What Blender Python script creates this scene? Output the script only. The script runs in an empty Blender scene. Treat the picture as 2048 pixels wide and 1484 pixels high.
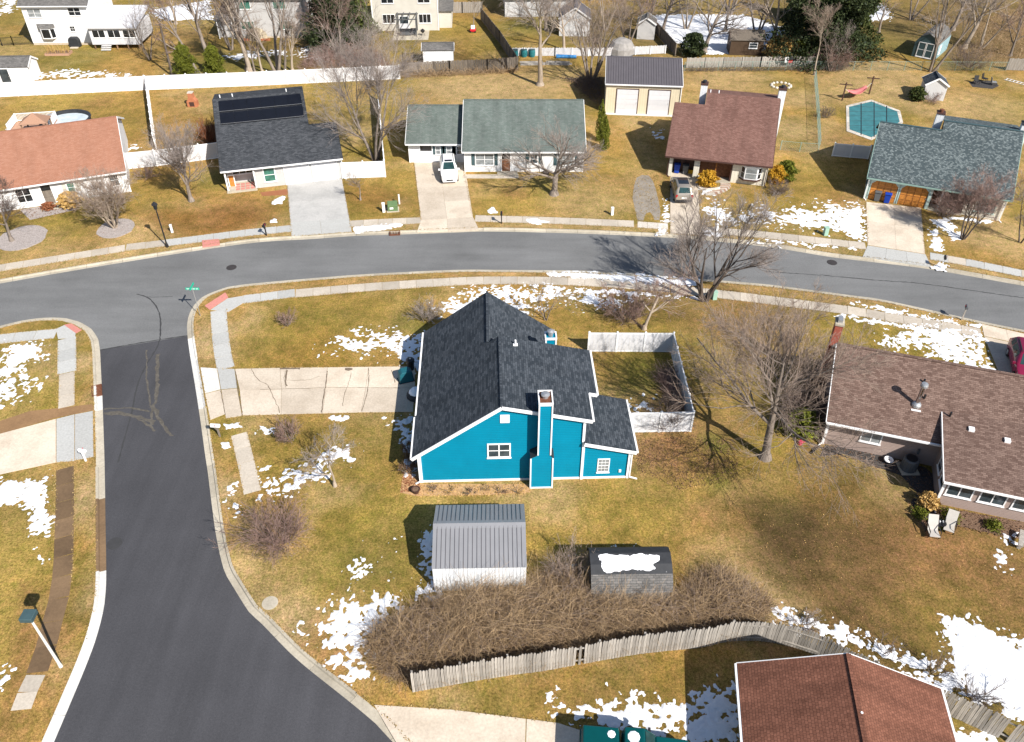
import bpy, bmesh, math, random
import numpy as np
from mathutils import Vector, Matrix
from mathutils.geometry import delaunay_2d_cdt
random.seed(7); RNG = np.random.default_rng(7)
sc = bpy.context.scene
C = sc.collection
R = math.radians
# ---------------------------------------------------------------- camera
CAM_H, PITCH, FPX = 40.0, R(39.5), 1640.0
cam = bpy.data.cameras.new('camera'); co = bpy.data.objects.new('camera', cam); C.objects.link(co)
co.location = (0, 0, CAM_H); co.rotation_euler = (R(90) - PITCH, 0, 0)
cam.sensor_fit = 'HORIZONTAL'; cam.sensor_width = 36.0; cam.lens = FPX / 2048 * 36.0
cam.clip_start = 0.5; cam.clip_end = 5000
sc.camera = co
# ---------------------------------------------------------------- light
SUN_EL, SUN_AZ = R(40.5), R(39.5)          # shadows fall to the far left
sdir = Vector((math.sin(SUN_AZ) * math.cos(SUN_EL), -math.cos(SUN_AZ) * math.cos(SUN_EL), math.sin(SUN_EL)))
w = bpy.data.worlds.new('World'); sc.world = w; w.use_nodes = True
nt = w.node_tree; bg = nt.nodes['Background']
sky = nt.nodes.new('ShaderNodeTexSky'); sky.sky_type = 'NISHITA'; sky.sun_disc = False
sky.sun_elevation = SUN_EL; sky.sun_rotation = R(180) - SUN_AZ
sky.air_density = 1.0; sky.dust_density = 0.6; sky.ozone_density = 1.0
nt.links.new(sky.outputs[0], bg.inputs[0]); bg.inputs[1].default_value = 0.078
sl = bpy.data.lights.new('sun', 'SUN'); sl.energy = 4.8; sl.angle = R(0.53); sl.color = (1.0, 0.945, 0.87)
so = bpy.data.objects.new('sun', sl); C.objects.link(so); so.rotation_euler = sdir.to_track_quat('Z', 'Y').to_euler()
so.location = (40, -50, 60)
vs = sc.view_settings; vs.view_transform = 'Standard'; vs.look = 'None'; vs.gamma = 1.0; vs.exposure = 0.66
vs.use_curve_mapping = False
# ---------------------------------------------------------------- pixel -> place
def ray(px, py):
    x = (px - 1024) / FPX; y = -(py - 742) / FPX
    return Vector((x, math.cos(PITCH) + y * math.sin(PITCH), -math.sin(PITCH) + y * math.cos(PITCH)))
def G(px, py, z=0.0):
    d = ray(px, py); t = (z - CAM_H) / d.z
    return Vector((t * d.x, t * d.y, z))
def G2(px, py, z=0.0): v = G(px, py, z); return (v.x, v.y)
def PX(pts, z=0.0): return [G2(x, y, z) for x, y in pts]
# ---------------------------------------------------------------- noise
def vnoise(x, y, seed=0):
    xi = np.floor(x).astype(np.int64); yi = np.floor(y).astype(np.int64); fx = x - xi; fy = y - yi
    fx = fx * fx * (3 - 2 * fx); fy = fy * fy * (3 - 2 * fy)
    def h(a, b):
        n = (a * 374761393 + b * 668265263 + seed * 1274126177) & 0x7fffffff
        n = ((n ^ (n >> 13)) * 1274126177) & 0x7fffffff
        return ((n ^ (n >> 16)) & 0xffff) / 65535.0
    return (h(xi, yi) * (1 - fx) + h(xi + 1, yi) * fx) * (1 - fy) + (h(xi, yi + 1) * (1 - fx) + h(xi + 1, yi + 1) * fx) * fy
def fbm(x, y, s, o=4, seed=0):
    t = 0; a = 1; n = 0
    for i in range(o):
        t = t + a * vnoise(x / s + 17.3 * i, y / s - 9.1 * i, seed + i); n += a; a *= .55; s *= .5
    return t / n
# ---------------------------------------------------------------- materials
MATS = {}
def rgb(c): return (c[0], c[1], c[2], 1)
class NT:
    def __init__(s, name):
        s.m = bpy.data.materials.new(name); s.m.use_nodes = True; s.t = s.m.node_tree; s.b = s.t.nodes['Principled BSDF']; MATS[name] = s.m
    def n(s, typ, **k):
        x = s.t.nodes.new(typ)
        for a, v in k.items(): setattr(x, a, v)
        return x
    def l(s, a, b): s.t.links.new(a, b)
    def coord(s, kind='Object'): return s.n('ShaderNodeTexCoord').outputs[kind]
    def noise(s, vec, scale, detail=4, rough=.6, stretch=None):
        if stretch:
            mp = s.n('ShaderNodeMapping'); mp.inputs['Scale'].default_value = stretch; s.l(vec, mp.inputs[0]); vec = mp.outputs[0]
        x = s.n('ShaderNodeTexNoise'); x.inputs['Scale'].default_value = scale; x.inputs['Detail'].default_value = detail
        x.inputs['Roughness'].default_value = rough; s.l(vec, x.inputs['Vector']); return x.outputs['Fac']
    def ramp(s, fac, stops):
        x = s.n('ShaderNodeValToRGB'); e = x.color_ramp.elements
        while len(e) < len(stops): e.new(.5)
        for i, (p, c) in enumerate(stops): e[i].position = p; e[i].color = rgb(c)
        s.l(fac, x.inputs[0]); return x.outputs[0]
    def mix(s, fac, a, b, mode='MIX'):
        x = s.n('ShaderNodeMix', data_type='RGBA', blend_type=mode)
        for sock, v in ((x.inputs[0], fac), (x.inputs[6], a), (x.inputs[7], b)):
            if isinstance(v, (int, float)): sock.default_value = v
            elif isinstance(v, tuple): sock.default_value = rgb(v)
            else: s.l(v, sock)
        return x.outputs[2]
    def math(s, op, a, b=0.0, c=0.0):
        x = s.n('ShaderNodeMath', operation=op)
        for i, v in enumerate((a, b, c)):
            if isinstance(v, (int, float)): x.inputs[i].default_value = v
            else: s.l(v, x.inputs[i])
        return x.outputs[0]
    def bump(s, h, strength=.3, dist=.02):
        x = s.n('ShaderNodeBump'); x.inputs['Strength'].default_value = strength; x.inputs['Distance'].default_value = dist
        s.l(h, x.inputs['Height']); s.l(x.outputs[0], s.b.inputs['Normal'])
    def out(s, col, rough=.8, metal=0, spec=.3):
        if isinstance(col, tuple): s.b.inputs['Base Color'].default_value = rgb(col)
        else: s.l(col, s.b.inputs['Base Color'])
        s.b.inputs['Roughness'].default_value = rough; s.b.inputs['Metallic'].default_value = metal
        s.b.inputs['Specular IOR Level'].default_value = spec; return s.m
def mul(c, f): return tuple(min(1, x * f) for x in c)
def plain(name, c, rough=.7, var=.12, scale=2.5, metal=0, spec=.3, bump=0, bscale=30, rnd=0):
    s = NT(name); v = s.coord(); n = s.noise(v, scale)
    col = s.ramp(n, [(.3, mul(c, 1 - var)), (.7, mul(c, 1 + var))])
    if rnd:
        oi = s.n('ShaderNodeObjectInfo'); col = s.mix(1.0, col, s.ramp(oi.outputs['Random'], [(0, (1 - rnd,) * 3), (1, (1 + rnd * .3,) * 3)]), 'MULTIPLY')
    if bump: s.bump(s.noise(v, bscale), bump, .02)
    return s.out(col, rough, metal, spec)
def shingle(name, c1, c2, dark, bw=.32, bh=.143, streak=.18, bias=0.0):
    s = NT(name); uv = s.n('ShaderNodeTexCoord').outputs['UV']
    br = s.n('ShaderNodeTexBrick', offset=.37, offset_frequency=2)
    br.inputs['Scale'].default_value = 1; br.inputs['Brick Width'].default_value = bw; br.inputs['Row Height'].default_value = bh
    br.inputs['Mortar Size'].default_value = .012; br.inputs['Mortar Smooth'].default_value = .4; br.inputs['Bias'].default_value = bias
    br.inputs['Color1'].default_value = rgb(c1); br.inputs['Color2'].default_value = rgb(c2); br.inputs['Mortar'].default_value = rgb(dark)
    s.l(uv, br.inputs['Vector'])
    st = s.noise(uv, .5, 4, .6, (1.6, .35, 1)); fine = s.noise(uv, 14, 3)
    col = s.mix(1.0, br.outputs['Color'], s.ramp(st, [(.3, (1 - streak,) * 3), (.7, (1 + streak * .35,) * 3)]), 'MULTIPLY')
    col = s.mix(1.0, col, s.ramp(fine, [(.25, (.78,) * 3), (.75, (1.15,) * 3)]), 'MULTIPLY')
    sx = s.n('ShaderNodeSeparateXYZ'); s.l(uv, sx.inputs[0])
    lap = s.math('SUBTRACT', 1.0, s.math('FRACT', s.math('DIVIDE', sx.outputs[1], bh)))
    h = s.math('ADD', s.math('MULTIPLY', lap, .7), s.math('MULTIPLY', s.math('SUBTRACT', 1.0, br.outputs['Fac']), .5))
    s.bump(h, .6, .02); return s.out(col, .92, 0, .15)
def siding(name, c, lap=.12, var=.06, vertical=False, dark=.55):
    s = NT(name); uv = s.n('ShaderNodeTexCoord').outputs['UV']; sx = s.n('ShaderNodeSeparateXYZ'); s.l(uv, sx.inputs[0])
    f = s.math('FRACT', s.math('DIVIDE', sx.outputs[0 if vertical else 1], lap))
    line = s.ramp(f, [(0, mul(c, dark)), (.12, mul(c, .95)), (.9, mul(c, 1)), (1, mul(c, 1.03))])
    n = s.noise(uv, .9, 4)
    col = s.mix(1.0, line, s.ramp(n, [(.3, (1 - var * 2,) * 3), (.7, (1.02,) * 3)]), 'MULTIPLY')
    s.bump(s.math('SUBTRACT', 1.0, f), .5, .015); return s.out(col, .6, 0, .12)
def asphalt(name, c, tan=.0, patch=.15):
    s = NT(name); v = s.coord(); a = s.noise(v, .12, 5, .6); b = s.noise(v, 9, 3, .8); st = s.noise(v, .5, 4, .6, (.25, 1.5, 1) if tan else (1.6, .12, 1))
    col = s.ramp(a, [(.3, mul(c, 1 - patch)), (.7, mul(c, 1 + patch))])
    col = s.mix(1.0, col, s.ramp(st, [(.3, (.87,) * 3), (.7, (1.08,) * 3)]), 'MULTIPLY')
    col = s.mix(1.0, col, s.ramp(b, [(.25, (.82,) * 3), (.5, (1.0,) * 3), (.78, (1.2,) * 3)]), 'MULTIPLY')
    col = s.mix(.55, col, s.mix(1.0, col, s.ramp(s.noise(v, 45, 2), [(.3, (.6,) * 3), (.7, (1.45,) * 3)]), 'MULTIPLY'))
    s.bump(s.noise(v, 40, 2), .25, .01); return s.out(col, .9, 0, .2)
def concrete(name, c, stain=(.22, .17, .11), amt=.35, rnd=.18):
    s = NT(name); geo = s.n('ShaderNodeNewGeometry').outputs['Position']; a = s.noise(geo, .55, 5, .65); b = s.noise(geo, 7, 4, .7)
    col = s.mix(s.math('MULTIPLY', s.ramp(a, [(.42, (0,) * 3), (.75, (1,) * 3)]), amt), c, stain)
    col = s.mix(1.0, col, s.ramp(b, [(.25, (.8,) * 3), (.75, (1.12,) * 3)]), 'MULTIPLY')
    oi = s.n('ShaderNodeObjectInfo'); col = s.mix(1.0, col, s.ramp(oi.outputs['Random'], [(0, (1 - rnd,) * 3), (1, (1.06,) * 3)]), 'MULTIPLY')
    s.bump(b, .15, .01); return s.out(col, .88, 0, .2)
def woody(name, c1, c2, stretch=(18, 18, 1.2), rnd=.35):
    s = NT(name); v = s.coord(); n = s.noise(v, 1.0, 5, .65, stretch)
    col = s.ramp(n, [(.3, c1), (.7, c2)])
    oi = s.n('ShaderNodeObjectInfo'); col = s.mix(1.0, col, s.ramp(oi.outputs['Random'], [(0, (1 - rnd,) * 3), (1, (1.15,) * 3)]), 'MULTIPLY')
    s.bump(n, .4, .01); return s.out(col, .85, 0, .2)
def leafy(name, c1, c2, rough=.65):
    s = NT(name); g = s.n('ShaderNodeNewGeometry'); n = s.noise(s.coord(), 1.2, 3)
    f = s.math('ADD', s.math('MULTIPLY', g.outputs['Random Per Island'], .6), s.math('MULTIPLY', n, .45))
    return s.out(s.ramp(f, [(.15, c1), (.85, c2)]), rough, 0, .2)
def glassy(name, c, rough=.12, spec=.6):
    s = NT(name); n = s.noise(s.coord(), 1.3, 3)
    return s.out(s.ramp(n, [(.35, mul(c, .6)), (.65, mul(c, 1.25))]), rough, 0, spec)
def lawn_mat():
    s = NT('lawn_grass'); v = s.coord(); at = s.n('ShaderNodeAttribute', attribute_name='tint')
    a = s.noise(v, .8, 5, .75); b = s.noise(v, 7.5, 4, .8); d = s.noise(v, 26, 2, .6); q = s.noise(v, 2.6, 5, .75, (1, .7, 1))
    col = s.mix(1.0, at.outputs['Color'], s.ramp(a, [(.32, (.66, .70, .60)), (.5, (1,) * 3), (.68, (1.28, 1.22, 1.2))]), 'MULTIPLY')
    col = s.mix(1.0, col, s.ramp(q, [(.34, (.72, .84, .62)), (.66, (1.2, 1.1, 1.25))]), 'MULTIPLY')
    col = s.mix(1.0, col, s.ramp(b, [(.34, (.45, .44, .38)), (.5, (.98,) * 3), (.66, (1.5, 1.48, 1.5))]), 'MULTIPLY')
    col = s.mix(1.0, col, s.ramp(d, [(.3, (.55,) * 3), (.7, (1.42,) * 3)]), 'MULTIPLY')
    h = s.math('ADD', s.math('MULTIPLY', b, .6), s.math('MULTIPLY', d, .5)); s.bump(h, .55, .05)
    return s.out(col, .95, 0, .1)
lawn_mat()
asphalt('old_asphalt', (.162, .164, .164), 1); asphalt('new_asphalt', (.064, .064, .070), 0)
concrete('curb_concrete', (.50, .45, .36), (.2, .17, .12), .45); concrete('old_walk', (.54, .48, .40)); concrete('new_walk', (.46, .46, .44), (.3, .28, .25), .2, .08)
concrete('white_concrete', (.66, .645, .61), (.48, .45, .40), .4, .08); concrete('tan_drive', (.66, .57, .46), (.36, .28, .20), .5); concrete('grey_drive', (.47, .46, .44), (.28, .28, .27), .6, .08)
concrete('muddy_walk', (.23, .15, .085), (.10, .065, .04), .7, .4); concrete('mud', (.30, .18, .09), (.15, .085, .045), .6); concrete('red_ramp', (.58, .24, .20), (.45, .2, .17), .3, .1)
concrete('gravel', (.36, .32, .27), (.16, .13, .10), .7)
shingle('charcoal_shingle', (.036, .045, .056), (.092, .105, .122), (.022, .028, .036), .36, .145, .2, -.1)
shingle('graphite_shingle', (.040, .045, .052), (.085, .09, .10), (.02, .022, .026)); shingle('sage_shingle', (.12, .15, .135), (.17, .195, .18), (.09, .11, .10), .3, .16, .3)
shingle('mauve_shingle', (.165, .085, .068), (.24, .135, .11), (.10, .055, .045), .3, .13, .25); shingle('slate_shingle', (.065, .085, .092), (.26, .30, .30), (.045, .058, .063), .19, .145, .15, -.35)
shingle('brown_shingle', (.125, .078, .062), (.235, .16, .13), (.085, .055, .045), .3, .145, .15); shingle('terracotta_shingle', (.33, .155, .098), (.39, .20, .135), (.28, .13, .085), .3, .14, .12)
shingle('rust_shingle', (.185, .078, .050), (.265, .115, .075), (.125, .055, .038), .17, .145, .45); shingle('grey_shed_shingle', (.12, .115, .11), (.2, .19, .18), (.08, .08, .08))
siding('teal_siding', (.001, .225, .355), .15, .05, False, .42); siding('white_siding', (.80, .80, .80), .12, .03, False, .75); siding('mauve_siding', (.37, .285, .25), .12, .05, False, .55)
siding('beige_siding', (.60, .57, .50), .13, .05, False, .7); siding('grey_siding', (.52, .51, .50), .12, .05, False, .7); siding('cream_metal', (.66, .58, .42), .3, .05, True, .75)
siding('palegreen_siding', (.42, .47, .46), .3, .05, True, .7); siding('cream_siding', (.70, .66, .56), .3, .05, True, .75); siding('aqua_siding', (.28, .42, .46), .3, .06, True, .7)
siding('brown_board', (.09, .06, .04), .2, .1, True, .5); siding('white_ribbed', (.72, .74, .76), .25, .03, True, .7); siding('greywhite_siding', (.6, .6, .6), .2, .05, True, .8)
plain('white_trim', (.82, .82, .82), .5, .03); plain('white_vinyl', (.63, .63, .65), .5, .05, 1.2, rnd=.08); plain('offwhite', (.7, .68, .62), .6, .06)
plain('grey_metal_roof', (.27, .272, .285), .45, .05, 1, metal=.25, spec=.5); plain('dark_metal_roof', (.125, .115, .125), .5, .06, 1, metal=.2)
plain('charcoal', (.03, .032, .036), .6, .2); plain('black_metal', (.015, .015, .017), .45, .1, spec=.5); plain('galvanized', (.46, .47, .48), .35, .12, 6, metal=.6, spec=.5)
plain('brown_trim', (.07, .035, .028), .6, .1); plain('green_trim', (.23, .34, .30), .6, .06); plain('brick_red', (.33, .09, .06), .9, .25, 9, bump=.4)
plain('dark_teal_trim', (.05, .09, .10), .6, .1); plain('solar_black', (.006, .007, .011), .35, .2, 3, spec=.5); plain('cast_iron', (.045, .04, .04), .7, .25, 8, bump=.5)
plain('rust_iron', (.14, .055, .03), .85, .35, 7); plain('asphalt_crack', (.046, .046, .048), .95, .1); plain('concrete_crack', (.16, .125, .09), .95, .2); plain('tyre_mark', (.10, .09, .076), .95, .3, 5)
plain('tyre', (.012, .012, .013), .9, .1); plain('white_paint', (.80, .80, .80), .2, .02, spec=.6); plain('tan_paint', (.36, .32, .27), .22, .04, metal=.4, spec=.6)
plain('maroon_paint', (.20, .012, .045), .2, .05, spec=.6); plain('shaded_green_paint', (.0, .06, .062), .25, .05, spec=.6); plain('dark_plastic', (.025, .025, .028), .5, .1); plain('chrome', (.6, .6, .6), .15, .05, metal=1)  # pickup green is darkened to stand in for shade from the rust house
plain('red_lens', (.4, .01, .012), .2, .05); plain('clear_lens', (.7, .7, .72), .1, .05, spec=.8); plain('blue_plastic', (.008, .045, .32), .45, .1); plain('grey_plastic', (.10, .105, .11), .5, .1)
plain('yellow_plastic', (.75, .42, .02), .5, .1); plain('green_box', (.12, .19, .085), .55, .12); plain('pale_green_box', (.30, .47, .38), .55, .1); plain('bright_green', (.12, .42, .13), .5, .1)
plain('red_plastic', (.55, .02, .03), .5, .1); plain('magenta_plastic', (.6, .01, .09), .5, .1); plain('teal_tarp', (.02, .15, .17), .6, .2, 4, bump=.3); plain('blue_tarp', (.05, .22, .5), .45, .3, 3, bump=.4)
plain('pool_cover', (.045, .17, .19), .7, .2, 1.2, bump=.2); plain('pool_ice', (.55, .62, .66), .35, .2, 1.2); plain('pink_cloth', (.66, .20, .19), .85, .1); plain('sling_fabric', (.46, .43, .39), .8, .06)
plain('tan_tarp', (.42, .36, .26), .8, .25, 2, bump=.5); plain('grey_tarp', (.28, .265, .25), .8, .2, 2, bump=.4); plain('bed_mulch', (.16, .10, .065), .95, .4, 6, bump=.8); plain('black_mulch', (.055, .05, .048), .95, .4, 6, bump=.8)
plain('straw', (.46, .28, .14), .95, .3, 5, bump=.6); plain('stone_bed', (.34, .30, .28), .95, .35, 10, bump=.9, bscale=12); plain('pale_stone', (.58, .53, .46), .9, .2, 6, bump=.4, rnd=.25); plain('terracotta', (.42, .16, .08), .8, .15)
plain('street_sign_green', (.0, .42, .27), .4, .05); plain('wood_orange', (.55, .22, .045), .55, .25, 5, bump=.2, rnd=.25); plain('wood_frame', (.30, .12, .03), .6, .2, 6); plain('aqua_trim', (.45, .57, .53), .6, .05)
plain('interior_brown', (.16, .07, .035), .8, .35, 5); plain('bin_lid_blue', (.01, .05, .36), .4, .1); plain('teal_cover', (.012, .10, .13), .6, .15); plain('snow', (.93, .94, .97), .75, .03, 3, spec=.2, bump=.3, bscale=6)
s_ = NT('snow_ground'); v_ = s_.coord(); s_.bump(s_.noise(v_, 7, 4), .5, .05); s_.b.inputs['Subsurface Weight'].default_value = 0; s_.out(s_.ramp(s_.noise(v_, 3, 4), [(.3, (.70, .72, .76)), (.7, (.80, .81, .83))]), .7, 0, .2)
woody('grey_wood', (.22, .20, .175), (.50, .46, .41)); woody('dark_wood', (.10, .085, .07), (.26, .22, .18)); woody('brown_wood', (.20, .12, .07), (.36, .24, .15)); woody('deck_wood', (.36, .20, .13), (.48, .30, .21))
woody('bark', (.13, .105, .085), (.30, .25, .21), (6, 6, 1.2), .2); woody('pale_bark', (.26, .21, .16), (.46, .38, .30), (6, 6, 1.2), .15); woody('dark_bark', (.065, .052, .045), (.16, .13, .11), (6, 6, 1.2), .2)
leafy('twig', (.19, .14, .11), (.40, .31, .25)); leafy('twig_red', (.19, .12, .10), (.38, .26, .22)); leafy('twig_grey', (.19, .16, .14), (.39, .33, .30)); leafy('cane', (.19, .125, .07), (.52, .37, .215)); leafy('twig_dark', (.07, .05, .045), (.19, .14, .12))
leafy('evergreen', (.010, .018, .008), (.05, .066, .022)); leafy('arbor', (.055, .070, .008), (.18, .19, .022)); leafy('gold_leaf', (.30, .15, .012), (.62, .36, .035)); leafy('holly', (.02, .035, .01), (.10, .115, .03)); leafy('dry_grass', (.34, .2, .06), (.6, .4, .15)); leafy('verge_grass', (.17, .12, .04), (.42, .30, .13)); leafy('dead_brown', (.10, .055, .035), (.22, .13, .08)); leafy('rust_leaf', (.16, .05, .025), (.32, .13, .06)); leafy('wreath_green', (.04, .07, .02), (.12, .16, .05))
glassy('glass', (.05, .065, .075)); glassy('glass_dark', (.015, .018, .022), .1); glassy('glass_curtain', (.24, .26, .27), .25, .5); glassy('glass_green', (.05, .17, .13), .15); glassy('car_glass', (.02, .05, .05), .06, .7)
# ---------------------------------------------------------------- mesh helpers
def auto_uv(me):
    uvl = me.uv_layers.new(name='UVMap'); d = uvl.data; z = Vector((0, 0, 1))
    for p in me.polygons:
        n = p.normal
        u = z.cross(n)
        u = Vector((1, 0, 0)) if u.length < 1e-3 else u.normalized()
        v = n.cross(u)
        for li in p.loop_indices:
            c = me.vertices[me.loops[li].vertex_index].co; d[li].uv = (c.dot(u), c.dot(v))
def link(name, me, mat=None, parent=None, loc=None):
    if mat and not me.materials: me.materials.append(MATS[mat])
    o = bpy.data.objects.new(name, me); C.objects.link(o)
    if parent is not None: o.parent = parent
    if loc is not None: o.location = loc
    return o
class MB:
    def __init__(s): s.v = []; s.f = []
    def poly(s, V, F):
        b = len(s.v); s.v += [tuple(x) for x in V]; s.f += [tuple(i + b for i in f) for f in F]; return s
    def box(s, a, b):
        x0, y0, z0 = a; x1, y1, z1 = b
        return s.poly([(x0, y0, z0), (x1, y0, z0), (x1, y1, z0), (x0, y1, z0), (x0, y0, z1), (x1, y0, z1), (x1, y1, z1), (x0, y1, z1)],
                      [(0, 3, 2, 1), (4, 5, 6, 7), (0, 1, 5, 4), (1, 2, 6, 5), (2, 3, 7, 6), (3, 0, 4, 7)])
    def bar(s, p, q, w=.1, h=None):
        h = h or w; p = Vector(p); q = Vector(q); d = (q - p).normalized()
        u = d.cross(Vector((0, 0, 1)))
        u = Vector((1, 0, 0)) if u.length < 1e-3 else u.normalized()
        t = u.cross(d); V = []
        for e in (p, q):
            for a, b in ((-1, -1), (1, -1), (1, 1), (-1, 1)): V.append(e + u * (a * w / 2) + t * (b * h / 2))
        return s.poly(V, [(3, 2, 1, 0), (4, 5, 6, 7), (0, 1, 5, 4), (1, 2, 6, 5), (2, 3, 7, 6), (3, 0, 4, 7)])
    def cyl(s, p, q, r0, r1=None, n=10, cap=True):
        r1 = r0 if r1 is None else r1; p = Vector(p); q = Vector(q); d = (q - p).normalized()
        u = d.cross(Vector((0, 0, 1)))
        u = Vector((1, 0, 0)) if u.length < 1e-3 else u.normalized()
        t = d.cross(u); V = []
        for e, r in ((p, r0), (q, r1)):
            for i in range(n):
                a = 2 * math.pi * i / n; V.append(e + u * (math.cos(a) * r) + t * (math.sin(a) * r))
        F = [(i, (i + 1) % n, n + (i + 1) % n, n + i) for i in range(n)]
        if cap: F += [tuple(range(n))[::-1], tuple(range(n, 2 * n))]
        return s.poly(V, F)
    def ext(s, axis, prof, a, b):
        n = len(prof)
        V = [((e, p[0], p[1]) if axis == 'x' else (p[0], e, p[1]) if axis == 'y' else (p[0], p[1], e)) for e in (a, b) for p in prof]
        F = [(i, (i + 1) % n, n + (i + 1) % n, n + i) for i in range(n)] + [tuple(range(n))[::-1], tuple(range(n, 2 * n))]
        return s.poly(V, F)
    def slab(s, pts, th):
        P = [Vector(p) for p in pts]; n = Vector((0, 0, 0)); c = P[0]
        for i in range(1, len(P) - 1): n += (P[i] - c).cross(P[i + 1] - c)
        if n.z < 0: P.reverse(); n = -n
        n.normalize(); k = len(P); V = P + [p - n * th for p in P]
        return s.poly(V, [tuple(range(k)), tuple(range(2 * k - 1, k - 1, -1))] + [(i, k + i, k + (i + 1) % k, (i + 1) % k) for i in range(k)])
    def lathe(s, prof, c=(0, 0, 0), n=14):
        V = []; m = len(prof)
        for r, z in prof:
            for i in range(n):
                a = 2 * math.pi * i / n; V.append((c[0] + r * math.cos(a), c[1] + r * math.sin(a), c[2] + z))
        F = [(j * n + i, j * n + (i + 1) % n, (j + 1) * n + (i + 1) % n, (j + 1) * n + i) for j in range(m - 1) for i in range(n)]
        F += [tuple(range(n))[::-1], tuple(range((m - 1) * n, m * n))]
        return s.poly(V, F)
    def mesh(s, name, smooth=False):
        me = bpy.data.meshes.new(name); me.from_pydata(s.v, [], s.f); me.update()
        bm = bmesh.new(); bm.from_mesh(me); bmesh.ops.recalc_face_normals(bm, faces=bm.faces); bm.to_mesh(me); bm.free()
        auto_uv(me)
        if smooth:
            me.polygons.foreach_set('use_smooth', [True] * len(me.polygons))
        return me
    def build(s, name, mat, parent=None, smooth=False, loc=None, bevel=0):
        o = link(name, s.mesh(name, smooth), mat, parent, loc)
        if bevel:
            m = o.modifiers.new('bevel', 'BEVEL'); m.width = bevel; m.segments = 2; m.limit_method = 'ANGLE'
        return o
def npmesh(name, V, F, mat, parent=None, smooth=False, uv=False):
    V = np.asarray(V, dtype=np.float32); F = np.asarray(F, dtype=np.int32); me = bpy.data.meshes.new(name); k = F.shape[1]
    me.vertices.add(len(V)); me.vertices.foreach_set('co', V.ravel()); me.loops.add(F.size); me.loops.foreach_set('vertex_index', F.ravel())
    me.polygons.add(len(F)); me.polygons.foreach_set('loop_start', np.arange(0, F.size, k, dtype=np.int32)); me.polygons.foreach_set('loop_total', np.full(len(F), k, dtype=np.int32))
    if smooth: me.polygons.foreach_set('use_smooth', np.ones(len(F), dtype=bool))
    me.update(calc_edges=True); me.validate()
    return link(name, me, mat, parent)
def tag(o, label=None, cat=None, group=None, kind=None):
    if label: o['label'] = label
    if cat: o['category'] = cat
    if group: o['group'] = group
    if kind: o['kind'] = kind
    return o
def thing(name, label, cat, loc=(0, 0, 0), rotz=0, group=None):
    o = bpy.data.objects.new(name, None); C.objects.link(o); o.empty_display_size = .3
    o.location = (loc[0], loc[1], loc[2] if len(loc) > 2 else 0); o.rotation_euler = (0, 0, rotz); return tag(o, label, cat, group)
def copy_tree(o, parent=None):
    c = o.copy(); C.objects.link(c); c.parent = parent
    for ch in o.children:
        if ch.name in C.objects: copy_tree(ch, c)
    return c
def struct(o): o['kind'] = 'structure'; return o
# ---------------------------------------------------------------- ground
ZR = -0.12
def inpoly(x, y, poly):
    ins = np.zeros(x.shape, bool); n = len(poly)
    for i in range(n):
        x0, y0 = poly[i]; x1, y1 = poly[(i + 1) % n]
        if y0 == y1: continue
        c = ((y0 > y) != (y1 > y)) & (x < (x1 - x0) * (y - y0) / (y1 - y0) + x0); ins ^= c
    return ins
def edist(x, y, poly, closed=True):
    d = np.full(x.shape, 1e9); n = len(poly)
    for i in range(n if closed else n - 1):
        ax, ay = poly[i]; bx, by = poly[(i + 1) % n]; dx, dy = bx - ax, by - ay; L = dx * dx + dy * dy + 1e-9
        t = np.clip(((x - ax) * dx + (y - ay) * dy) / L, 0, 1); d = np.minimum(d, np.hypot(x - ax - t * dx, y - ay - t * dy))
    return d
def smooth_line(p, step=.8):
    P = [Vector(q) for q in p]; out = []
    for i in range(len(P) - 1):
        a = P[max(i - 1, 0)]; b = P[i]; c = P[i + 1]; d = P[min(i + 2, len(P) - 1)]; n = max(1, int((c - b).length / step))
        for k in range(n):
            t = k / n
            out.append(.5 * ((2 * b) + (c - a) * t + (2 * a - 5 * b + 4 * c - d) * t * t + (3 * b - a - 3 * c + d) * t ** 3))
    out.append(P[-1]); return out
def resample(P, step):
    tot = sum((b - a).length for a, b in zip(P, P[1:])); step = tot / max(1, round(tot / step)) - 1e-5
    out = [P[0]]; acc = 0
    for a, b in zip(P, P[1:]):
        L = (b - a).length; s = step - acc
        while s <= L: out.append(a + (b - a) * (s / L)); s += step
        acc = (acc + L) % step if L else acc
        acc = L - (s - step)
    return out
def offset(P, d):
    out = []
    for i, p in enumerate(P):
        t = (P[min(i + 1, len(P) - 1)] - P[max(i - 1, 0)]).normalized(); out.append(p + Vector((-t.y, t.x)) * d)
    return out
g = struct(npmesh('ground', [(-1500, -300, -.4), (1500, -300, -.4), (1500, 3000, -.4), (-1500, 3000, -.4)], [(0, 1, 2, 3)], 'dead_brown'))
NK = [(0, 567), (160, 539), (370, 505), (512, 485), (625, 478), (707, 472), (800, 469), (912, 465), (980, 463), (1155, 467), (1292, 473), (1400, 480), (1536, 494), (1661, 514), (1761, 526), (1868, 540), (2048, 572)]
EK = [(785, 1484), (751, 1447), (691, 1397), (619, 1340), (578, 1304), (521, 1245), (500, 1227), (464, 1170), (450, 1147), (432, 1070), (415, 940), (411, 915), (400, 835), (390, 770), (380, 710), (375, 672), (374, 650), (381, 622), (402, 596), (440, 579), (488, 569), (657, 554), (757, 547), (912, 540), (1000, 540), (1110, 541), (1200, 543), (1375, 556), (1525, 568), (1575, 574), (1712, 592), (1773, 601), (1954, 641), (2048, 660)]
WK = [(0, 652), (50, 640), (100, 635), (130, 636), (160, 644), (182, 657), (197, 680), (200, 700), (202, 740), (205, 800), (207, 857), (209, 920), (211, 1040), (212, 1175), (201, 1246), (181, 1309), (142, 1404), (108, 1484)]
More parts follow.
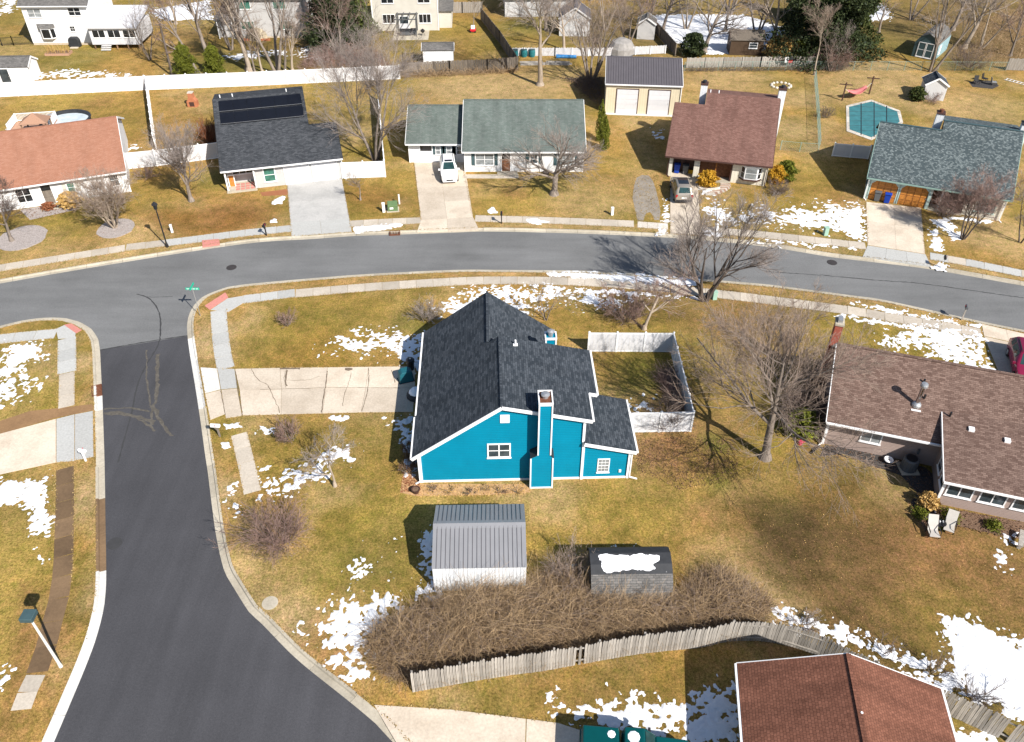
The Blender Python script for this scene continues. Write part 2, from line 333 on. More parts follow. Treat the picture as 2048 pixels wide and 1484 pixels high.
def wline(pl, pre=None, post=None):
    P = smooth_line([Vector(G2(x, y, ZR)) for x, y in pl])
    if pre: P = [P[0] + (P[0] - P[2]).normalized() * pre] + P
    if post: P = P + [P[-1] + (P[-1] - P[-3]).normalized() * post]
    return P
nk = wline(NK, 60, 90); ek = wline(EK, 9, 90); wk = wline(WK, 60, 9)
GUT, KW = .34, .20                          # gutter pan and kerb widths
# asphalt
def flat(name, poly, z, mat, parent=None):
    pts = [Vector((x, y)) for x, y in poly]
    r = delaunay_2d_cdt(pts, [(i, (i + 1) % len(pts)) for i in range(len(pts))], [], 1, 1e-4)
    return npmesh(name, [(p.x, p.y, z) for p in r[0]], [tuple(f) for f in r[2]], mat, parent)
ji = min(range(len(ek)), key=lambda i: (ek[i] - Vector(G2(375, 670, ZR))).length); jw = min(range(len(wk)), key=lambda i: (wk[i] - Vector(G2(200, 700, ZR))).length)
north = offset(nk, .1); east = offset(ek, -.1); west = offset(wk, -.1)
t2 = lambda P: [(p.x, p.y) for p in P]
struct(flat('main_road', t2(north) + t2(east[ji:])[::-1] + t2(west[:jw + 1])[::-1], ZR, 'old_asphalt'))
struct(flat('side_road', t2(west[jw:]) + t2(east[:ji + 1]), ZR + .002, 'new_asphalt'))
# kerbs: sections of pan plus upstand, left of each line
def kerb(name, P, side, mats, length=3.05):
    root = struct(thing(name, None, None)); Q = resample(P, length / 5)
    for i in range(0, len(Q) - 1, 5):
        seg = Q[i:i + 6]
        if len(seg) < 2: continue
        if all(abs((p.x) / max(p.y, 1)) > 1.7 or p.y < 4 for p in seg): continue
        L = []; e = .012; seg = list(seg); seg[0] = seg[0].lerp(seg[1], e / .6); seg[-1] = seg[-1].lerp(seg[-2], e / .6)
        lanes = [(0, -.2), (0, ZR + .012), (GUT, ZR + .02), (GUT + .05, .018), (GUT + KW, .022), (GUT + KW, -.2)]
        drive = any((p - q).length < r for p in (seg[2 if len(seg) > 2 else 0],) for q, r in CUTS)
        if drive: lanes = [(0, -.2), (0, ZR + .012), (GUT, ZR + .02), (GUT + .1, -.05), (GUT + KW, -.01), (GUT + KW, -.2)]
        V = []; n = len(lanes)
        for k, p in enumerate(seg):
            a = seg[min(k + 1, len(seg) - 1)] - seg[max(k - 1, 0)]; a.normalize(); nn = Vector((-a.y, a.x)) * side
            V += [(p.x + nn.x * o, p.y + nn.y * o, z) for o, z in lanes]
        F = [(k * n + j, k * n + j + 1, (k + 1) * n + j + 1, (k + 1) * n + j) for k in range(len(seg) - 1) for j in range(n - 1)]
        F += [tuple(range(n)), tuple(range((len(seg) - 1) * n, len(seg) * n))[::-1]]
        m = mats(seg[len(seg) // 2]); MB().poly(V, F).build('kerb_section', m, root)
CUTS = [(Vector(G2(*p)), r) for p, r in (((643, 472), 3.6), ((895, 465), 3.3), ((1370, 476), 2.6), ((1795, 528), 3.6), ((400, 785), 2.6), ((200, 860), 2.4), ((2020, 650), 4), ((800, 1475), 3), ((412, 500), 1.2), ((415, 590), 1.4), ((150, 645), 1.2))]
def km(p):
    d = Vector((p.x, p.y, ZR)) - Vector((0, 0, CAM_H)); py = 742 - FPX * (d.y * math.sin(PITCH) + d.z * math.cos(PITCH)) / (d.y * math.cos(PITCH) - d.z * math.sin(PITCH))
    px = 1024 + FPX * d.x / (d.y * math.cos(PITCH) - d.z * math.sin(PITCH))
    if px < 300 and p.y < 47:
        if 975 < py < 1178: return 'muddy_walk'
        return 'white_concrete' if py > 1178 or 735 < py < 815 else 'curb_concrete'
    if 300 < px < 450 and 690 < py < 832: return 'white_concrete'
    return 'curb_concrete'
kerb('north_kerb', nk, 1, km); kerb('corner_kerb', ek, -1, km); kerb('west_kerb', wk, -1, km)
# lawns with hand placed colour variation
OLIVE = (.238, .172, .042); TAN = (.385, .275, .135); GREEN = (.145, .145, .032); BROWN = (.135, .085, .036); RUST = (.265, .145, .062); GOLD = (.32, .23, .06)
BLOBS = []
def blob(px, py, r, c, a, sy=1.0): v = G(px, py); BLOBS.append((v.x, v.y, r, c, a, sy))
for a in ((1700, 1120, 10, (.125, .080, .030), .95), (1900, 1180, 8, (.135, .082, .030), .9), (1650, 1110, 5, BROWN, .85), (1600, 1080, 3.2, (.075, .05, .022), .8), (1560, 1020, 2.0, (.09, .07, .025), .6), (1800, 1210, 6, BROWN, .7), (1900, 1120, 6, RUST, .45), (1880, 1090, 2, RUST, .7), (1500, 900, 5, OLIVE, .5), (1400, 830, 5, (.2, .115, .05), .7), (1330, 900, 3.5, (.25, .14, .065), .8),
          (1330, 1000, 3, GOLD, .5), (1390, 1040, 1.6, RUST, .7), (1430, 960, 1.4, GREEN, .6), (1440, 880, 1.2, GREEN, .8), (1440, 930, .8, (.1, .06, .03), .8), (1250, 1040, 5, OLIVE, .8), (1100, 1000, 3, TAN, .6), (1500, 1180, 3.5, TAN, .5), (1560, 1240, 2, TAN, .8), (1730, 900, 3, TAN, .5), (1800, 980, 3, TAN, .45), (1910, 1250, 4, OLIVE, .5),
          (600, 640, 6, OLIVE, .8), (700, 660, 5, GREEN, .4), (560, 700, 5, OLIVE, .7), (800, 600, 5, OLIVE, .6), (830, 650, 2, GREEN, .6), (640, 720, 5, (.28, .16, .04), .6), (500, 640, 2, TAN, .6), (420, 680, 2.5, TAN, 1), (620, 840, 4, RUST, .4), (720, 860, 4, GREEN, .35), (600, 900, 4, OLIVE, .6), (800, 880, 3, OLIVE, .5), (850, 1000, 3.5, GOLD, .6), (520, 1160, 4, TAN, .9), (620, 1150, 4, OLIVE, .5), (750, 1110, 4, GREEN, .55), (560, 1260, 3, TAN, .9), (640, 1330, 3, RUST, .45), (760, 1050, 3, OLIVE, .6), (440, 980, 2, TAN, 1),
          (980, 1370, 4, OLIVE, .8), (1100, 1380, 3, RUST, .3), (1250, 1380, 5, (.14, .1, .02), .6), (1560, 1300, 2, RUST, .6), (900, 1400, 2, TAN, .6),
          (50, 1050, 4, OLIVE, .7), (60, 1130, 3, GOLD, .7), (20, 1250, 2.5, RUST, .8), (170, 1000, 1.6, TAN, .9), (60, 800, 3, GOLD, .6), (165, 720, 1.6, TAN, .9), (165, 1200, 1.5, TAN, .8), (110, 1300, 2, RUST, .6), (40, 950, 3, OLIVE, .6),
          (150, 80, 8, OLIVE, .6), (150, 120, 6, GREEN, .5), (20, 40, 5, GREEN, .5), (130, 205, 9, GOLD, .7), (250, 250, 6, OLIVE, .7), (200, 205, 3, RUST, .5), (350, 260, 6, RUST, .35), (400, 200, 6, TAN, .4), (300, 400, 4, OLIVE, .6), (430, 360, 3, GREEN, .6), (450, 440, 5, (.22, .10, .035), .75), (340, 440, 4, (.23, .115, .035), .7), (250, 490, 5, TAN, .6), (130, 440, 5, OLIVE, .8), (520, 410, 3, (.24, .13, .05), .5), (560, 400, 2, OLIVE, .5), (60, 500, 5, TAN, .4),
          (640, 215, 3, TAN, .6), (640, 195, 4, OLIVE, .6), (700, 260, 5, TAN, .6), (740, 390, 4, (.21, .105, .035), .7), (700, 420, 2.5, OLIVE, .5), (800, 360, 4, GOLD, .5), (950, 175, 10, TAN, .85), (1080, 175, 8, TAN, .7), (900, 60, 6, OLIVE, .7), (980, 90, 5, (.2, .15, .03), .7), (800, 70, 5, GREEN, .5), (960, 25, 4, BROWN, .6), (1060, 50, 5, GREEN, .6), (460, 140, 8, GREEN, .6), (560, 130, 6, GREEN, .6), (380, 70, 4, BROWN, .4),
          (1040, 400, 6, GOLD, .5), (1100, 370, 3, GREEN, .5), (1020, 385, 2, RUST, .6), (1180, 400, 6, TAN, .6), (1230, 330, 4, OLIVE, .6), (1290, 250, 4, TAN, .5), (1450, 160, 8, TAN, .7), (1580, 260, 4, TAN, .6), (1600, 200, 4, TAN, .5), (1620, 350, 5, OLIVE, .7), (1560, 420, 5, OLIVE, .5), (1690, 400, 3, RUST, .5), (1750, 170, 10, TAN, .8), (1700, 290, 5, RUST, .5), (1640, 300, 2, TAN, .6), (1950, 220, 8, TAN, .7), (1820, 240, 3, OLIVE, .5), (1780, 90, 6, GREEN, .5), (1760, 60, 5, OLIVE, .5), (1980, 90, 12, (.16, .105, .055), .85), (1850, 60, 10, (.15, .115, .04), .7), (1250, 60, 14, (.14, .105, .05), .7), (1640, 40, 16, (.13, .1, .045), .7), (1960, 30, 16, (.15, .1, .055), .7), (500, 100, 12, (.14, .115, .035), .6), (650, 100, 8, (.12, .08, .045), .7), (1900, 430, 4, OLIVE, .5), (1980, 460, 6, TAN, .6),
          (1280, 600, 5, BROWN, .5), (1300, 690, 5, OLIVE, .7), (1430, 620, 5, BROWN, .5), (1500, 640, 6, (.22, .135, .055), .7), (1400, 780, 4, OLIVE, .5), (1780, 690, 5, OLIVE, .6), (1270, 760, 3, GREEN, .6), (1150, 640, 4, OLIVE, .6), (1250, 110, 6, BROWN, .5), (1200, 150, 4, BROWN, .6)):
    blob(*a)
for x in range(0, 2048, 40):                   # verge strips are paler straw
    y = np.interp(x, [p[0] for p in NK], [p[1] for p in NK]); blob(x, y - 14, 1.1, TAN, .75)
    if x > 470: y = np.interp(x, [488, 657, 912, 1200, 1525, 1773, 2048], [569, 554, 540, 543, 568, 601, 660]); blob(x, y + 13, 1.1, (.36, .23, .10), .8)
def tint(x, y):
    n = fbm(x, y, 9, 4, 3); m = fbm(x, y, 3, 4, 9); q = fbm(x, y, 1.6, 3, 21)
    O, T, Gn, D = (np.array(c) for c in (OLIVE, TAN, GREEN, (.325, .20, .062)))
    a = np.clip((n - .38) / .2, 0, 1)[:, None]; b = np.clip((m - .46) / .2, 0, 1)[:, None]
    c = O * (1 - a) + D * a; c = c * (1 - .5 * b) + T * .5 * b
    jx = (fbm(x, y, 2.5, 3, 31) - .5) * 3; jy = (fbm(x, y, 2.5, 3, 37) - .5) * 3
    for bx, by, r, col, al, sy in BLOBS:
        d = np.hypot(x + jx - bx, (y + jy - by) / sy) / r; k = np.clip(1.25 - d, 0, 1); k = (k * k * (3 - 2 * k) * al)[:, None]; c = c * (1 - k) + np.array(col) * k
    return c * (.68 + .6 * q)[:, None]
def lawn(name, poly, label):
    xs = [p[0] for p in poly]; ys = [p[1] for p in poly]; pts = []
    for y0, y1, s in ((10, 60, .7), (60, 100, 1.0), (100, 175, 1.6)):
        X, Y = np.meshgrid(np.arange(-y1 * .78, y1 * .78, s), np.arange(y0, y1, s)); X = X.ravel(); Y = Y.ravel()
        X = X + RNG.uniform(-.3, .3, X.shape) * s; Y = Y + RNG.uniform(-.3, .3, Y.shape) * s
        k = (np.abs(X) < Y * .72 + 8); X = X[k]; Y = Y[k]; k = inpoly(X, Y, poly); X = X[k]; Y = Y[k]; k = edist(X, Y, poly) > s * .3; pts.append(np.stack([X[k], Y[k]], 1))
    P = np.concatenate(pts); n = len(poly)
    r = delaunay_2d_cdt([Vector(p) for p in poly] + [Vector(p) for p in P.tolist()], [(i, (i + 1) % n) for i in range(n)], [], 1, 1e-4)
    V = np.array([(p.x, p.y, 0) for p in r[0]]); o = npmesh(name, V, np.array([tuple(f) for f in r[2]]), 'lawn_grass')
    c = tint(V[:, 0], V[:, 1]); at = o.data.color_attributes.new('tint', 'FLOAT_COLOR', 'POINT')
    at.data.foreach_set('color', np.concatenate([c, np.ones((len(c), 1))], 1).astype(np.float32).ravel()); return struct(o)
B_ = GUT + KW - .03
lawn('north_lawn', t2(offset(nk, B_)) + [(nk[-1].x, 400), (nk[0].x, 400)], '')
lawn('corner_lawn', t2(offset(ek, -B_)) + [(ek[-1].x, -20), (ek[0].x, -20)], '')
lawn('west_lawn', t2(offset(wk, -B_)) + [(wk[-1].x, -20), (wk[0].x, -20)], '')
# ---------------------------------------------------------------- slabs (walks and drives)
EDGES = []
def slabs_strip(root, px, width, mat, length=1.5, z=.02, th=.12):
    sm = smooth_line([Vector(G2(*p)) for p in px], .3); EDGES.append(offset(sm, width / 2 + .02)); EDGES.append(offset(sm, -width / 2 - .02))
    Q = resample(sm, length)
    for a, b in zip(Q, Q[1:]):
        d = (b - a).normalized(); n = Vector((-d.y, d.x)) * width / 2; a2 = a + d * .012; b2 = b - d * .012; zz = z + random.uniform(-.006, .006)
        m = MB().slab([(a2.x - n.x, a2.y - n.y, zz), (b2.x - n.x, b2.y - n.y, zz), (b2.x + n.x, b2.y + n.y, zz), (a2.x + n.x, a2.y + n.y, zz)], th)
        m.build('slab', mat if isinstance(mat, str) else random.choice(mat), root)
def slab_px(root, pts, mat, z=.024, th=.13, name='slab', shrink=.012):
    P = [Vector(G2(*p)) for p in pts]; c = sum(P, Vector((0, 0))) / len(P)
    P = [p + (c - p).normalized() * shrink for p in P]
    return MB().slab([(p.x, p.y, z) for p in P], th).build(name, mat, root)
def lerp2(a, b, t): return (a[0] + (b[0] - a[0]) * t, a[1] + (b[1] - a[1]) * t)
def slab_grid(root, quad, us, vs_, mat, z=.024):
    """quad px: top-left, top-right, bottom-right, bottom-left"""
    tl, tr, br, bl = quad
    for v0, v1 in zip(vs_, vs_[1:]):
        for u0, u1 in zip(us, us[1:]):
            q = [lerp2(lerp2(tl, bl, v), lerp2(tr, br, v), u) for u, v in ((u0, v0), (u1, v0), (u1, v1), (u0, v1))]
            slab_px(root, q, mat if isinstance(mat, str) else random.choice(mat), z + random.uniform(-.004, .004))
def walk(name): return struct(thing(name, None, None))
wn = walk('north_sidewalk')
slabs_strip(wn, [(-60, 545), (0, 536), (250, 496)], 1.25, 'old_walk'); slabs_strip(wn, [(252, 495), (330, 486)], 1.25, 'old_walk'); slabs_strip(wn, [(331, 486), (405, 477), (490, 466), (583, 457)], 1.3, 'new_walk')
slabs_strip(wn, [(698, 448), (770, 444), (842, 441)], 1.25, 'old_walk'); slabs_strip(wn, [(950, 437), (1100, 441), (1268, 448)], 1.3, 'old_walk'); slabs_strip(wn, [(1275, 449), (1336, 453)], 1.2, 'pale_stone', .9)
slabs_strip(wn, [(1402, 459), (1530, 470), (1640, 482), (1731, 492)], 1.3, 'old_walk'); slabs_strip(wn, [(1860, 512), (1950, 528), (2048, 548), (2120, 562)], 1.3, ['old_walk', 'new_walk'])
ws = walk('south_sidewalk')
slab_px(ws, [(421, 620), (455, 597), (486, 592), (487, 606), (457, 624)], 'new_walk'); slabs_strip(ws, [(437, 621), (440, 665), (446, 710), (452, 737)], 1.3, 'new_walk'); slabs_strip(ws, [(486, 599), (590, 586)], 1.25, 'new_walk')
slabs_strip(ws, [(591, 587), (730, 575), (912, 563), (1000, 561), (1110, 562), (1200, 566), (1340, 577)], 1.25, 'old_walk'); slabs_strip(ws, [(1342, 578), (1435, 588), (1560, 603), (1712, 623), (1778, 635), (1886, 652), (1962, 667)], 1.3, 'old_walk')
slabs_strip(ws, [(478, 868), (492, 925), (505, 985)], 1.1, 'old_walk')
ww = walk('west_sidewalk')
slabs_strip(ww, [(-60, 686), (0, 678), (112, 667)], 1.3, 'new_walk'); slab_px(ww, [(112, 658), (130, 650), (152, 664), (150, 676), (116, 678)], 'new_walk'); slabs_strip(ww, [(134, 677), (134, 745)], 1.35, 'new_walk'); slabs_strip(ww, [(134, 746), (133, 814)], 1.1, 'old_walk')
slabs_strip(ww, [(130, 936), (130, 998), (128, 1077), (126, 1136), (118, 1195), (102, 1254), (87, 1313), (74, 1345)], 1.1, 'muddy_walk', 1.5, .008); slabs_strip(ww, [(72, 1350), (55, 1385), (42, 1420)], 1.0, 'old_walk', 1.1)
# red ramps
for pts in ([(404, 481), (438, 478), (440, 489), (405, 494)], [(409, 612), (451, 585), (457, 595), (419, 620)], [(128, 650), (143, 647), (164, 660), (152, 667)]): struct(slab_px(None, pts, 'red_ramp', .03, .1, 'tactile_ramp'))
def drive(name): return struct(thing(name, None, None))
d = drive('grey_driveway'); slab_grid(d, [(574, 366), (684, 358), (704, 464), (583, 473)], (0, 1), (0, .36, .74), 'grey_drive'); slab_grid(d, [(574, 366), (684, 358), (704, 464), (583, 473)], (0, .5, 1), (.74, 1), 'new_walk')
d = drive('wide_tan_driveway'); slab_grid(d, [(828, 322), (928, 322), (946, 434), (842, 441)], (0, .5, 1), (0, .45, .7, 1), 'tan_drive'); slab_grid(d, [(842, 441), (946, 434), (958, 459), (834, 463)], (0, .5, 1), (0, 1), 'tan_drive')
d = drive('narrow_tan_driveway'); slab_grid(d, [(1341, 338), (1394, 343), (1402, 470), (1340, 468)], (0, 1), (0, .4, .7, .88, 1), 'tan_drive')
d = drive('double_tan_driveway'); slab_grid(d, [(1732, 404), (1842, 416), (1850, 508), (1735, 490)], (0, .5, 1), (0, .45, 1), 'tan_drive'); slab_grid(d, [(1735, 491), (1851, 509), (1862, 533), (1725, 514)], (0, .33, .66, 1), (0, 1), 'new_walk')
d = drive('cracked_driveway')
xs = [(470, 738, 485, 831), (560, 736, 562, 829), (655, 735, 645, 827), (737, 734, 722, 825), (830, 733, 826, 824)]
for (a, b, c, e), (f, g_, h, i) in zip(xs, xs[1:]):
    m0 = ((a + c) / 2 + 2, (b + e) / 2 - 4); m1 = ((f + h) / 2 + 2, (g_ + i) / 2 - 4); slab_px(d, [(a, b), (f, g_), m1, m0], 'tan_drive'); slab_px(d, [m0, m1, (h, i), (c, e)], 'tan_drive')
slab_px(d, [(401, 735), (434, 737), (441, 779), (410, 787)], 'white_concrete'); slab_px(d, [(410, 788), (442, 780), (451, 828), (421, 840)], 'tan_drive'); slab_px(d, [(435, 737), (469, 738), (474, 776), (442, 779)], 'new_walk'); slab_px(d, [(443, 780), (474, 777), (484, 832), (452, 837)], 'tan_drive')
def crack(px, mat, wd, z, name, root, jit=.05):
    P = smooth_line([Vector(G2(x, y, z)) for x, y in px], .25); V = []; F = []
    for i, p in enumerate(P):
        t = (P[min(i + 1, len(P) - 1)] - P[max(i - 1, 0)]).normalized(); n = Vector((-t.y, t.x)); p = p + n * random.gauss(0, jit) * .4; ww_ = wd * random.uniform(.5, 1.3) / 2
        V += [(p.x - n.x * ww_, p.y - n.y * ww_, z), (p.x + n.x * ww_, p.y + n.y * ww_, z)]
        if i: F.append((2 * i - 2, 2 * i, 2 * i + 1, 2 * i - 1))
    return npmesh(name, V, F, mat, root)
for px, wd in (([(503, 738), (515, 758), (535, 770), (545, 790), (557, 815), (559, 826)], .07), ([(573, 737), (568, 755), (572, 775)], .04), ([(655, 742), (650, 775), (643, 825)], .12), ([(702, 745), (698, 765), (690, 785), (685, 812)], .06), ([(737, 736), (737, 770), (730, 800), (724, 822)], .08), ([(570, 760), (610, 760), (640, 752)], .05), ([(783, 740), (790, 765)], .09), ([(520, 779), (600, 777), (660, 775), (740, 775), (800, 776)], .06), ([(471, 742), (478, 790), (485, 830)], .09), ([(441, 781), (447, 810), (451, 830)], .08), ([(574, 740), (571, 762), (574, 772)], .22), ([(690, 739), (705, 738)], .5), ([(560, 737), (600, 737)], .3)): crack(px, 'concrete_crack', wd * .62, .036, 'crack', d)
d = drive('right_house_driveway'); slab_grid(d, [(1963, 648), (2110, 682), (2120, 706), (1968, 672)], (0, .33, .66, 1), (0, 1), 'tan_drive'); slab_grid(d, [(1968, 673), (2120, 707), (2150, 800), (2010, 775)], (0, .5, 1), (0, 1), 'tan_drive')
d = drive('west_driveway'); slab_px(d, [(-60, 884), (112, 838), (112, 925), (-60, 962)], 'tan_drive'); slab_px(d, [(113, 838), (149, 829), (149, 922), (113, 925)], 'new_walk'); slab_px(d, [(150, 829), (186, 822), (187, 914), (150, 921)], 'new_walk')
d = drive('south_driveway'); slab_px(d, [(748, 1410), (900, 1419), (1052, 1438), (1048, 1600), (860, 1600)], 'tan_drive'); slab_px(d, [(1053, 1438), (1116, 1446), (1310, 1510), (1310, 1600), (1049, 1600)], 'tan_drive')
struct(flat('soil_trench', PX([(-60, 868), (0, 842), (60, 822), (120, 816), (185, 808), (190, 820), (150, 828), (110, 836), (0, 868), (-60, 890)]), .010, 'mud'))
struct(flat('gravel_strip', PX([(1273, 356), (1284, 350), (1297, 351), (1306, 362), (1312, 380), (1318, 405), (1321, 425), (1319, 440), (1309, 440), (1305, 430), (1300, 424), (1292, 427), (1289, 434), (1287, 441), (1275, 441), (1270, 420), (1265, 395), (1268, 372)]), .008, 'gravel'))
struct(flat('mulch_bed', PX([(1638, 915), (1650, 890), (1730, 900), (1850, 935), (1880, 960), (1868, 1040), (1850, 1048), (1822, 1005), (1835, 985), (1800, 950), (1740, 930), (1690, 908), (1645, 912)]), .010, 'black_mulch'))
struct(flat('planting_bed', PX([(1860, 1045), (1885, 1015), (2048, 1045), (2048, 1080), (1960, 1062), (1900, 1048), (1850, 1060), (1825, 1020)]), .012, 'bed_mulch'))
struct(flat('house_bed', PX([(800, 985), (808, 940), (830, 930), (842, 968), (1065, 968), (1060, 985), (980, 990), (830, 992)]), .008, 'straw'))
struct(flat('stone_bed', PX([(40, 420), (120, 405), (160, 405), (150, 420), (60, 440)]), .008, 'stone_bed'))
struct(flat('red_leaf_bed', PX([(520, 385), (575, 378), (577, 390), (525, 392)]), .008, 'rust_leaf'))
# mulch rings under trees
def ring(px, py, rx, ry):
    c = G(px, py); n = 20; MB().slab([(c.x + math.cos(2 * math.pi * i / n) * rx * random.uniform(.94, 1.05), c.y + math.sin(2 * math.pi * i / n) * ry, .05) for i in range(n)], .06).build('stone_ring', 'stone_bed')['kind'] = 'structure'
ring(232, 457, 1.75, 1.9); ring(44, 476, 2.2, 2.4)
# road marks
rm = struct(thing('road_marks', None, None))
crack([(274, 588), (300, 598), (318, 625), (321, 660), (316, 690), (290, 735), (275, 770), (262, 830), (248, 880), (236, 925), (225, 970), (232, 905)][:10], 'asphalt_crack', .12, ZR + .006, 'tyre_streak', rm, .03)
crack([(276, 588), (300, 594), (345, 593)], 'asphalt_crack', .06, ZR + .007, 'seam_crack', rm); crack([(200, 700), (290, 684), (375, 671)], 'asphalt_crack', .12, ZR + .008, 'paving_seam', rm, .02)
crack([(1530, 543), (1650, 551), (1750, 560), (1850, 568), (2048, 596)], 'asphalt_crack', .10, ZR + .006, 'seam_crack', rm)
for px, wd in (([(316, 708), (314, 760), (312, 800), (308, 815), (325, 850), (345, 872)], .28), ([(208, 826), (250, 828), (290, 838), (310, 843)], .34), ([(208, 818), (240, 816), (300, 822)], .14), ([(262, 832), (290, 845), (310, 862)], .16), ([(293, 700), (292, 740), (298, 790), (302, 815)], .12), ([(305, 812), (303, 850)], .2)): crack(px, 'tyre_mark', wd, ZR + .010 + random.random() * .003, 'clay_track', rm, .1)
def manhole(px, py, mat='cast_iron', z=ZR, lab=''):
    c = G(px, py, z); t = thing('manhole_cover', lab, 'manhole', (c.x, c.y, z)); MB().lathe([(.46, 0.0), (.46, .012), (.40, .014)], n=24).build('frame', mat, t); MB().lathe([(.37, .0), (.37, .017)], n=24).build('lid', mat, t)
manhole(463, 535, lab='iron manhole cover on the grey street near the junction'); manhole(1664, 525, lab='iron manhole cover on the grey street before the slate roofed house'); manhole(229, 1087, 'asphalt_crack', lab='dark manhole cover in the black side street')
manhole(540, 1206, 'curb_concrete', 0.0, 'pale round utility cover in the lawn by the corner kerb')
def drain(a, b, lab, flip=1):
    A = G(*a); B = G(*b); d_ = (B - A).normalized(); t = thing('storm_drain', lab, 'storm drain', (A.x, A.y, 0), math.atan2(d_.y, d_.x)); L = (B - A).length
    fr = MB().box((0, -.35, -.14), (L, -.28, .03)); fr.box((0, .28, -.14), (L, .36, .035)); fr.box((-.06, -.35, -.14), (0, .36, .03)); fr.box((L, -.35, -.14), (L + .06, .36, .03)); fr.build('frame', 'rust_iron', t)
    for i in range(6): MB().box((L * (i + .3) / 6, -.28, -.12), (L * (i + .55) / 6, .28, .01)).build('grate_bar', 'rust_iron', t)
drain((780, 466), (799, 465), 'rusty storm drain grate in the kerb by the long snow bank'); drain((194, 790), (193, 771), 'rusty storm drain grate set in the white kerb of the side street')
# ---------------------------------------------------------------- building helpers
def amap(axis): return (lambda a, c, z: (a, c, z)) if axis == 'x' else (lambda a, c, z: (c, a, z))
def roof_plane(h, pts, mat, th=.13, name='roof'): return MB().slab(pts, th).build(name, mat, h)
def gable(h, axis, a0, a1, e0, z0, r, zr, e1, z1, w0, w1, wall, roof, trim, ova=.25, rake=(1, 1), gut=(1, 1), wallbase=0.0, th=.13):
    m = amap(axis); s0 = (zr - z0) / (r - e0); s1 = (zr - z1) / (e1 - r); k = th * 1.12 + .01
    prof = [(w0, wallbase), (w0, z0 + (w0 - e0) * s0 - k), (r, zr - k), (w1, z1 + (e1 - w1) * s1 - k), (w1, wallbase)]
    MB().ext(axis, prof, a0 + ova, a1 - ova).build('wall', wall, h)
    f = roof_plane(h, [m(a0, e0, z0), m(a1, e0, z0), m(a1, r, zr), m(a0, r, zr)], roof, th)
    b = roof_plane(h, [m(a0, e1, z1), m(a1, e1, z1), m(a1, r, zr), m(a0, r, zr)], roof, th)
    MB().bar(m(a0 + .01, r, zr + .005), m(a1 - .01, r, zr + .005), .24, .05).build('ridge_cap', roof, h)
    for on, e, z, sg in ((gut[0], e0, z0, -1), (gut[1], e1, z1, 1)):
        if on: MB().bar(m(a0, e + sg * .06, z - .09), m(a1, e + sg * .06, z - .09), .11, .13).build('gutter', trim, h)
    for on, a, sg in ((rake[0], a0, -1), (rake[1], a1, 1)):
        if not on: continue
        for e, z in ((e0, z0), (e1, z1)): MB().bar(m(a + sg * .025, e, z - .10), m(a + sg * .025, r, zr - .10), .045 if axis == 'y' else .045, .2).build('rake_board', trim, h)
    return f, b
def window(h, x, y, z, wd, ht, rot=0, cols=1, rows=2, frame='white_trim', glass='glass', fw=.07, double=False, shut=None, name='window', grid=None):
    """front faces local -y, x is the left edge on the wall"""
    o = MB()
    o.box((0, -.05, 0), (wd, 0, fw)); o.box((0, -.05, ht - fw), (wd, 0, ht)); o.box((0, -.05, fw), (fw, 0, ht - fw)); o.box((wd - fw, -.05, fw), (wd, 0, ht - fw))
    n = o.build(name, frame, h); n.location = (x, y, z); n.rotation_euler = (0, 0, rot)
    cw = (wd - 2 * fw) / cols; rh = (ht - 2 * fw) / rows; mw = fw * .42
    for i in range(1, cols): MB().box((fw + cw * i - mw, -.045, fw), (fw + cw * i + mw, -.003, ht - fw)).build('mullion', frame, n)
    for j in range(1, rows):
        MB().box((fw, -.04, fw + rh * j - mw * .7), (wd - fw, -.004, fw + rh * j + mw * .7)).build('transom', frame, n)
    for i in range(cols):
        for j in range(rows): MB().box((fw + cw * i + .002, -.02, fw + rh * j + .002), (fw + cw * (i + 1) - .002, -.001, fw + rh * (j + 1) - .002)).build('pane', glass, n)
    if grid:
        gb = MB()
        for i in range(1, grid[0]): q = fw + (wd - 2 * fw) * i / grid[0]; gb.box((q - .012, -.03, fw), (q + .012, -.019, ht - fw))
        for j in range(1, grid[1]): q = fw + (ht - 2 * fw) * j / grid[1]; gb.box((fw, -.031, q - .012), (wd - fw, -.0195, q + .012))
        gb.build('glazing_bars', frame, n)
    MB().box((-.04, -.09, -.05), (wd + .04, 0, -.002)).build('sill', frame, n)
    if shut:
        for sx in (-.42, wd + .06):
            sb = MB().box((sx, -.035, .0), (sx + .36, -.002, ht)); sb.build('shutter', shut, n)
    return n
def door(h, x, y, z, wd, ht, rot=0, mat='white_trim', frame='white_trim', rows=4, cols=1, glass=None, name='door', pm=None, gap=.06):
    o = MB(); f = .1
    o.box((0, -.06, 0), (f, 0, ht)); o.box((wd - f, -.06, 0), (wd, 0, ht)); o.box((0, -.06, ht), (wd, 0, ht + f)); n = o.build(name, frame, h); n.location = (x, y, z); n.rotation_euler = (0, 0, rot)
    MB().box((f, -.022, 0), (wd - f, -.001, ht)).build('leaf', pm or mat, n)
    cw = (wd - 2 * f) / cols; rh = ht / rows
    for i in range(cols):
        for j in range(rows):
            MB().box((f + cw * i + gap / 2, -.042, rh * j + gap / 2), (f + cw * (i + 1) - gap / 2, -.021, rh * (j + 1) - gap / 2)).build('pane' if glass and j == rows - 1 else 'panel', glass if glass and j == rows - 1 else mat, n)
    MB().box((wd - f - .14, -.10, ht * .45), (wd - f - .10, -.043, ht * .45 + .1)).build('handle', 'galvanized', n)
    return n
def post(h, x, y, z0, z1, wd=.12, mat='white_trim', name='post'): return MB().box((x - wd / 2, y - wd / 2, z0), (x + wd / 2, y + wd / 2, z1)).build(name, mat, h)
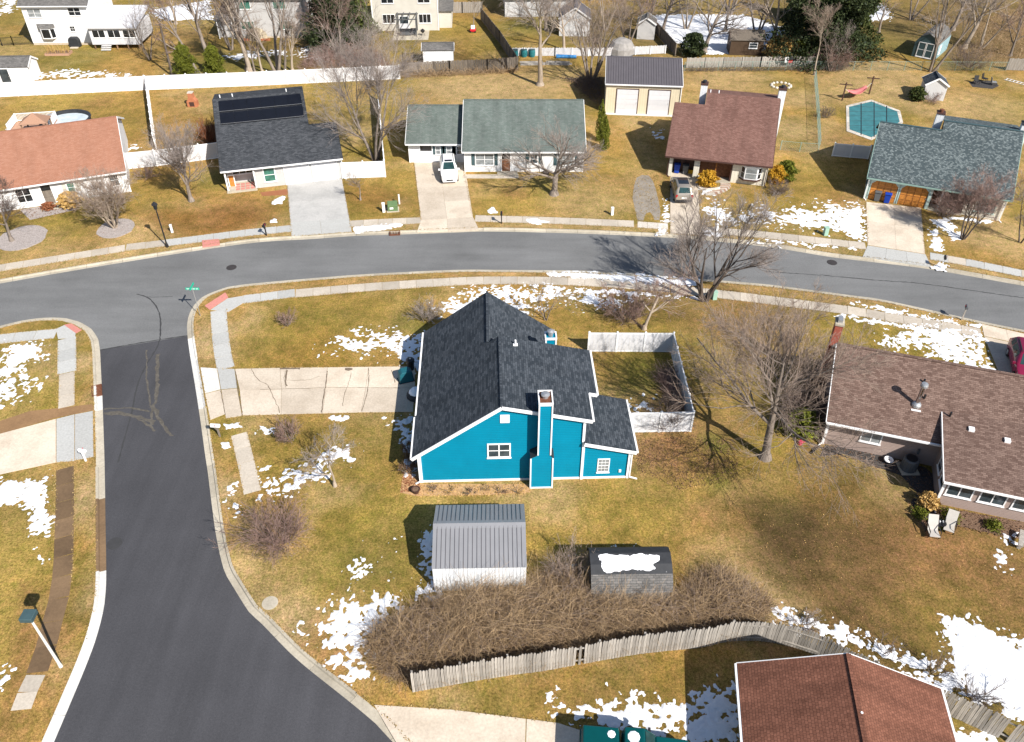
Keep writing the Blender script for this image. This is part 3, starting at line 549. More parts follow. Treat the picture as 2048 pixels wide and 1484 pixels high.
def chimney(h, x0, y0, x1, y1, z0, z1, mat, cap='white_trim', top='charcoal', trimw=.0):
    c = MB().box((x0, y0, z0), (x1, y1, z1)).build('chimney', mat, h)
    MB().box((x0 - .06, y0 - .06, z1 + .001), (x1 + .06, y1 + .06, z1 + .1)).build('chimney_cap', cap, c)
    mx, my = (x0 + x1) / 2, (y0 + y1) / 2; MB().lathe([(.16, z1 + .1), (.16, z1 + .3), (.24, z1 + .31), (.24, z1 + .36), (.1, z1 + .42)], (mx, my, 0)).build('flue', top, c)
    if trimw:
        for a, b in ((x0, y0), (x1, y0), (x1, y1), (x0, y1)): MB().box((a - trimw, b - trimw, z0), (a + trimw, b + trimw, z1)).build('corner_board', 'white_trim', c)
    return c
def vent_pipe(h, x, y, z, ht=.45, mat='white_trim', r=.06): MB().cyl((x, y, z - .1), (x, y, z + ht), r, n=8).build('vent_pipe', mat, h)
def corner(h, x, y, z1, mat='white_trim', wd=.13, z0=0.0): MB().box((x - wd / 2, y - wd / 2, z0), (x + wd / 2, y + wd / 2, z1)).build('corner_board', mat, h)
def gutter_pipe(h, x, y, z1, mat='white_trim', dx=.25, dy=-.25):
    MB().bar((x, y, z1), (x, y, .15), .08).bar((x, y, .15), (x + dx, y + dy, .05), .08).build('downspout', mat, h)
# ---------------------------------------------------------------- teal house
o = G(844, 964); T = thing('teal_house', 'bright teal house with charcoal shingle roof and tall teal chimney at the centre', 'house', o, R(1.8))
k = .155
SL = (6.78 - 2.54) / 5.75                      # steep left slope
def zl(x): return 2.54 + (x + .45) * SL
def zrn(x): return 6.78 - (x - 5.3) * .228
def zrf(x): return 6.2 - (x - 4.5) * .72
MB().ext('y', [(0, .12), (0, zl(0) - k), (5.3, 6.78 - k), (10.5, zrn(10.5) - k), (10.5, .12)], 0, 6.6).build('wall', 'teal_siding', T)
MB().box((10.5, 2.6, .12), (11.05, 6.5, zrn(11.05) - k - .02)).build('wall', 'teal_siding', T)
MB().ext('y', [(0, .12), (0, zl(0) - k), (4.5, 6.2 - k), (9.1, zrf(9.1) - k), (9.1, .12)], 6.6, 12.7).build('wall', 'teal_siding', T)
MB().ext('y', [(10.5, .12), (10.5, 3.35), (13.55, 2.55), (13.55, .12)], .02, 4.4).build('wall', 'teal_siding', T)
MB().ext('z', [(-.03, -.03), (13.6, -.03), (13.6, 4.43), (11.08, 4.43), (11.08, 6.53), (9.13, 6.53), (9.13, 12.73), (-.03, 12.73)], -.1, .119).build('foundation', 'curb_concrete', T)
roof_plane(T, [(-.45, -.3, 2.54), (5.3, -.3, 6.78), (5.3, 6.85, 6.78), (-.45, 6.85, 2.54)], 'charcoal_shingle')
roof_plane(T, [(-.33, 6.852, zl(-.33)), (4.5, 6.852, zl(4.5)), (4.5, 13.0, zl(4.5)), (-.33, 13.0, zl(-.33))], 'charcoal_shingle')
roof_plane(T, [(5.3, -.3, 6.78), (10.9, -.3, zrn(10.9)), (10.9, 2.3, zrn(10.9)), (11.45, 2.3, zrn(11.45)), (11.45, 6.85, zrn(11.45)), (5.3, 6.85, 6.78)], 'charcoal_shingle')
roof_plane(T, [(4.5, 6.8, zrf(4.5)), (9.45, 6.8, zrf(9.45)), (9.45, 13.0, zrf(9.45)), (4.5, 13.0, zrf(4.5))], 'charcoal_shingle')
roof_plane(T, [(10.53, -.3, 3.55), (13.9, -.3, 2.68), (13.9, 4.75, 2.68), (10.53, 4.75, 3.55)], 'charcoal_shingle')
MB().bar((5.3, -.28, 6.79), (5.3, 6.86, 6.79), .16, .03).build('ridge_cap', 'charcoal_shingle', T); MB().bar((4.5, 6.87, 6.24), (4.5, 13.0, 6.24), .16, .03).build('ridge_cap', 'charcoal_shingle', T)
rk = lambda p, q, w_=.05, h_=.24: MB().bar(p, q, w_, h_).build('rake_board', 'white_trim', T)
rk((-.5, -.33, 2.41), (5.3, -.33, 6.68)); rk((5.3, -.33, 6.68), (10.92, -.33, zrn(10.92) - .11)); rk((10.5, -.33, 3.43), (13.92, -.33, 2.57)); rk((10.92, 2.27, zrn(10.9) - .11), (11.5, 2.27, zrn(11.5) - .11))
rk((10.46, -.05, 3.45), (10.46, -.05, 5.45), .16, .14)
for p, q in (((-.52, -.3, 2.44), (-.52, 3.6, 2.44)), ((-.44, 3.7, 2.52), (-.44, 13, 2.52)), ((10.97, -.3, zrn(10.9) - .08), (10.97, 2.28, zrn(10.9) - .08)), ((11.52, 2.3, zrn(11.45) - .08), (11.52, 6.85, zrn(11.45) - .08)), ((13.97, -.3, 2.6), (13.97, 4.75, 2.6)), ((9.52, 6.9, zrf(9.45) - .08), (9.52, 13, zrf(9.45) - .08))): MB().bar(p, q, .12, .12).build('gutter', 'white_trim', T)
for x, y, z in ((-.0, -.0, 2.6), (13.55, 0, 2.5), (10.5, -.02, 3.4)): corner(T, x, y, z, wd=.17)
MB().box((.05, -.05, .0), (13.5, -.005, .16)).build('base_trim', 'white_trim', T)
gutter_pipe(T, -.1, -.1, 2.3, dx=-.3, dy=-.1); gutter_pipe(T, 13.68, -.1, 2.4, dx=.5, dy=-.1)
# chimney: wide foot, shoulders, narrow stack
ch = MB().ext('y', [(7.1, .02), (8.52, .02), (8.5, 2.75), (8.34, 3.05), (8.34, 7.3), (7.55, 7.3), (7.55, 3.05), (7.1, 2.75)], -.75, -.004).build('chimney', 'teal_siding', T)
MB().box((7.53, -.003, 3.2), (8.36, .4, 7.3)).build('chimney_back', 'teal_siding', ch)
cb = MB()
for p, q in (((7.1, 0), (7.1, 2.75)), ((8.52, 0), (8.5, 2.75)), ((7.55, 3.05), (7.55, 7.27)), ((8.34, 3.05), (8.34, 7.27)), ((7.1, .05), (8.52, .05)), ((7.55, 7.25), (8.34, 7.25))): cb.bar((p[0], -.77, p[1]), (q[0], -.77, q[1]), .085, .085)
cb.build('corner_board', 'white_trim', ch)
for x, e in ((7.06, .5), (8.33, .24)): MB().slab([(x, -.8, 2.8 if x < 8 else 3.1), (x + e, -.8, 3.1 if x < 8 else 2.8), (x + e, 0, 3.1 if x < 8 else 2.8), (x, 0, 2.8 if x < 8 else 3.1)], .05).build('shoulder', 'charcoal', ch)
tp = MB().box((7.5, -.82, 7.301), (8.39, -.74, 7.42)); tp.box((7.5, .36, 7.301), (8.39, .44, 7.42)); tp.box((7.5, -.74, 7.301), (7.58, .36, 7.42)); tp.box((8.31, -.74, 7.301), (8.39, .36, 7.42)); tp.build('crown_trim', 'white_trim', ch)
MB().box((7.58, -.74, 7.302), (8.31, .36, 7.34)).build('cap_plate', 'rust_iron', ch); MB().lathe([(.18, 7.34), (.18, 7.55), (.27, 7.56), (.27, 7.62), (.12, 7.69)], (7.94, -.15, 0)).build('flue', 'galvanized', ch)
c2 = MB().box((8.55, 8.1, 2), (9.25, 8.8, 5.45)).build('chimney', 'teal_siding', T)
tp = MB()
for a, b in ((8.55, 8.1), (9.25, 8.1), (9.25, 8.8), (8.55, 8.8)): tp.box((a - .05, b - .05, 2.6), (a + .05, b + .05, 5.46))
tp.box((8.48, 8.03, 5.4), (9.32, 8.12, 5.55)); tp.box((8.48, 8.78, 5.4), (9.32, 8.87, 5.55)); tp.box((8.48, 8.12, 5.4), (8.57, 8.78, 5.55)); tp.box((9.23, 8.12, 5.4), (9.32, 8.78, 5.55)); tp.build('corner_board', 'white_trim', c2)
MB().lathe([(.16, 5.45), (.16, 5.8), (.26, 5.81), (.26, 5.9), (.1, 6.0)], (8.9, 8.45, 0)).build('flue', 'galvanized', c2)
window(T, 4.35, -.003, 2.15, 1.5, 1.25, cols=2, rows=2, glass='glass', fw=.09)
window(T, 11.5, .017, .55, .8, 1.25, cols=1, rows=2, glass='glass_curtain', fw=.07, grid=(3, 4))
MB().box((5.2, -.05, 5.2), (5.78, -.002, 5.85)).build('gable_vent', 'white_trim', T); MB().box((12.95, -.06, .55), (13.1, .018, .75)).build('meter_box', 'white_trim', T)
vent_pipe(T, 6.35, 6.1, 6.5); vent_pipe(T, 8.4, 7.3, 3.6, .7); MB().box((6.2, 5.95, 6.55), (6.5, 6.2, 6.62)).build('flashing', 'white_trim', T)
# ---------------------------------------------------------------- right brown house
o = G(1645, 887); H = thing('brown_roof_house', 'mauve sided house with mottled brown shingle roof, steel stovepipe and low rear wing', 'house', o, R(-17.7))
gable(H, 'x', -.3, 16, -.55, 2.5, 5.1, 4.95, 8.0, 2.3, 0, 7.6, 'mauve_siding', 'brown_shingle', 'white_trim')
# low wing
MB().ext('x', [(-3.45, 0), (-3.45, 2.45), (0, 2.98), (0, 0)], 7.05, 15.5).build('wall', 'mauve_siding', H)
roof_plane(H, [(6.75, -3.95, 2.5), (16, -3.95, 2.5), (16, 1.75, 3.50), (6.75, 1.75, 3.50)], 'brown_shingle', .12)
MB().bar((6.73, -3.95, 2.41), (6.73, 1.6, 3.38), .05, .2).build('rake_board', 'white_trim', H); MB().bar((6.75, -4.0, 2.4), (16, -4.0, 2.4), .11, .12).build('gutter', 'white_trim', H)
for x in (7.25, 9.15, 11.05): window(H, x, -3.453, .95, 1.55, 1.15, cols=2, rows=1, glass='glass', fw=.08)
for y in (-1.0, -2.4): window(H, 7.047, y, 1.1, 1.0, 1.05, rot=R(-90), cols=1, rows=2, glass='glass_dark')
window(H, 2.15, -.003, .95, 1.35, 1.2, cols=2, rows=1, glass='glass_curtain', fw=.08)
corner(H, 0, 0, 2.45); corner(H, 7.05, -3.45, 2.4); gutter_pipe(H, -.1, -.12, 2.35, 'white_trim', -.2, -.3); MB().bar((-.2, -.5, .2), (-.75, -1.3, .06), .1).build('downspout', 'black_metal', H); gutter_pipe(H, 6.95, -3.6, 2.35, dx=.0, dy=-.8)
sp = MB().cyl((5.15, 1.75, 3.3), (5.15, 1.75, 5.1), .13).build('stovepipe', 'chrome', H); MB().lathe([(.32, 3.45), (.3, 3.6), (.2, 3.72), (.14, 3.74)], (5.15, 1.75, 0)).build('flashing', 'galvanized', sp); MB().lathe([(.14, 5.1), (.25, 5.12), (.25, 5.25), (.2, 5.36), (.05, 5.4)], (5.15, 1.75, 0)).build('rain_cap', 'galvanized', sp)
MB().box((4.85, 1.3, 3.28), (5.45, 2.2, 3.36)).build('base_plate', 'white_trim', sp).rotation_euler = (0, 0, 0)
for x, y, z in ((8.3, .35, 3.28), (10.4, .0, 3.22)): MB().box((x, y, z - .1), (x + .35, y + .35, z + .14)).build('roof_vent', 'white_trim', H)
for x, y, z in ((5.5, 3.4, 4.2), (5.6, 2.3, 3.75), (7.2, 1.3, 3.5)): vent_pipe(H, x, y, z, .3, 'black_metal', .07)
cr = MB().box((-.55, 6.3, 0), (-.03, 7.2, 5.6)).build('chimney', 'brick_red', H); MB().box((-.6, 6.25, 5.6), (.02, 7.25, 5.75)).build('chimney_cap', 'curb_concrete', cr); MB().box((-.45, 6.45, 5.75), (-.13, 7.05, 6.0)).build('flue', 'galvanized', cr)
MB().bar((5.9, -.1, .9), (5.9, -.1, 1.3), .12).build('meter', 'grey_plastic', H)
ac = thing('air_conditioner', 'round green-grey air conditioning unit in the corner of the brown roofed house', 'air conditioner', G(1815, 938)); MB().lathe([(.5, .08), (.5, .95), (.44, 1.02)], n=16).build('casing', 'grey_plastic', ac); MB().lathe([(.36, 1.02), (.36, 1.05)], n=16).build('fan_grille', 'black_metal', ac); MB().box((-.6, -.6, 0), (.6, .6, .08)).build('pad', 'curb_concrete', ac)
for i in range(16): a = i * math.pi / 8; MB().box((-.015, -.53, .12), (.015, -.5, .92)).build('fin', 'grey_plastic', ac).rotation_euler = (0, 0, a)
hr = thing('hose_reel', 'white coiled hose reel by the mauve wall', 'hose reel', G(1775, 925)); MB().lathe([(.28, .25), (.32, .3), (.28, .35), (.2, .3)], n=16).build('coil', 'white_trim', hr); MB().box((-.05, -.05, 0), (.05, .05, .3)).build('stand', 'black_metal', hr)
# ---------------------------------------------------------------- lower right house
o = Vector((11.5, 22.6)); H = thing('rust_roof_house', 'rust orange shingle roof house cut off by the bottom right edge', 'house', (o.x, o.y), R(-8))
gable(H, 'y', -13, -.2, -.18, 2.5, 4.72, 4.5, 9.6, 2.5, .25, 9.2, 'beige_siding', 'rust_shingle', 'white_trim', rake=(1, 1)); vent_pipe(H, 4.8, -3.2, 4.4, .15)
# ---------------------------------------------------------------- white house with sage roof
H = thing('sage_roof_house', 'white house with sage green shingle roof and dark shutters behind the white car', 'house', (-11.3, 84.9), 0)
gable(H, 'x', -.3, 6.25, -.5, 2.4, 4.6, 4.7, 9.6, 2.4, 0, 9.2, 'white_siding', 'sage_shingle', 'white_trim', rake=(1, 0))
gable(H, 'x', 5.95, 19.2, -2.7, 2.5, 4.1, 5.5, 10.9, 2.5, -2.3, 10.5, 'white_siding', 'sage_shingle', 'white_trim')
door(H, 1.1, -.003, 0, 1.5, 2.0, glass='glass_dark', rows=3)
for x, gl in ((2.9, 'glass_curtain'), (4.1, 'glass_curtain'), (5.2, 'glass')): window(H, x, -.003, .95, .55 if x < 5 else .6, .95, glass=gl, shut='dark_teal_trim', fw=.06)
for x, wd, c in ((7.35, 2.0, 2), (16.2, 1.8, 2)): window(H, x, -2.303, .75, wd, 1.35, cols=c, rows=2, glass='glass_curtain', shut='dark_teal_trim')
window(H, 13.2, -2.303, .95, .9, 1.05, glass='glass', shut='dark_teal_trim'); door(H, 10.1, -2.303, .1, 1.1, 2.05, mat='interior_brown', rows=3, glass='glass_dark'); MB().box((9.7, -3.3, 0), (11.9, -2.32, .1)).build('step', 'curb_concrete', H)
MB().lathe([(.35, 0), (.4, .25), (.05, .4)], (15, -2.8, .0)).build('shrub_stand', 'dark_bark', H); corner(H, 6.22, -2.3, 2.4); corner(H, 18.95, -2.3, 2.4); corner(H, 0, 0, 2.3)
MB().box((6.0, -3.9, 0), (12, -3.0, .03)).build('front_walk', 'old_walk', H)
# ---------------------------------------------------------------- dark grey house with solar
o = G(458, 383); H = thing('solar_roof_house', 'light grey house with dark shingle roof carrying black solar panels and double white garage', 'house', o, R(14.7))
ez, ey, rz, ry = 2.5, -.45, 6.6, 8.6; sl_ = (rz - ez) / (ry - ey)
roof_plane(H, [(-.35, ey, ez), (12.05, ey, ez), (12.05, 4.2, ez + (4.2 - ey) * sl_), (9.2, 4.2, ez + (4.2 - ey) * sl_), (9.2, ry, rz), (-.35, ry, rz)], 'graphite_shingle')
roof_plane(H, [(-.35, ry, rz), (9.2, ry, rz), (9.2, 12.2, 5.85), (-.35, 12.2, 5.85)], 'graphite_shingle'); roof_plane(H, [(9.2, 4.2, ez + 4.65 * sl_), (12.05, 4.2, ez + 4.65 * sl_), (12.05, 8.6, 2.6), (9.2, 8.6, 2.6)], 'graphite_shingle')
MB().ext('x', [(.02, 0), (.02, 2.5), (ry, rz - .16), (11.9, 5.75), (11.9, 0)], 2.95, 9.0).build('wall', 'grey_siding', H); MB().ext('x', [(1.6, 0), (1.6, 3.2), (ry, rz - .16), (11.9, 5.75), (11.9, 0)], 0, 2.94).build('wall', 'grey_siding', H); MB().ext('x', [(.02, 0), (.02, 2.5), (4.2, 4.45), (8.2, 2.6), (8.2, 0)], 9.0, 11.8).build('wall', 'grey_siding', H)
MB().box((-.15, -.5, 0), (2.9, 1.6, .18)).build('porch_floor', 'curb_concrete', H); post(H, 0, -.15, .18, 2.45, .16); post(H, 2.86, -.15, .18, 2.45, .16); MB().box((-.1, -.25, 2.3), (2.95, -.08, 2.48)).build('beam', 'white_trim', H)
window(H, .6, 1.597, 1.05, 2.1, 1.0, cols=3, rows=1, glass='glass_dark'); door(H, .08, .75, .18, .7, 1.2, mat='wood_orange', rows=2, name='cabinet'); 
for i in range(4):
    for j in range(3): MB().box((.75 + i * .5, -.3 + j * .55, .181), (1.15 + i * .5, .1 + j * .55, .2)).build('porch_tile', 'red_ramp', H)
window(H, 3.75, .017, .55, 1.25, 1.6, cols=1, rows=2, glass='glass_green', fw=.1); door(H, 5.85, .017, 0, 2.65, 2.1, rows=4, cols=1, mat='white_vinyl', name='garage_door', gap=.02); door(H, 8.75, .017, 0, 2.65, 2.1, rows=4, cols=1, mat='white_vinyl', name='garage_door', gap=.02)
for a, b in (((5.86, 2.1), (6.2, 2.42)), ((8.45, 2.1), (8.1, 2.42)), ((8.76, 2.1), (9.1, 2.42)), ((11.35, 2.1), (11.0, 2.42))): MB().bar((a[0], -.05, a[1]), (b[0], -.05, b[1]), .06, .16).build('bracket', 'brown_trim', H)
MB().bar((-.35, ey - .06, ez - .09), (12.05, ey - .06, ez - .09), .11, .13).build('gutter', 'white_trim', H); MB().bar((-.37, ey, ez - .1), (-.37, ry, rz - .1), .05, .2).build('rake_board', 'charcoal', H); MB().bar((12.08, ey, ez - .1), (12.08, 4.2, ez + 4.65 * sl_ - .1), .05, .2).build('rake_board', 'charcoal', H); gutter_pipe(H, 11.9, -.15, 2.4)
def onr(x, y, dz): return (x, y, ez + (y - ey) * sl_ + dz)
for j, (y0, y1) in enumerate(((5.15, 6.65), (6.75, 8.2))):
    for i in range(6):
        x0 = .25 + i * 1.44; MB().slab([onr(x0, y0, .09), onr(x0 + 1.41, y0, .09), onr(x0 + 1.41, y1, .09), onr(x0, y1, .09)], .04).build('solar_panel', 'solar_black', H)
    MB().bar(onr(.25, y0 + .06, .12), onr(8.85, y0 + .06, .12), .03, .02).build('rail', 'galvanized', H)
for x in (.4, 1.7, 7.4): vent_pipe(H, x, 9.2, 6.4, .4)
# ---------------------------------------------------------------- terracotta ranch
o = G(262, 383); H = thing('terracotta_roof_house', 'low white ranch house with terracotta shingle roof at the left edge', 'house', o, R(21))
gable(H, 'x', -17, .2, -.45, 2.5, 7.0, 5.4, 14.2, 2.5, 0, 13.7, 'white_siding', 'terracotta_shingle', 'white_trim')
window(H, -1.7, -.003, .85, .95, 1.35, glass='glass'); window(H, -5.7, -.003, .95, .75, 1.0, glass='glass_green', shut='beige_siding'); door(H, -8.15, -.003, .1, 1.1, 2.1, mat='dark_wood' , rows=3, glass='glass_dark'); window(H, -10.4, -.003, .6, 1.4, 1.5, cols=2, glass='glass_dark'); window(H, -13.4, -.003, .6, 1.4, 1.5, cols=2, glass='glass_dark'); corner(H, 0, 0, 2.4)
MB().box((-8.5, -1.3, 0), (-6.9, -.02, .09)).build('step', 'curb_concrete', H)
# ---------------------------------------------------------------- mauve roof house
o = G(1335, 352); H = thing('mauve_roof_house', 'cream house with mauve brown roof, two white chimneys and bay window', 'house', o, R(-14))
ey, ez, ry, rz = -.5, 2.5, 7.5, 6.6; sl_ = (rz - ez) / (ry - ey)
yl = 6.0; roof_plane(H, [(-.45, ey, ez), (10.5, ey, ez), (10.5, ry, rz), (2.75, ry, rz), (2.75, yl, ez + (yl - ey) * sl_), (-.45, yl, ez + (yl - ey) * sl_)], 'mauve_shingle')
roof_plane(H, [(2.75, ry, rz), (10.5, ry, rz), (10.5, 11.2, 5.7), (2.75, 11.2, 5.7)], 'mauve_shingle'); zz = ez + (yl - ey) * sl_; roof_plane(H, [(-.45, yl, zz), (2.75, yl, zz), (2.75, 11, 3.2), (-.45, 11, 3.2)], 'mauve_shingle')
MB().ext('x', [(1.5, 0), (1.5, 3.3), (yl, zz - .16), (10.6, 3.3), (10.6, 0)], 0, 2.9).build('wall', 'palegreen_siding', H); MB().ext('x', [(.9, 0), (.9, 2.9), (ry, rz - .16), (10.8, 5.7), (10.8, 0)], 2.91, 6.6).build('wall', 'interior_brown', H); MB().ext('x', [(.1, 0), (.1, 2.6), (ry, rz - .16), (10.8, 5.7), (10.8, 0)], 6.61, 10.2).build('wall', 'cream_siding', H)
MB().box((0, .05, 0), (.35, 1.5, 2.5)).build('pier', 'cream_siding', H); MB().box((2.62, .05, 0), (3.2, 1.5, 2.5)).build('pier', 'cream_siding', H); MB().box((.35, .05, 2.2), (2.62, .25, 2.52)).build('beam', 'cream_siding', H); MB().box((3.2, .05, 2.25), (6.6, .2, 2.5)).build('beam', 'brown_trim', H)
MB().box((.4, 1.38, 0), (2.6, 1.48, 2.2)).build('garage_door', 'brown_trim', H); post(H, 4.9, .12, 0, 2.4, .12, 'wood_frame'); post(H, 6.5, .12, 0, 2.4, .12, 'brown_trim'); MB().box((3.2, -.3, 0), (6.6, .9, .12)).build('porch_floor', 'curb_concrete', H)
bw = MB().ext('z', [(7.5, .1), (7.9, -.35), (9.2, -.35), (9.6, .1)], .75, 2.1).build('bay_window', 'white_trim', H); MB().ext('z', [(7.4, .1), (7.85, -.42), (9.25, -.42), (9.7, .1)], .6, .749).build('sill', 'brown_trim', bw); MB().ext('z', [(7.4, .1), (7.85, -.42), (9.25, -.42), (9.7, .1)], 2.101, 2.2).build('bay_roof', 'white_trim', bw)
for i, (p, q) in enumerate((((7.5, .1), (7.9, -.35)), ((7.9, -.35), (9.2, -.35)), ((9.2, -.35), (9.6, .1)))):
    p = Vector(p); q = Vector(q); dd = (q - p).normalized(); nn = Vector((dd.y, -dd.x)) * .012; a = p + dd * .09 + nn; b = q - dd * .09 + nn
    for z0, z1 in ((.85, 1.4), (1.45, 2.0)): MB().poly([(a.x, a.y, z0), (b.x, b.y, z0), (b.x, b.y, z1), (a.x, a.y, z1)], [(0, 1, 2, 3)]).build('pane', 'glass_curtain' if i == 1 else 'glass_dark', bw)
MB().bar((-.45, ey - .06, ez - .09), (6.7, ey - .06, ez - .09), .1, .12).build('gutter', 'brown_trim', H); MB().bar((6.75, ey - .06, ez - .09), (10.5, ey - .06, ez - .09), .1, .12).build('gutter', 'brown_trim', H)
MB().bar((-.48, ey, ez - .1), (-.48, yl, zz - .1), .05, .2).build('rake_board', 'brown_trim', H); MB().bar((10.53, ey, ez - .1), (10.53, ry, rz - .1), .05, .2).build('rake_board', 'brown_trim', H); gutter_pipe(H, 10.1, -.05, 2.4, 'brown_trim'); gutter_pipe(H, -.1, .0, 2.4, 'brown_trim'); window(H, -.003, 5.2, 1.9, .6, 1.6, R(-90))
chimney(H, 2.0, 8.0, 2.7, 8.9, 3, 7.2, 'white_ribbed', 'brown_trim'); chimney(H, 10.25, 8.2, 11.0, 9.2, 0, 7.3, 'white_ribbed', 'brown_trim'); 
for x in (3.1, 4.0): vent_pipe(H, x, 7.9, 6.4, .4)
# ---------------------------------------------------------------- slate roof house
o = G(1727, 397); H = thing('slate_roof_house', 'pale green house with speckled slate roof and two orange wooden garage doors', 'house', o, R(-22))
ey, ez, ry, rz = -.45, 2.55, 6.8, 6.6; sl_ = (rz - ez) / (ry - ey); yl = 5.7; zz = ez + (yl - ey) * sl_
roof_plane(H, [(-.25, ey, ez), (13.0, ey, ez), (13.0, ry, rz), (5.7, ry, rz), (5.7, yl, zz), (-.25, yl, zz)], 'slate_shingle'); roof_plane(H, [(5.7, ry, rz), (13, ry, rz), (13, 11, 5.6), (5.7, 11, 5.6)], 'slate_shingle'); roof_plane(H, [(-.25, yl, zz), (5.7, yl, zz), (5.7, 11, 3.3), (-.25, 11, 3.3)], 'slate_shingle')
MB().ext('x', [(.1, 0), (.1, 2.6), (yl, zz - .16), (10.6, 3.35), (10.6, 0)], 0, 6.1).build('wall', 'palegreen_siding', H); MB().ext('x', [(1.2, 0), (1.2, 3.2), (ry, rz - .16), (10.7, 5.6), (10.7, 0)], 6.11, 9.2).build('wall', 'interior_brown', H); MB().ext('x', [(.1, 0), (.1, 2.6), (ry, rz - .16), (10.7, 5.6), (10.7, 0)], 9.21, 12.75).build('wall', 'cream_siding', H)
for x in (.25, 3.1):
    dr = door(H, x, .097, 0, 2.75, 2.15, mat='wood_orange', frame='aqua_trim', rows=4, cols=4, name='garage_door', pm='wood_frame', gap=.09)
    for a, sg in ((.1, 1), (2.65, -1)): MB().poly([(a, -.07, 1.75), (a, -.07, 2.16), (a + sg * .42, -.07, 2.16)], [(0, 1, 2)]).build('corner_brace', 'aqua_trim', dr)
MB().box((0, -.02, 2.25), (6.1, .09, 2.55)).build('beam', 'aqua_trim', H); corner(H, 5.95, .1, 2.4, 'aqua_trim', .28); corner(H, .05, .08, 2.4, 'aqua_trim', .2); post(H, 7.0, .15, 0, 2.4, .14); window(H, 10.2, .097, .6, 1.8, 1.5, cols=2, rows=1, frame='aqua_trim', glass='glass_curtain'); MB().box((6.1, -.2, 0), (9.2, 1.2, .1)).build('porch_floor', 'curb_concrete', H)
window(H, -.003, 2.4, .9, .8, 1.8, R(-90), glass='glass_dark', frame='dark_teal_trim'); MB().bar((-.25, ey - .06, ez - .09), (9.3, ey - .06, ez - .09), .11, .12).build('gutter', 'green_trim', H); MB().bar((9.35, ey - .06, ez - .09), (13, ey - .06, ez - .09), .11, .12).build('gutter', 'green_trim', H); MB().bar((-.28, ey, ez - .1), (-.28, yl, zz - .1), .05, .2).build('rake_board', 'green_trim', H); MB().bar((13.03, ey, ez - .1), (13.03, ry, rz - .1), .05, .2).build('rake_board', 'green_trim', H)
MB().bar((-.25, yl, zz + .005), (5.7, yl, zz + .005), .24, .05).build('ridge_cap', 'dark_teal_trim', H); MB().bar((5.7, ry, rz + .005), (13, ry, rz + .005), .24, .05).build('ridge_cap', 'dark_teal_trim', H); chimney(H, 4.9, 7.2, 5.6, 8.1, 3, 7.0, 'white_ribbed', 'brown_trim', 'rust_iron'); chimney(H, 12.77, 7.4, 13.5, 8.4, 0, 7.0, 'white_ribbed', 'charcoal'); gutter_pipe(H, 12.6, -.05, 2.4); gutter_pipe(H, .0, -.15, 2.4)
# ---------------------------------------------------------------- metal garage
o = G(1209, 226); H = thing('metal_garage', 'cream metal garage with dark ribbed roof and two white roller doors', 'garage', o, R(-5))
gable(H, 'x', -.15, 9.15, -.2, 3.75, 4.6, 5.4, 9.3, 3.75, 0, 9.1, 'cream_metal', 'dark_metal_roof', 'white_trim', ova=.15, th=.08)
for i in range(31):
    x = -.1 + i * .305; MB().bar((x, -.2, 3.78), (x, 4.6, 5.43), .045, .05).build('roof_rib', 'dark_metal_roof', H)
for x in (1.25, 5.1): door(H, x, -.003, .05, 2.75, 3.0, rows=5, mat='white_vinyl', name='garage_door', gap=.015, frame='brown_trim')
MB().box((-.2, -.5, 0), (9.2, 0, .04)).build('apron', 'white_concrete', H); gutter_pipe(H, 9.05, -.1, 3.6)
# ---------------------------------------------------------------- back row houses
o = G(68, 90); H = thing('white_two_storey_house', 'white two storey house with bay window and attached sunroom in the top left', 'house', o, R(1))
MB().ext('x', [(0, .3), (0, 5.7), (4.5, 8.2), (9, 5.7), (9, .3)], 0, 9.4).build('wall', 'white_siding', H); MB().box((0.02, .02, 0), (9.38, 8.9, .3)).build('foundation', 'tan_drive', H)
roof_plane(H, [(-.3, -.4, 5.6), (9.7, -.4, 5.6), (9.7, 4.5, 8.4), (-.3, 4.5, 8.4)], 'grey_shed_shingle'); roof_plane(H, [(-.3, 9.4, 5.6), (9.7, 9.4, 5.6), (9.7, 4.5, 8.4), (-.3, 4.5, 8.4)], 'grey_shed_shingle'); MB().bar((-.3, -.46, 5.5), (9.7, -.46, 5.5), .11, .13).build('gutter', 'white_trim', H)
window(H, .7, -.003, 3.9, 2.0, 1.2, cols=2, glass='glass_curtain'); window(H, 6.6, -.003, 4.1, 1.8, 1.15, cols=2, glass='glass_dark'); window(H, 6.05, -.003, 1.9, .8, .8, glass='glass_dark', grid=(2, 2))
bw = MB().ext('z', [(1.5, 0), (2.0, -.55), (3.3, -.55), (3.8, 0)], 1.0, 2.5).build('bay_window', 'white_trim', H); MB().poly([(1.4, 0, 3.0), (3.9, 0, 3.0), (3.45, -.65, 2.5), (1.85, -.65, 2.5), (1.35, 0, 2.5), (3.95, 0, 2.5)], [(0, 1, 2, 3), (0, 3, 4), (1, 5, 2), (3, 2, 5, 4)]).build('bay_roof', 'grey_shed_shingle', bw)
for p, q in (((2.0, -.55), (3.3, -.55)), ((3.3, -.55), (3.8, 0)), ((1.5, 0), (2.0, -.55))):
    p = Vector(p); q = Vector(q); dd = (q - p).normalized(); nn = Vector((dd.y, -dd.x)) * .012; a = p + dd * .09 + nn; b = q - dd * .09 + nn; MB().poly([(a.x, a.y, 1.15), (b.x, b.y, 1.15), (b.x, b.y, 2.35), (a.x, a.y, 2.35)], [(0, 1, 2, 3)]).build('pane', 'glass_dark', bw)
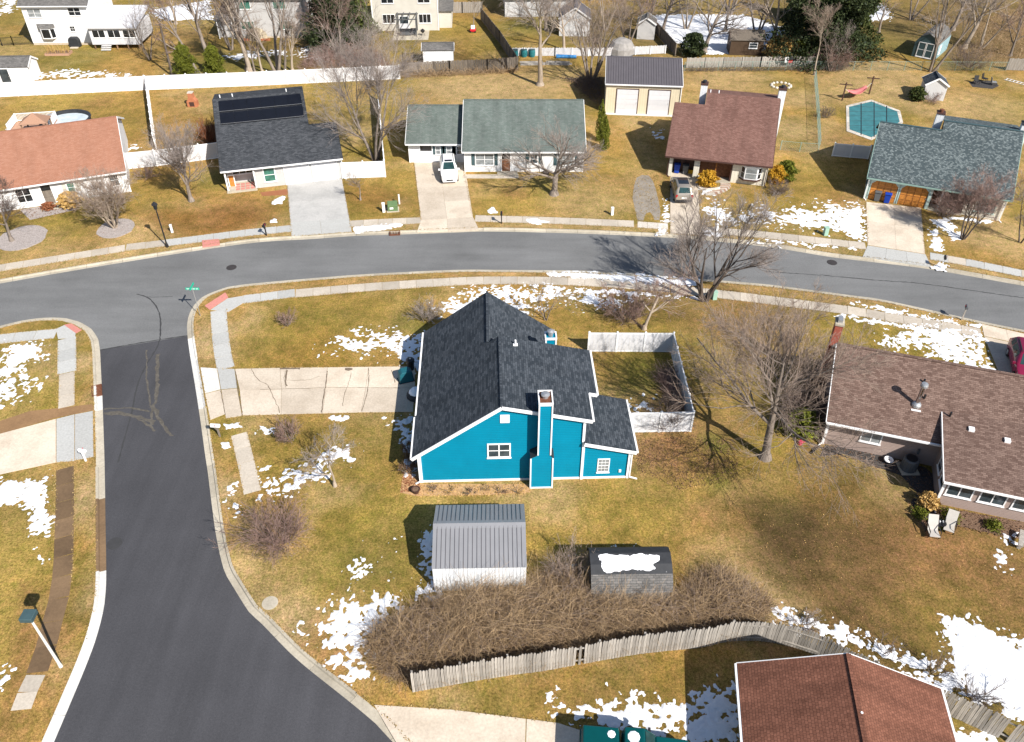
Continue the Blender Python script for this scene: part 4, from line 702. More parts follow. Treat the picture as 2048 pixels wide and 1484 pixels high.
# sunroom on posts
sr = MB().box((9.7, -2.2, .7), (16.5, 4, 3.1)).build('sunroom', 'white_vinyl', H); roof_plane(H, [(9.5, -2.6, 3.15), (16.8, -2.6, 3.15), (16.8, 4.2, 4.4), (9.5, 4.2, 4.4)], 'white_vinyl', .15, 'sunroom_roof')
for x in (10.1, 12.3, 14.5): window(H, x, -2.203, 1.65, 1.85, 1.15, cols=2, rows=1, glass='glass_dark')
for x in (9.9, 11.5, 13.1, 14.7, 16.3): post(H, x, -2.0, 0, .7, .14, 'brown_wood')
st = MB()
for i in range(3): st.box((11.0, -2.5 - i * .25, .15 + (2 - i) * .2), (12.4, -2.25 - i * .25, .2 + (2 - i) * .2))
st.build('steps', 'white_trim', H)
o = G(440, 76); H = thing('grey_two_storey_house', 'pale grey two storey house with green blinds behind the tall bare trees', 'house', o, R(1))
MB().ext('x', [(0, .2), (0, 5.6), (4, 8), (8, 5.6), (8, .2)], 2.4, 13).build('wall', 'grey_siding', H); MB().box((0, .3, 0), (2.39, 7, 2.8)).build('wall', 'grey_siding', H); MB().box((2.42, .02, 0), (12.98, 7.9, .2)).build('foundation', 'tan_drive', H); roof_plane(H, [(2.1, -.4, 5.5), (13.3, -.4, 5.5), (13.3, 4, 8.2), (2.1, 4, 8.2)], 'grey_shed_shingle'); roof_plane(H, [(2.1, 8.4, 5.5), (13.3, 8.4, 5.5), (13.3, 4, 8.2), (2.1, 4, 8.2)], 'grey_shed_shingle')
roof_plane(H, [(-.3, -.5, 2.7), (2.5, -.5, 2.7), (2.38, 6.9, 3.6), (-.3, 6.9, 3.6)], 'grey_shed_shingle')
for x, z in ((3.6, 1.2), (3.6, 4.1), (8.8, 4.1), (9.2, 1.2)): window(H, x, -.003, z, 1.9, 1.25, cols=2, rows=1, glass='glass_green')
post(H, .1, -.3, 0, 2.6, .12); post(H, 2.3, -.3, 0, 2.6, .12)
o = G(748, 62); H = thing('beige_two_storey_house', 'beige two storey house with a pergola patio at the top', 'house', o, R(2))
MB().ext('x', [(0, 0), (0, 5.6), (4, 8), (8, 5.6), (8, 0)], 0, 10.0).build('wall', 'beige_siding', H); MB().box((10.05, 1.2, 0), (12, 7, 2.6)).build('wall', 'beige_siding', H); roof_plane(H, [(-.3, -.4, 5.5), (10.3, -.4, 5.5), (10.3, 4, 8.2), (-.3, 4, 8.2)], 'grey_shed_shingle'); roof_plane(H, [(-.3, 8.4, 5.5), (10.3, 8.4, 5.5), (10.3, 4, 8.2), (-.3, 4, 8.2)], 'grey_shed_shingle'); roof_plane(H, [(10.06, .9, 2.6), (12.3, .9, 2.6), (12.3, 7.2, 3.6), (10.06, 7.2, 3.6)], 'grey_shed_shingle')
for x, z, c in ((1.5, 1.1, 3), (1.5, 4.0, 2), (7.0, 1.1, 3), (7.0, 4.0, 2)): window(H, x, -.003, z, 1.9, 1.35, cols=c, rows=1, glass='glass_dark')
door(H, 4.0, -.003, 0, 1.5, 2.1, rows=2, glass='glass', mat='white_vinyl'); corner(H, 0, 0, 5.5); corner(H, 10, 0, 5.5)
o = G(1010, 34); H = thing('grey_gable_house', 'grey house half hidden behind the tall bare tree at the top centre', 'house', o, R(2))
MB().ext('x', [(0, 0), (0, 2.8), (5, 5), (10, 2.8), (10, 0)], 0, 12).build('wall', 'greywhite_siding', H); roof_plane(H, [(-.3, -.4, 2.75), (12.3, -.4, 2.75), (12.3, 5, 5.15), (-.3, 5, 5.15)], 'grey_shed_shingle'); roof_plane(H, [(-.3, 10.4, 2.75), (12.3, 10.4, 2.75), (12.3, 5, 5.15), (-.3, 5, 5.15)], 'grey_shed_shingle')
# ---------------------------------------------------------------- sheds
o = G(868, 1182); H = thing('grey_metal_shed', 'large grey standing seam metal shed with white wall south of the teal house', 'shed', o, R(1.2))
SX = 5.35
MB().ext('x', [(0, 0), (0, 2.12), (2.45, 2.93), (4.55, 2.12), (4.55, 0)], .03, SX - .03).build('wall', 'white_ribbed', H)
for i in range(21):
    x0 = i * SX / 21; x1 = (i + 1) * SX / 21
    MB().slab([(x0 + .004, -.06, 2.16), (x1 - .004, -.06, 2.16), (x1 - .004, 2.45, 3.0), (x0 + .004, 2.45, 3.0)], .04).build('roof_panel', 'grey_metal_roof', H); MB().slab([(x0 + .004, 4.62, 2.16), (x1 - .004, 4.62, 2.16), (x1 - .004, 2.45, 3.0), (x0 + .004, 2.45, 3.0)], .04).build('roof_panel', 'grey_metal_roof', H)
    if i:
        for e in (-.06, 4.62): MB().bar((x0, e, 2.185), (x0, 2.45, 3.02), .02, .035).build('seam', 'dark_metal_roof', H)
MB().slab([(0, 2.15, 2.93), (SX, 2.15, 2.93), (SX, 2.45, 3.05), (0, 2.45, 3.05)], .02).build('ridge_cap', 'grey_metal_roof', H); MB().slab([(0, 2.75, 2.93), (SX, 2.75, 2.93), (SX, 2.45, 3.05), (0, 2.45, 3.05)], .02).build('ridge_cap', 'grey_metal_roof', H)
for i in range(1, 27): MB().box((i * .2, -.018, 0), (i * .2 + .03, -.001, 2.1)).build('wall_rib', 'white_ribbed', H)
H = thing('dark_barrel_shed', 'dark gambrel shed half buried in brambles with snow on its roof', 'shed', (4.5, 27.45), R(1))
pr = [(0, 0), (0, 1.2), (.22, 1.72), (.6, 2.1), (1.1, 2.36), (1.75, 2.52), (2.3, 2.3), (2.75, 1.8), (3.0, 1.2), (3.0, 0)]; MB().ext('x', pr, .05, 4.35).build('wall', 'dark_wood', H)
for a, b in zip(pr[1:], pr[2:-1]): MB().slab([(-.08, a[0], a[1] + .05), (4.5, a[0], a[1] + .05), (4.5, b[0], b[1] + .05), (-.08, b[0], b[1] + .05)], .04).build('roof', 'charcoal' if a[0] >= .59 else 'grey_shed_shingle', H)
N = 40; M_ = 16; V = []
for j in range(M_ + 1):
    for i in range(N + 1):
        x = .35 + 3.8 * i / N; t = .05 + .95 * j / M_; y = .62 + 1.1 * t; z = float(np.interp(y, [.6, 1.1, 1.75], [2.15, 2.41, 2.57]))
        e = min(i, N - i) / N * 3 + .0; e2 = min(j, M_ - j) / M_ * 3; hh = min(e, e2, .5) - 1.1 * (float(fbm(np.array([x]), np.array([y * 1.3]), .45, 3, 5)[0]) - .25) ; V.append((x, y, z + .10 * hh))
npmesh('roof_snow', V, [(j * (N + 1) + i, j * (N + 1) + i + 1, (j + 1) * (N + 1) + i + 1, (j + 1) * (N + 1) + i) for j in range(M_) for i in range(N)], 'snow', H, True)
def shed(name, lab, px, phi, wx, wy, ze, zr, wall, roof, axis='x', trim='white_trim', ov=.15):
    o = G(*px); h = thing(name, lab, 'shed', o, R(phi))
    if axis == 'x': gable(h, 'x', -ov, wx + ov, -ov, ze, wy / 2, zr, wy + ov, ze, 0, wy, wall, roof, trim, ova=ov, gut=(0, 0), th=.08)
    else: gable(h, 'y', -ov, wy + ov, -ov, ze, wx / 2, zr, wx + ov, ze, 0, wx, wall, roof, trim, ova=ov, gut=(0, 0), th=.08)
    return h
h = shed('small_white_shed', 'small white shed with grey roof behind the weathered board fence', (847, 128), 2, 4.2, 2.2, 1.9, 2.6, 'white_ribbed', 'grey_shed_shingle')
h = shed('corner_shed', 'white shed with brown-grey roof at the left edge behind the vinyl fence', (-20, 166), 3, 5.6, 3, 2.1, 3.0, 'white_siding', 'grey_shed_shingle'); door(h, 1.6, -.003, 0, 1.4, 1.8, mat='glass', rows=1)
h = shed('metal_roof_shed', 'grey shed with ribbed metal roof behind the tall bare tree', (1118, 72), -3, 4.6, 4.5, 2.6, 4.2, 'greywhite_siding', 'dark_metal_roof', 'y')
h = shed('weathered_lean_shed', 'small weathered grey shed among trees above the picket fence', (1273, 78), -10, 2.6, 2.4, 2.3, 3.2, 'grey_siding', 'grey_shed_shingle', 'y')
h = shed('brown_board_shed', 'brown board shed with white window beside the snowy yard', (1458, 110), -4, 4.6, 3, 2.1, 3.1, 'brown_board', 'dark_wood', 'x', 'brown_trim'); window(h, 2.6, -.003, 1.0, 1.2, .8, cols=1, rows=2, glass='glass')
h = shed('pool_shed', 'little pale shed with dark gable roof beside the covered pool', (1843, 199), -12, 2.6, 2.3, 2.0, 2.9, 'greywhite_siding', 'charcoal_shingle', 'y')
o = G(1822, 112); H = thing('teal_barn_shed', 'teal gambrel barn shed with white framed double doors in the top right', 'shed', o, R(-12))
def gam(t): return [(0, 0), (0, 2.0), (.6, 2.9), (1.6, 3.4), (2.6, 2.9), (3.2, 2.0), (3.2, 0)]
MB().ext('y', gam(0), 0, 6).build('wall', 'aqua_siding', H); MB().ext('y', [(a * .985 + .02, b * .985) for a, b in gam(0)], -.02, -.001).build('gable_front', 'dark_teal_trim', H); p = gam(0)
H.rotation_euler = (0, 0, R(-38))
for a, b in zip(p[1:], p[2:-1]): MB().slab([(a[0], -.15, a[1] + .05), (a[0], 6.15, a[1] + .05), (b[0], 6.15, b[1] + .05), (b[0], -.15, b[1] + .05)], .05).build('roof', 'grey_shed_shingle', H)
for x in (.55, 1.65): window(H, x, -.025, .15, 1.05, 2.0, cols=1, rows=2, glass='dark_teal_trim', name='door', fw=.09)
window(H, 3.203, 1.0, .6, .8, 1.2, R(90), glass='white_trim')
# ---------------------------------------------------------------- fences
def vinyl(label, px, ht=1.83, panel=2.44, world=None):
    P = world or [Vector(G2(*p)) for p in px]; t = thing('vinyl_fence', label, 'fence', (P[0].x, P[0].y)); o = P[0]
    pm = MB().box((-.065, -.065, 0), (.065, .065, ht + .06)).lathe([(.10, ht + .06), (.10, ht + .09), (.02, ht + .17)], n=4).mesh('post'); first = True
    for a, b in zip(P, P[1:]):
        L = (b - a).length; n = max(1, round(L / panel)); d = (b - a) / n; ang = math.atan2(d.y, d.x); pl = d.length
        me = MB().box((.07, -.02, .06), (pl - .07, .02, ht - .1)).mesh('panel'); rail = MB().box((.066, -.04, ht - .1), (pl - .066, .04, ht)); rail2 = MB().box((.066, -.04, .02), (pl - .066, .04, .12)).mesh('rail')
        k = int((pl - .2) / .3)
        rail = rail.mesh('rail'); gro = MB()
        for j in range(1, k): gro.box((.1 + j * .3, -.024, .13), (.115 + j * .3, .024, ht - .11))
        gm = gro.mesh('board_joint') if k > 1 else None
        for i in range(n):
            q = a + d * i - o
            for nm, m_, mt in (('panel', me, 'white_vinyl'), ('rail', rail, 'white_trim'), ('rail', rail2, 'white_trim'), ('board_joint', gm, 'offwhite')):
                if m_ is None: continue
                x = link(nm, m_, mt, t); x.location = (q.x, q.y, 0); x.rotation_euler = (0, 0, ang)
            if first or i: x = link('post', pm, 'white_trim', t); x.location = (q.x, q.y, 0); x.rotation_euler = (0, 0, ang)
            first = False
        q = b - o; x = link('post', pm, 'white_trim', t); x.location = (q.x, q.y, 0); x.rotation_euler = (0, 0, ang)
    return t
vinyl('long white vinyl privacy fence across the back yards on the left', [(-40, 197), (0, 194), (295, 180), (500, 172), (800, 158)])
vinyl('white vinyl fence running back between the terracotta and solar roofed yards', [(297, 181), (305, 240), (313, 298)])
vinyl('white vinyl fence between the terracotta house and the solar roofed house', [(257, 338), (315, 332), (447, 315)])
vinyl('white vinyl gate fence beside the solar house garage', [(686, 357), (771, 354)]); vinyl('white vinyl fence seen edge on beside the tall bare tree', [(771, 352), (757, 200)])
vinyl('white vinyl enclosure behind the teal house', None, world=[Vector((6.0, 50.95)), Vector((12.55, 50.9)), Vector((12.55, 41.85)), Vector((8.1, 41.75))], panel=1.9)
vinyl('short white vinyl fence beside the slate roofed house', [(1664, 312), (1735, 318)], 1.5, 2.2)
# weathered stockade fence: every picket its own piece
pick = [MB().ext('y', [(-.068, 0), (.068, 0), (.068, h_ - .09), (.02, h_), (-.02, h_), (-.068, h_ - .09)], -.012, .012).mesh('picket') for h_ in (1.75, 1.82, 1.88)]
def stockade(label, px, step=.15, mats=('grey_wood',), gaps=()):
    P = [Vector(G2(*p)) for p in px]; o = P[0]; t = thing('stockade_fence', label, 'fence', (o.x, o.y)); Q = resample(smooth_line(P, .5), step)
    for i in range(len(Q) - 1):
        a, b = Q[i], Q[i + 1]
        if any(abs(i - g_) < 1 for g_ in gaps): continue
        ang = math.atan2(b.y - a.y, b.x - a.x); me = random.choice(pick); m = random.choice(mats); k = m + '_' + me.name
        if not me.materials: me.materials.append(MATS[m])
        x = link('picket', me, None, t); x.location = (a.x - o.x, a.y - o.y, random.uniform(-.04, .04)); x.rotation_euler = (random.gauss(0, .01), random.gauss(0, .006), ang)
    S = resample(smooth_line(P, .5), 2.4)
    for a, b in zip(S, S[1:]):
        nn = Vector((-(b - a).y, (b - a).x)).normalized() * .05
        for z in (.35, 1.45): MB().bar((a.x + nn.x - o.x, a.y + nn.y - o.y, z), (b.x + nn.x - o.x, b.y + nn.y - o.y, z), .04, .09).build('rail', 'grey_wood', t)
    for a in S: MB().box((a.x - o.x - .05, a.y - o.y + .07, 0), (a.x - o.x + .05, a.y - o.y + .17, 1.8)).build('post', 'grey_wood', t)
stockade('weathered grey stockade fence curving along the brambles at the bottom', [(828, 1384), (925, 1366), (1010, 1352), (1085, 1342), (1180, 1325), (1285, 1307), (1400, 1295), (1455, 1283), (1530, 1283), (1610, 1302), (1700, 1345), (1800, 1392), (1900, 1432), (2048, 1500)], .155, gaps=(56, 58, 200, 201))
def board_fence(label, px, ht=1.8, mat='dark_wood', panel=2.4, cat='fence', posts='dark_wood', name='board_fence', slat=.3):
    P = [Vector(G2(*p)) for p in px]; o = P[0]; t = thing(name, label, cat, (o.x, o.y)); cache = {}
    for a, b in zip(P, P[1:]):
        L = (b - a).length; n = max(1, round(L / panel)); d = (b - a) / n; ang = math.atan2(d.y, d.x); pl = d.length; bm_ = MB(); k = max(1, int(pl / slat))
        for j in range(k): bm_.box((j * pl / k + .012, -.015 - .008 * (j % 2), .03), ((j + 1) * pl / k - .012, .012, ht + .04 * math.sin(j * 2.7)))
        bm_.box((0, .013, .3), (pl, .06, .4)); bm_.box((0, .013, ht - .4), (pl, .06, ht - .3)); me = bm_.mesh('fence_panel')
        for i in range(n): q = a + d * i - o; x = link('fence_panel', me, mat, t); x.location = (q.x, q.y, 0); x.rotation_euler = (0, 0, ang)
        for i in range(n + 1): q = a + d * i - o; MB().box((q.x - .06, q.y - .12, 0), (q.x + .06, q.y - .02, ht + .05)).build('post', posts, t)
    return t
board_fence('weathered board fence overgrown with vines behind the sage roofed house', [(808, 152), (900, 148), (975, 145), (1036, 140)], mat='dark_wood'); board_fence('dark diagonal board fence beside the beige house yard', [(1034, 140), (1000, 88), (962, 40)], mat='dark_wood', ht=1.9)
board_fence('grey board fence with tall posts behind the metal garage', [(1372, 136), (1520, 134), (1660, 133)], mat='grey_wood', ht=1.4, panel=2.55, posts='grey_wood'); board_fence('dark diagonal board fence beside the snowy yard', [(1350, 112), (1320, 78), (1292, 48)], mat='dark_wood'); board_fence('short grey board fence at the upper right edge', [(2010, 140), (2060, 142)], mat='grey_wood', ht=1.6)
board_fence('grey board fence behind the beige house side yard', [(895, 26), (925, 26), (965, 25)], mat='grey_wood', ht=1.7)
t = board_fence('white picket fence with blue-green barrels in front of it', [(1018, 112), (1110, 112), (1210, 112), (1330, 107)], 1.15, 'white_vinyl', 2.4, 'fence', 'white_trim', 'picket_fence', .17)
def chain(label, px, ht=1.2, post='green_trim', mesh_='green_trim', step=.28):
    P = [Vector(G2(*p)) for p in px]; o = P[0]; t = thing('chain_link_fence', label, 'fence', (o.x, o.y)); Q = resample(smooth_line(P, 1), 2.4)
    for a, b in zip(Q, Q[1:]):
        a = a - o; b = b - o; MB().cyl((a.x, a.y, 0), (a.x, a.y, ht + .05), .04, n=6).build('post', post, t); MB().cyl((a.x, a.y, ht), (b.x, b.y, ht), .018, n=5).build('top_rail', post, t)
        m = MB(); d = b - a; n = int(d.length / step)
        for k in range(-3, n + 1):
            for s0, s1 in ((0, ht), (ht, 0)):
                t0 = k * step / d.length; t1 = (k * step + ht) / d.length; z0, z1 = s0, s1
                if t0 < 0: z0 = s0 + (s1 - s0) * (-t0) / (t1 - t0); t0 = 0
                if t1 > 1: z1 = s0 + (s1 - s0) * (1 - k * step / d.length) / ((k * step + ht) / d.length - k * step / d.length); t1 = 1
                if t0 < t1: m.bar((a.x + d.x * t0, a.y + d.y * t0, z0), (a.x + d.x * t1, a.y + d.y * t1, z1), .010)
        m.build('wire_mesh', mesh_, t)['kind'] = 'stuff'
chain('green chain link fence along the back of the pool yard', [(1368, 142), (1500, 141), (1700, 141), (1880, 141), (2012, 142)]); chain('green chain link fence between the mauve roofed house and the pool yard', [(1628, 160), (1633, 220), (1637, 303)], 1.3)
chain('thin wire fence across the side yard of the mauve roofed house', [(1560, 300), (1600, 304), (1637, 306)], 1.1)
def iron(label, px, ht=1.25):
    P = [Vector(G2(*p)) for p in px]; o = P[0]; t = thing('iron_fence', label, 'fence', (o.x, o.y))
    for a, b in zip(P, P[1:]):
        a = a - o; b = b - o; d = b - a; n = int(d.length / .16); m = MB()
        for i in range(n): q = a + d * (i / n); m.bar((q.x, q.y, .1), (q.x, q.y, ht), .025)
        for z in (.2, ht - .1): m.bar((a.x, a.y, z), (b.x, b.y, z), .04)
        m.build('bar_panel', 'black_metal', t)
        for q in (a, b): MB().box((q.x - .05, q.y - .05, 0), (q.x + .05, q.y + .05, ht + .1)).build('post', 'black_metal', t)
iron('black iron fence beside the white two storey house', [(5, 92), (28, 91), (70, 89)]); iron('low black iron fence left of the small white shed', [(806, 128), (828, 127), (845, 126)], 1.5)
# ---------------------------------------------------------------- vehicles
def car(name, label, px, rot, paint, L=4.65, W=1.86, HT=1.68, style='suv', glass='car_glass', rails=True, z=.03, roofglass=False, loc=None):
    """front at local -y"""
    o = loc or G(*px); t = thing(name, label, 'car', (o[0], o[1], z), rot); hw = W / 2
    if style == 'suv': S = [(-.5, .62, .30, .62, .62), (-.485, .82, .24, .72, .74), (-.42, .93, .22, .90, .92), (-.30, .98, .22, 1.0, 1.02), (-.215, 1, .22, 1.04, 1.07), (-.06, 1, .22, 1.06, HT - .05), (.05, 1, .22, 1.06, HT), (.25, 1, .22, 1.07, HT), (.38, .99, .22, 1.07, HT - .04), (.465, .96, .24, 1.06, 1.14), (.492, .9, .28, .95, .98), (.5, .8, .32, .8, .8)]
    rw = .74; V = []; n = 11
    for f, w_, zb, zt, zr in S:
        y = f * L; a = hw * w_; r = a * (rw if zr > zt + .2 else .93 if zr > zt + .01 else .86)
        half = [(a * .9, zb), (a * .985, zb + .12), (a, zb + .35 if zb + .35 < zt else (zb + zt) / 2), (a * .97, zt), (r, zr - (.07 if zr > zt + .2 else 0)), (r * .8, zr)]
        V += [(x, y, q) for x, q in half] + [(-x, y, q) for x, q in half[::-1]]
    m = 12; F = [(i * m + j, i * m + (j + 1) % m, (i + 1) * m + (j + 1) % m, (i + 1) * m + j) for i in range(len(S) - 1) for j in range(m)]; F += [tuple(range(m)), tuple(range((len(S) - 1) * m, len(S) * m))[::-1]]
    b = MB().poly(V, F).build('body', paint, t, True); md = b.modifiers.new('es', 'EDGE_SPLIT'); md.split_angle = R(42)
    def P(i, j): return Vector(V[i * m + j])
    def pane(a, b_, c, d_, nm, mat='car_glass', ins=.10, off=.012, par=None):
        q = [a, b_, c, d_]; ce = sum(q, Vector()) / 4; nn = (b_ - a).cross(d_ - a).normalized()
        if nn.dot(ce - Vector((0, 0, .9))) < 0: nn = -nn
        q = [p + (ce - p) * ins + nn * off for p in q]; MB().poly(q, [(0, 1, 2, 3)]).build(nm, mat, par or t)
    pane(P(4, 5), P(4, 6), P(5, 6), P(5, 5), 'windscreen', glass, .08); pane(P(8, 5), P(8, 6), P(9, 6), P(9, 5), 'rear_window', glass, .1)
    for s0, s1, s2, s3 in ((3, 4, 0, 0), (8, 7, 0, 0)):
        for i in (5, 6, 7): pane(P(i, s0), P(i, s1), P(i + 1, s1), P(i + 1, s0), 'side_window', glass, .12)
    if roofglass:
        for i in (5, 6): pane(P(i, 5), P(i, 6), P(i + 1, 6), P(i + 1, 5), 'panoramic_roof', 'glass_dark', .05)
    else: pane(P(5, 5), P(5, 6), P(6, 6), P(6, 5), 'sunroof', 'glass_dark', .25)
    for x in (-1, 1):
        MB().box((x * hw * .55 - .16, -L * .492, .62), (x * hw * .55 + .16, -L * .44, .76)).build('headlight', 'clear_lens', t); MB().box((x * hw * .82 - .1, L * .47, .75), (x * hw * .82 + .1, L * .497, 1.02)).build('tail_light', 'red_lens', t)
        MB().box((x * (hw + .1) - .1, -L * .2, .98), (x * (hw + .1) + .1, -L * .17, 1.14)).build('mirror', paint, t)
        if rails: MB().bar((x * hw * .6, -L * .06, HT + .03), (x * hw * .6, L * .33, HT + .03), .04, .05).build('roof_rail', 'dark_plastic', t)
        for y in (-.31 * L, .30 * L):
            wh = MB().cyl((x * (hw - .2), y, .33), (x * (hw + .01), y, .33), .34, n=16).build('wheel', 'tyre', t); MB().cyl((x * (hw + .005), y, .33), (x * (hw + .02), y, .33), .2, n=10).build('rim', 'galvanized', wh)
    MB().box((-.35, -L * .503, .42), (.35, -L * .48, .58)).build('grille', 'dark_plastic', t); MB().box((-.26, L * .498, .66), (.26, L * .503, .78)).build('number_plate', 'white_trim', t); MB().box((-hw * .85, L * .47, .3), (hw * .85, L * .503, .5)).build('bumper', 'dark_plastic', t)
    return t
car('parked_car', 'white suv parked on the wide tan driveway before the sage roofed house', (898, 350), R(6), 'white_paint', rails=True)
car('parked_car', 'tan crossover with black glass roof parked before the mauve roofed house', (1361, 388), R(178), 'tan_paint', roofglass=True, rails=False)
car('parked_car', 'maroon car parked at the right edge behind the brown roof', (2043, 738), R(-18), 'maroon_paint', L=4.9)
# green pickup at the bottom edge: bed, cab, hood
o = G(1165, 1462); t = thing('green_pickup', 'green pickup truck, its paint darkened for shade, with snow on it at the bottom edge', 'truck', (3.3, 19.75, .03), R(-5)); HX = 5.4
bd = MB().box((0, -1.9, .45), (1.95, -1.82, 1.15)).box((0, -.08, .45), (1.95, 0, 1.15)).box((0, -1.82, .45), (.07, -.08, 1.15)).box((0, -1.82, .45), (1.95, -.08, .55)); bd.build('bed', 'shaded_green_paint', t, bevel=.03)
MB().ext('y', [(.04, 1.15), (1.95, 1.15), (1.85, 1.62), (.14, 1.62)], -1.86, -.04).build('bed_cap', 'shaded_green_paint', t, bevel=.06)
MB().ext('y', [(2.02, .4), (2.02, 1.2), (2.12, 1.72), (3.05, 1.74), (3.65, 1.2), (3.65, .4)], -1.9, 0).build('cab', 'shaded_green_paint', t, bevel=.08); MB().ext('y', [(3.66, .4), (3.66, 1.15), (5.1, 1.02), (5.35, .85), (5.35, .4)], -1.86, -.04).build('hood', 'shaded_green_paint', t, bevel=.07)
MB().poly([(3.12, -1.75, 1.71), (3.12, -.15, 1.71), (3.6, -.1, 1.27), (3.6, -1.8, 1.27)], [(0, 1, 2, 3)]).build('windscreen', 'car_glass', t); MB().box((2.35, .001, 1.2), (3.2, .015, 1.62)).build('side_window', 'car_glass', t)
MB().lathe([(.3, 0), (.22, .03), (.05, .05)], (2.55, -.5, 1.735), 9).build('roof_snow', 'snow', t); MB().lathe([(.2, 0), (.1, .03)], (1.5, -.4, 1.62), 8).build('cap_snow', 'snow', t); MB().box((3.3, .01, 1.15), (3.42, .25, 1.32)).build('mirror', 'dark_plastic', t)
for x in (.9, 4.5):
    for y in (-1.75, -.15): wh = MB().cyl((x, y - .12, .33), (x, y + .12, .33), .36, n=16).build('wheel', 'tyre', t); MB().cyl((x, y + .125, .33), (x, y + .135, .33), .2, n=10).build('rim', 'galvanized', wh)
# ---------------------------------------------------------------- street furniture
def lamp(px, lab, ht, pole, tilt=(0, 0)):
    c = G(*px); t = thing('street_lamp', lab, 'street lamp', c); t.rotation_euler = (tilt[0], tilt[1], 0)
    MB().lathe([(.14, 0), (.12, .3), (.07, .5), (.055, ht - .6)], n=10).build('pole', pole, t); MB().lathe([(.06, ht - .62), (.16, ht - .5), (.22, ht - .1)], n=6).build('lantern', 'glass_dark', t)
    MB().lathe([(.3, ht - .1), (.28, ht - .04), (.14, ht + .1), (.04, ht + .2)], n=6).build('lamp_cap', 'black_metal', t)
lamp((335, 494), 'black lantern street lamp on the far verge of the grey street', 4.5, 'black_metal')
c = G(122, 1333); t = thing('street_lamp', 'pale pole street lamp with square dark head at the lower left', 'street lamp', c); MB().lathe([(.11, 0), (.08, .4), (.06, 4.5)], n=10).build('pole', 'offwhite', t); MB().box((-.32, -.32, 4.5), (.32, .32, 4.78)).build('lamp_head', 'dark_teal_trim', t, bevel=.03); MB().box((-.26, -.26, 4.44), (.26, .26, 4.499)).build('diffuser', 'clear_lens', t)
def mailbox(px, lab, rot, box, postm, ht=1.05, box_l=.5):
    c = G(*px); t = thing('mailbox', lab, 'mailbox', c, rot); MB().box((-.05, -.05, 0), (.05, .05, ht)).build('post', postm, t)
    pr = [(-.1, 0), (.1, 0), (.1, .14)] + [(.1 * math.cos(a), .14 + .1 * math.sin(a)) for a in (R(30), R(60), R(90), R(120), R(150))] + [(-.1, .14)]
    MB().ext('y', [(x, z + ht) for x, z in pr], -box_l * .65, box_l * .35).build('box', box, t); MB().box((.105, -.1, ht + .1), (.12, -.06, ht + .28)).build('flag', 'red_plastic', t); MB().bar((0, -.05, ht - .35), (0, -.28, ht - .02), .05).build('brace', postm, t)
mailbox((533, 471), 'black mailbox on the verge before the solar roofed house', R(-10), 'black_metal', 'black_metal'); mailbox((1003, 447), 'black mailbox on the verge by the sage roofed house', R(0), 'black_metal', 'black_metal'); mailbox((1882, 536), 'dark mailbox on white post by the double tan driveway', R(-20), 'black_metal', 'white_trim'); mailbox((1923, 640), 'weathered grey mailbox by the street before the brown roofed house', R(160), 'grey_plastic', 'grey_wood', 1.15)
mailbox((440, 873), 'white mailbox on dark post at the mouth of the cracked driveway', R(-95), 'white_trim', 'dark_wood', .95, .65); mailbox((172, 922), 'white mailbox beside the west driveway', R(80), 'white_trim', 'white_trim', .9)
c = G(401, 632); t = thing('street_sign', 'green street name blade sign on a thin pole at the corner', 'street sign', c); MB().cyl((0, 0, 0), (0, 0, 2.9), .03, n=8).build('pole', 'galvanized', t); MB().box((-.55, -.015, 2.62), (.55, .015, 2.82)).build('name_blade', 'street_sign_green', t); MB().box((-.015, -.5, 2.86), (.015, .5, 3.06)).build('name_blade', 'street_sign_green', t)
fx = MB()
for x, wd in ((-.46, .05), (-.39, .03), (-.34, .05), (-.27, .03), (-.22, .05), (-.05, .06), (.03, .03), (.08, .05), (.15, .04), (.28, .05), (.35, .03), (.41, .05)): fx.box((x, -.018, 2.68), (x + wd, -.0151, 2.76))
fx.build('lettering', 'white_trim', t)
def pedestal(px, lab, mat, w_=.22, h_=.75, cat='utility box', cap=None):
    c = G(*px); t = thing('utility_pedestal', lab, cat, c, R(10)); MB().ext('x', [(-w_ / 2, 0), (w_ / 2, 0), (w_ * .42, h_), (-w_ * .42, h_)], -w_ / 2, w_ / 2).build('casing', mat, t, bevel=.02); MB().box((-w_ * .55, -w_ * .55, h_ + .001), (w_ * .55, w_ * .55, h_ + .05)).build('cap', cap or mat, t)
pedestal((345, 465), 'short white utility pedestal leaning near the black street lamp', 'white_trim', .2, .8); pedestal((768, 424), 'white utility pedestal left of the green transformer box', 'white_trim', .28, .95); pedestal((799, 408), 'thin white marker post behind the green transformer box', 'white_trim', .14, 1.0); pedestal((1224, 430), 'white utility pedestal on the lawn right of the sage roofed house', 'white_trim', .25, .8)
pedestal((1650, 470), 'pale green utility pedestal standing in the snowy verge', 'pale_green_box', .4, .8); pedestal((1428, 598), 'pale green utility pedestal by the multi-stem street tree', 'pale_green_box', .38, .75); pedestal((1432, 462), 'white utility pedestal behind the bare street tree crown', 'white_trim', .3, .7)
c = G(786, 420); t = thing('transformer_box', 'green transformer box on a concrete pad between two driveways', 'utility box', c, R(8)); MB().box((-.62, -.5, 0), (.62, .5, .08)).build('pad', 'curb_concrete', t); MB().ext('x', [(-.4, .081), (.4, .081), (.4, .85), (-.4, .7)], -.5, .5).build('cabinet', 'green_box', t, bevel=.03); MB().box((-.3, -.415, .3), (.05, -.401, .5)).build('warning_plate', 'white_trim', t)
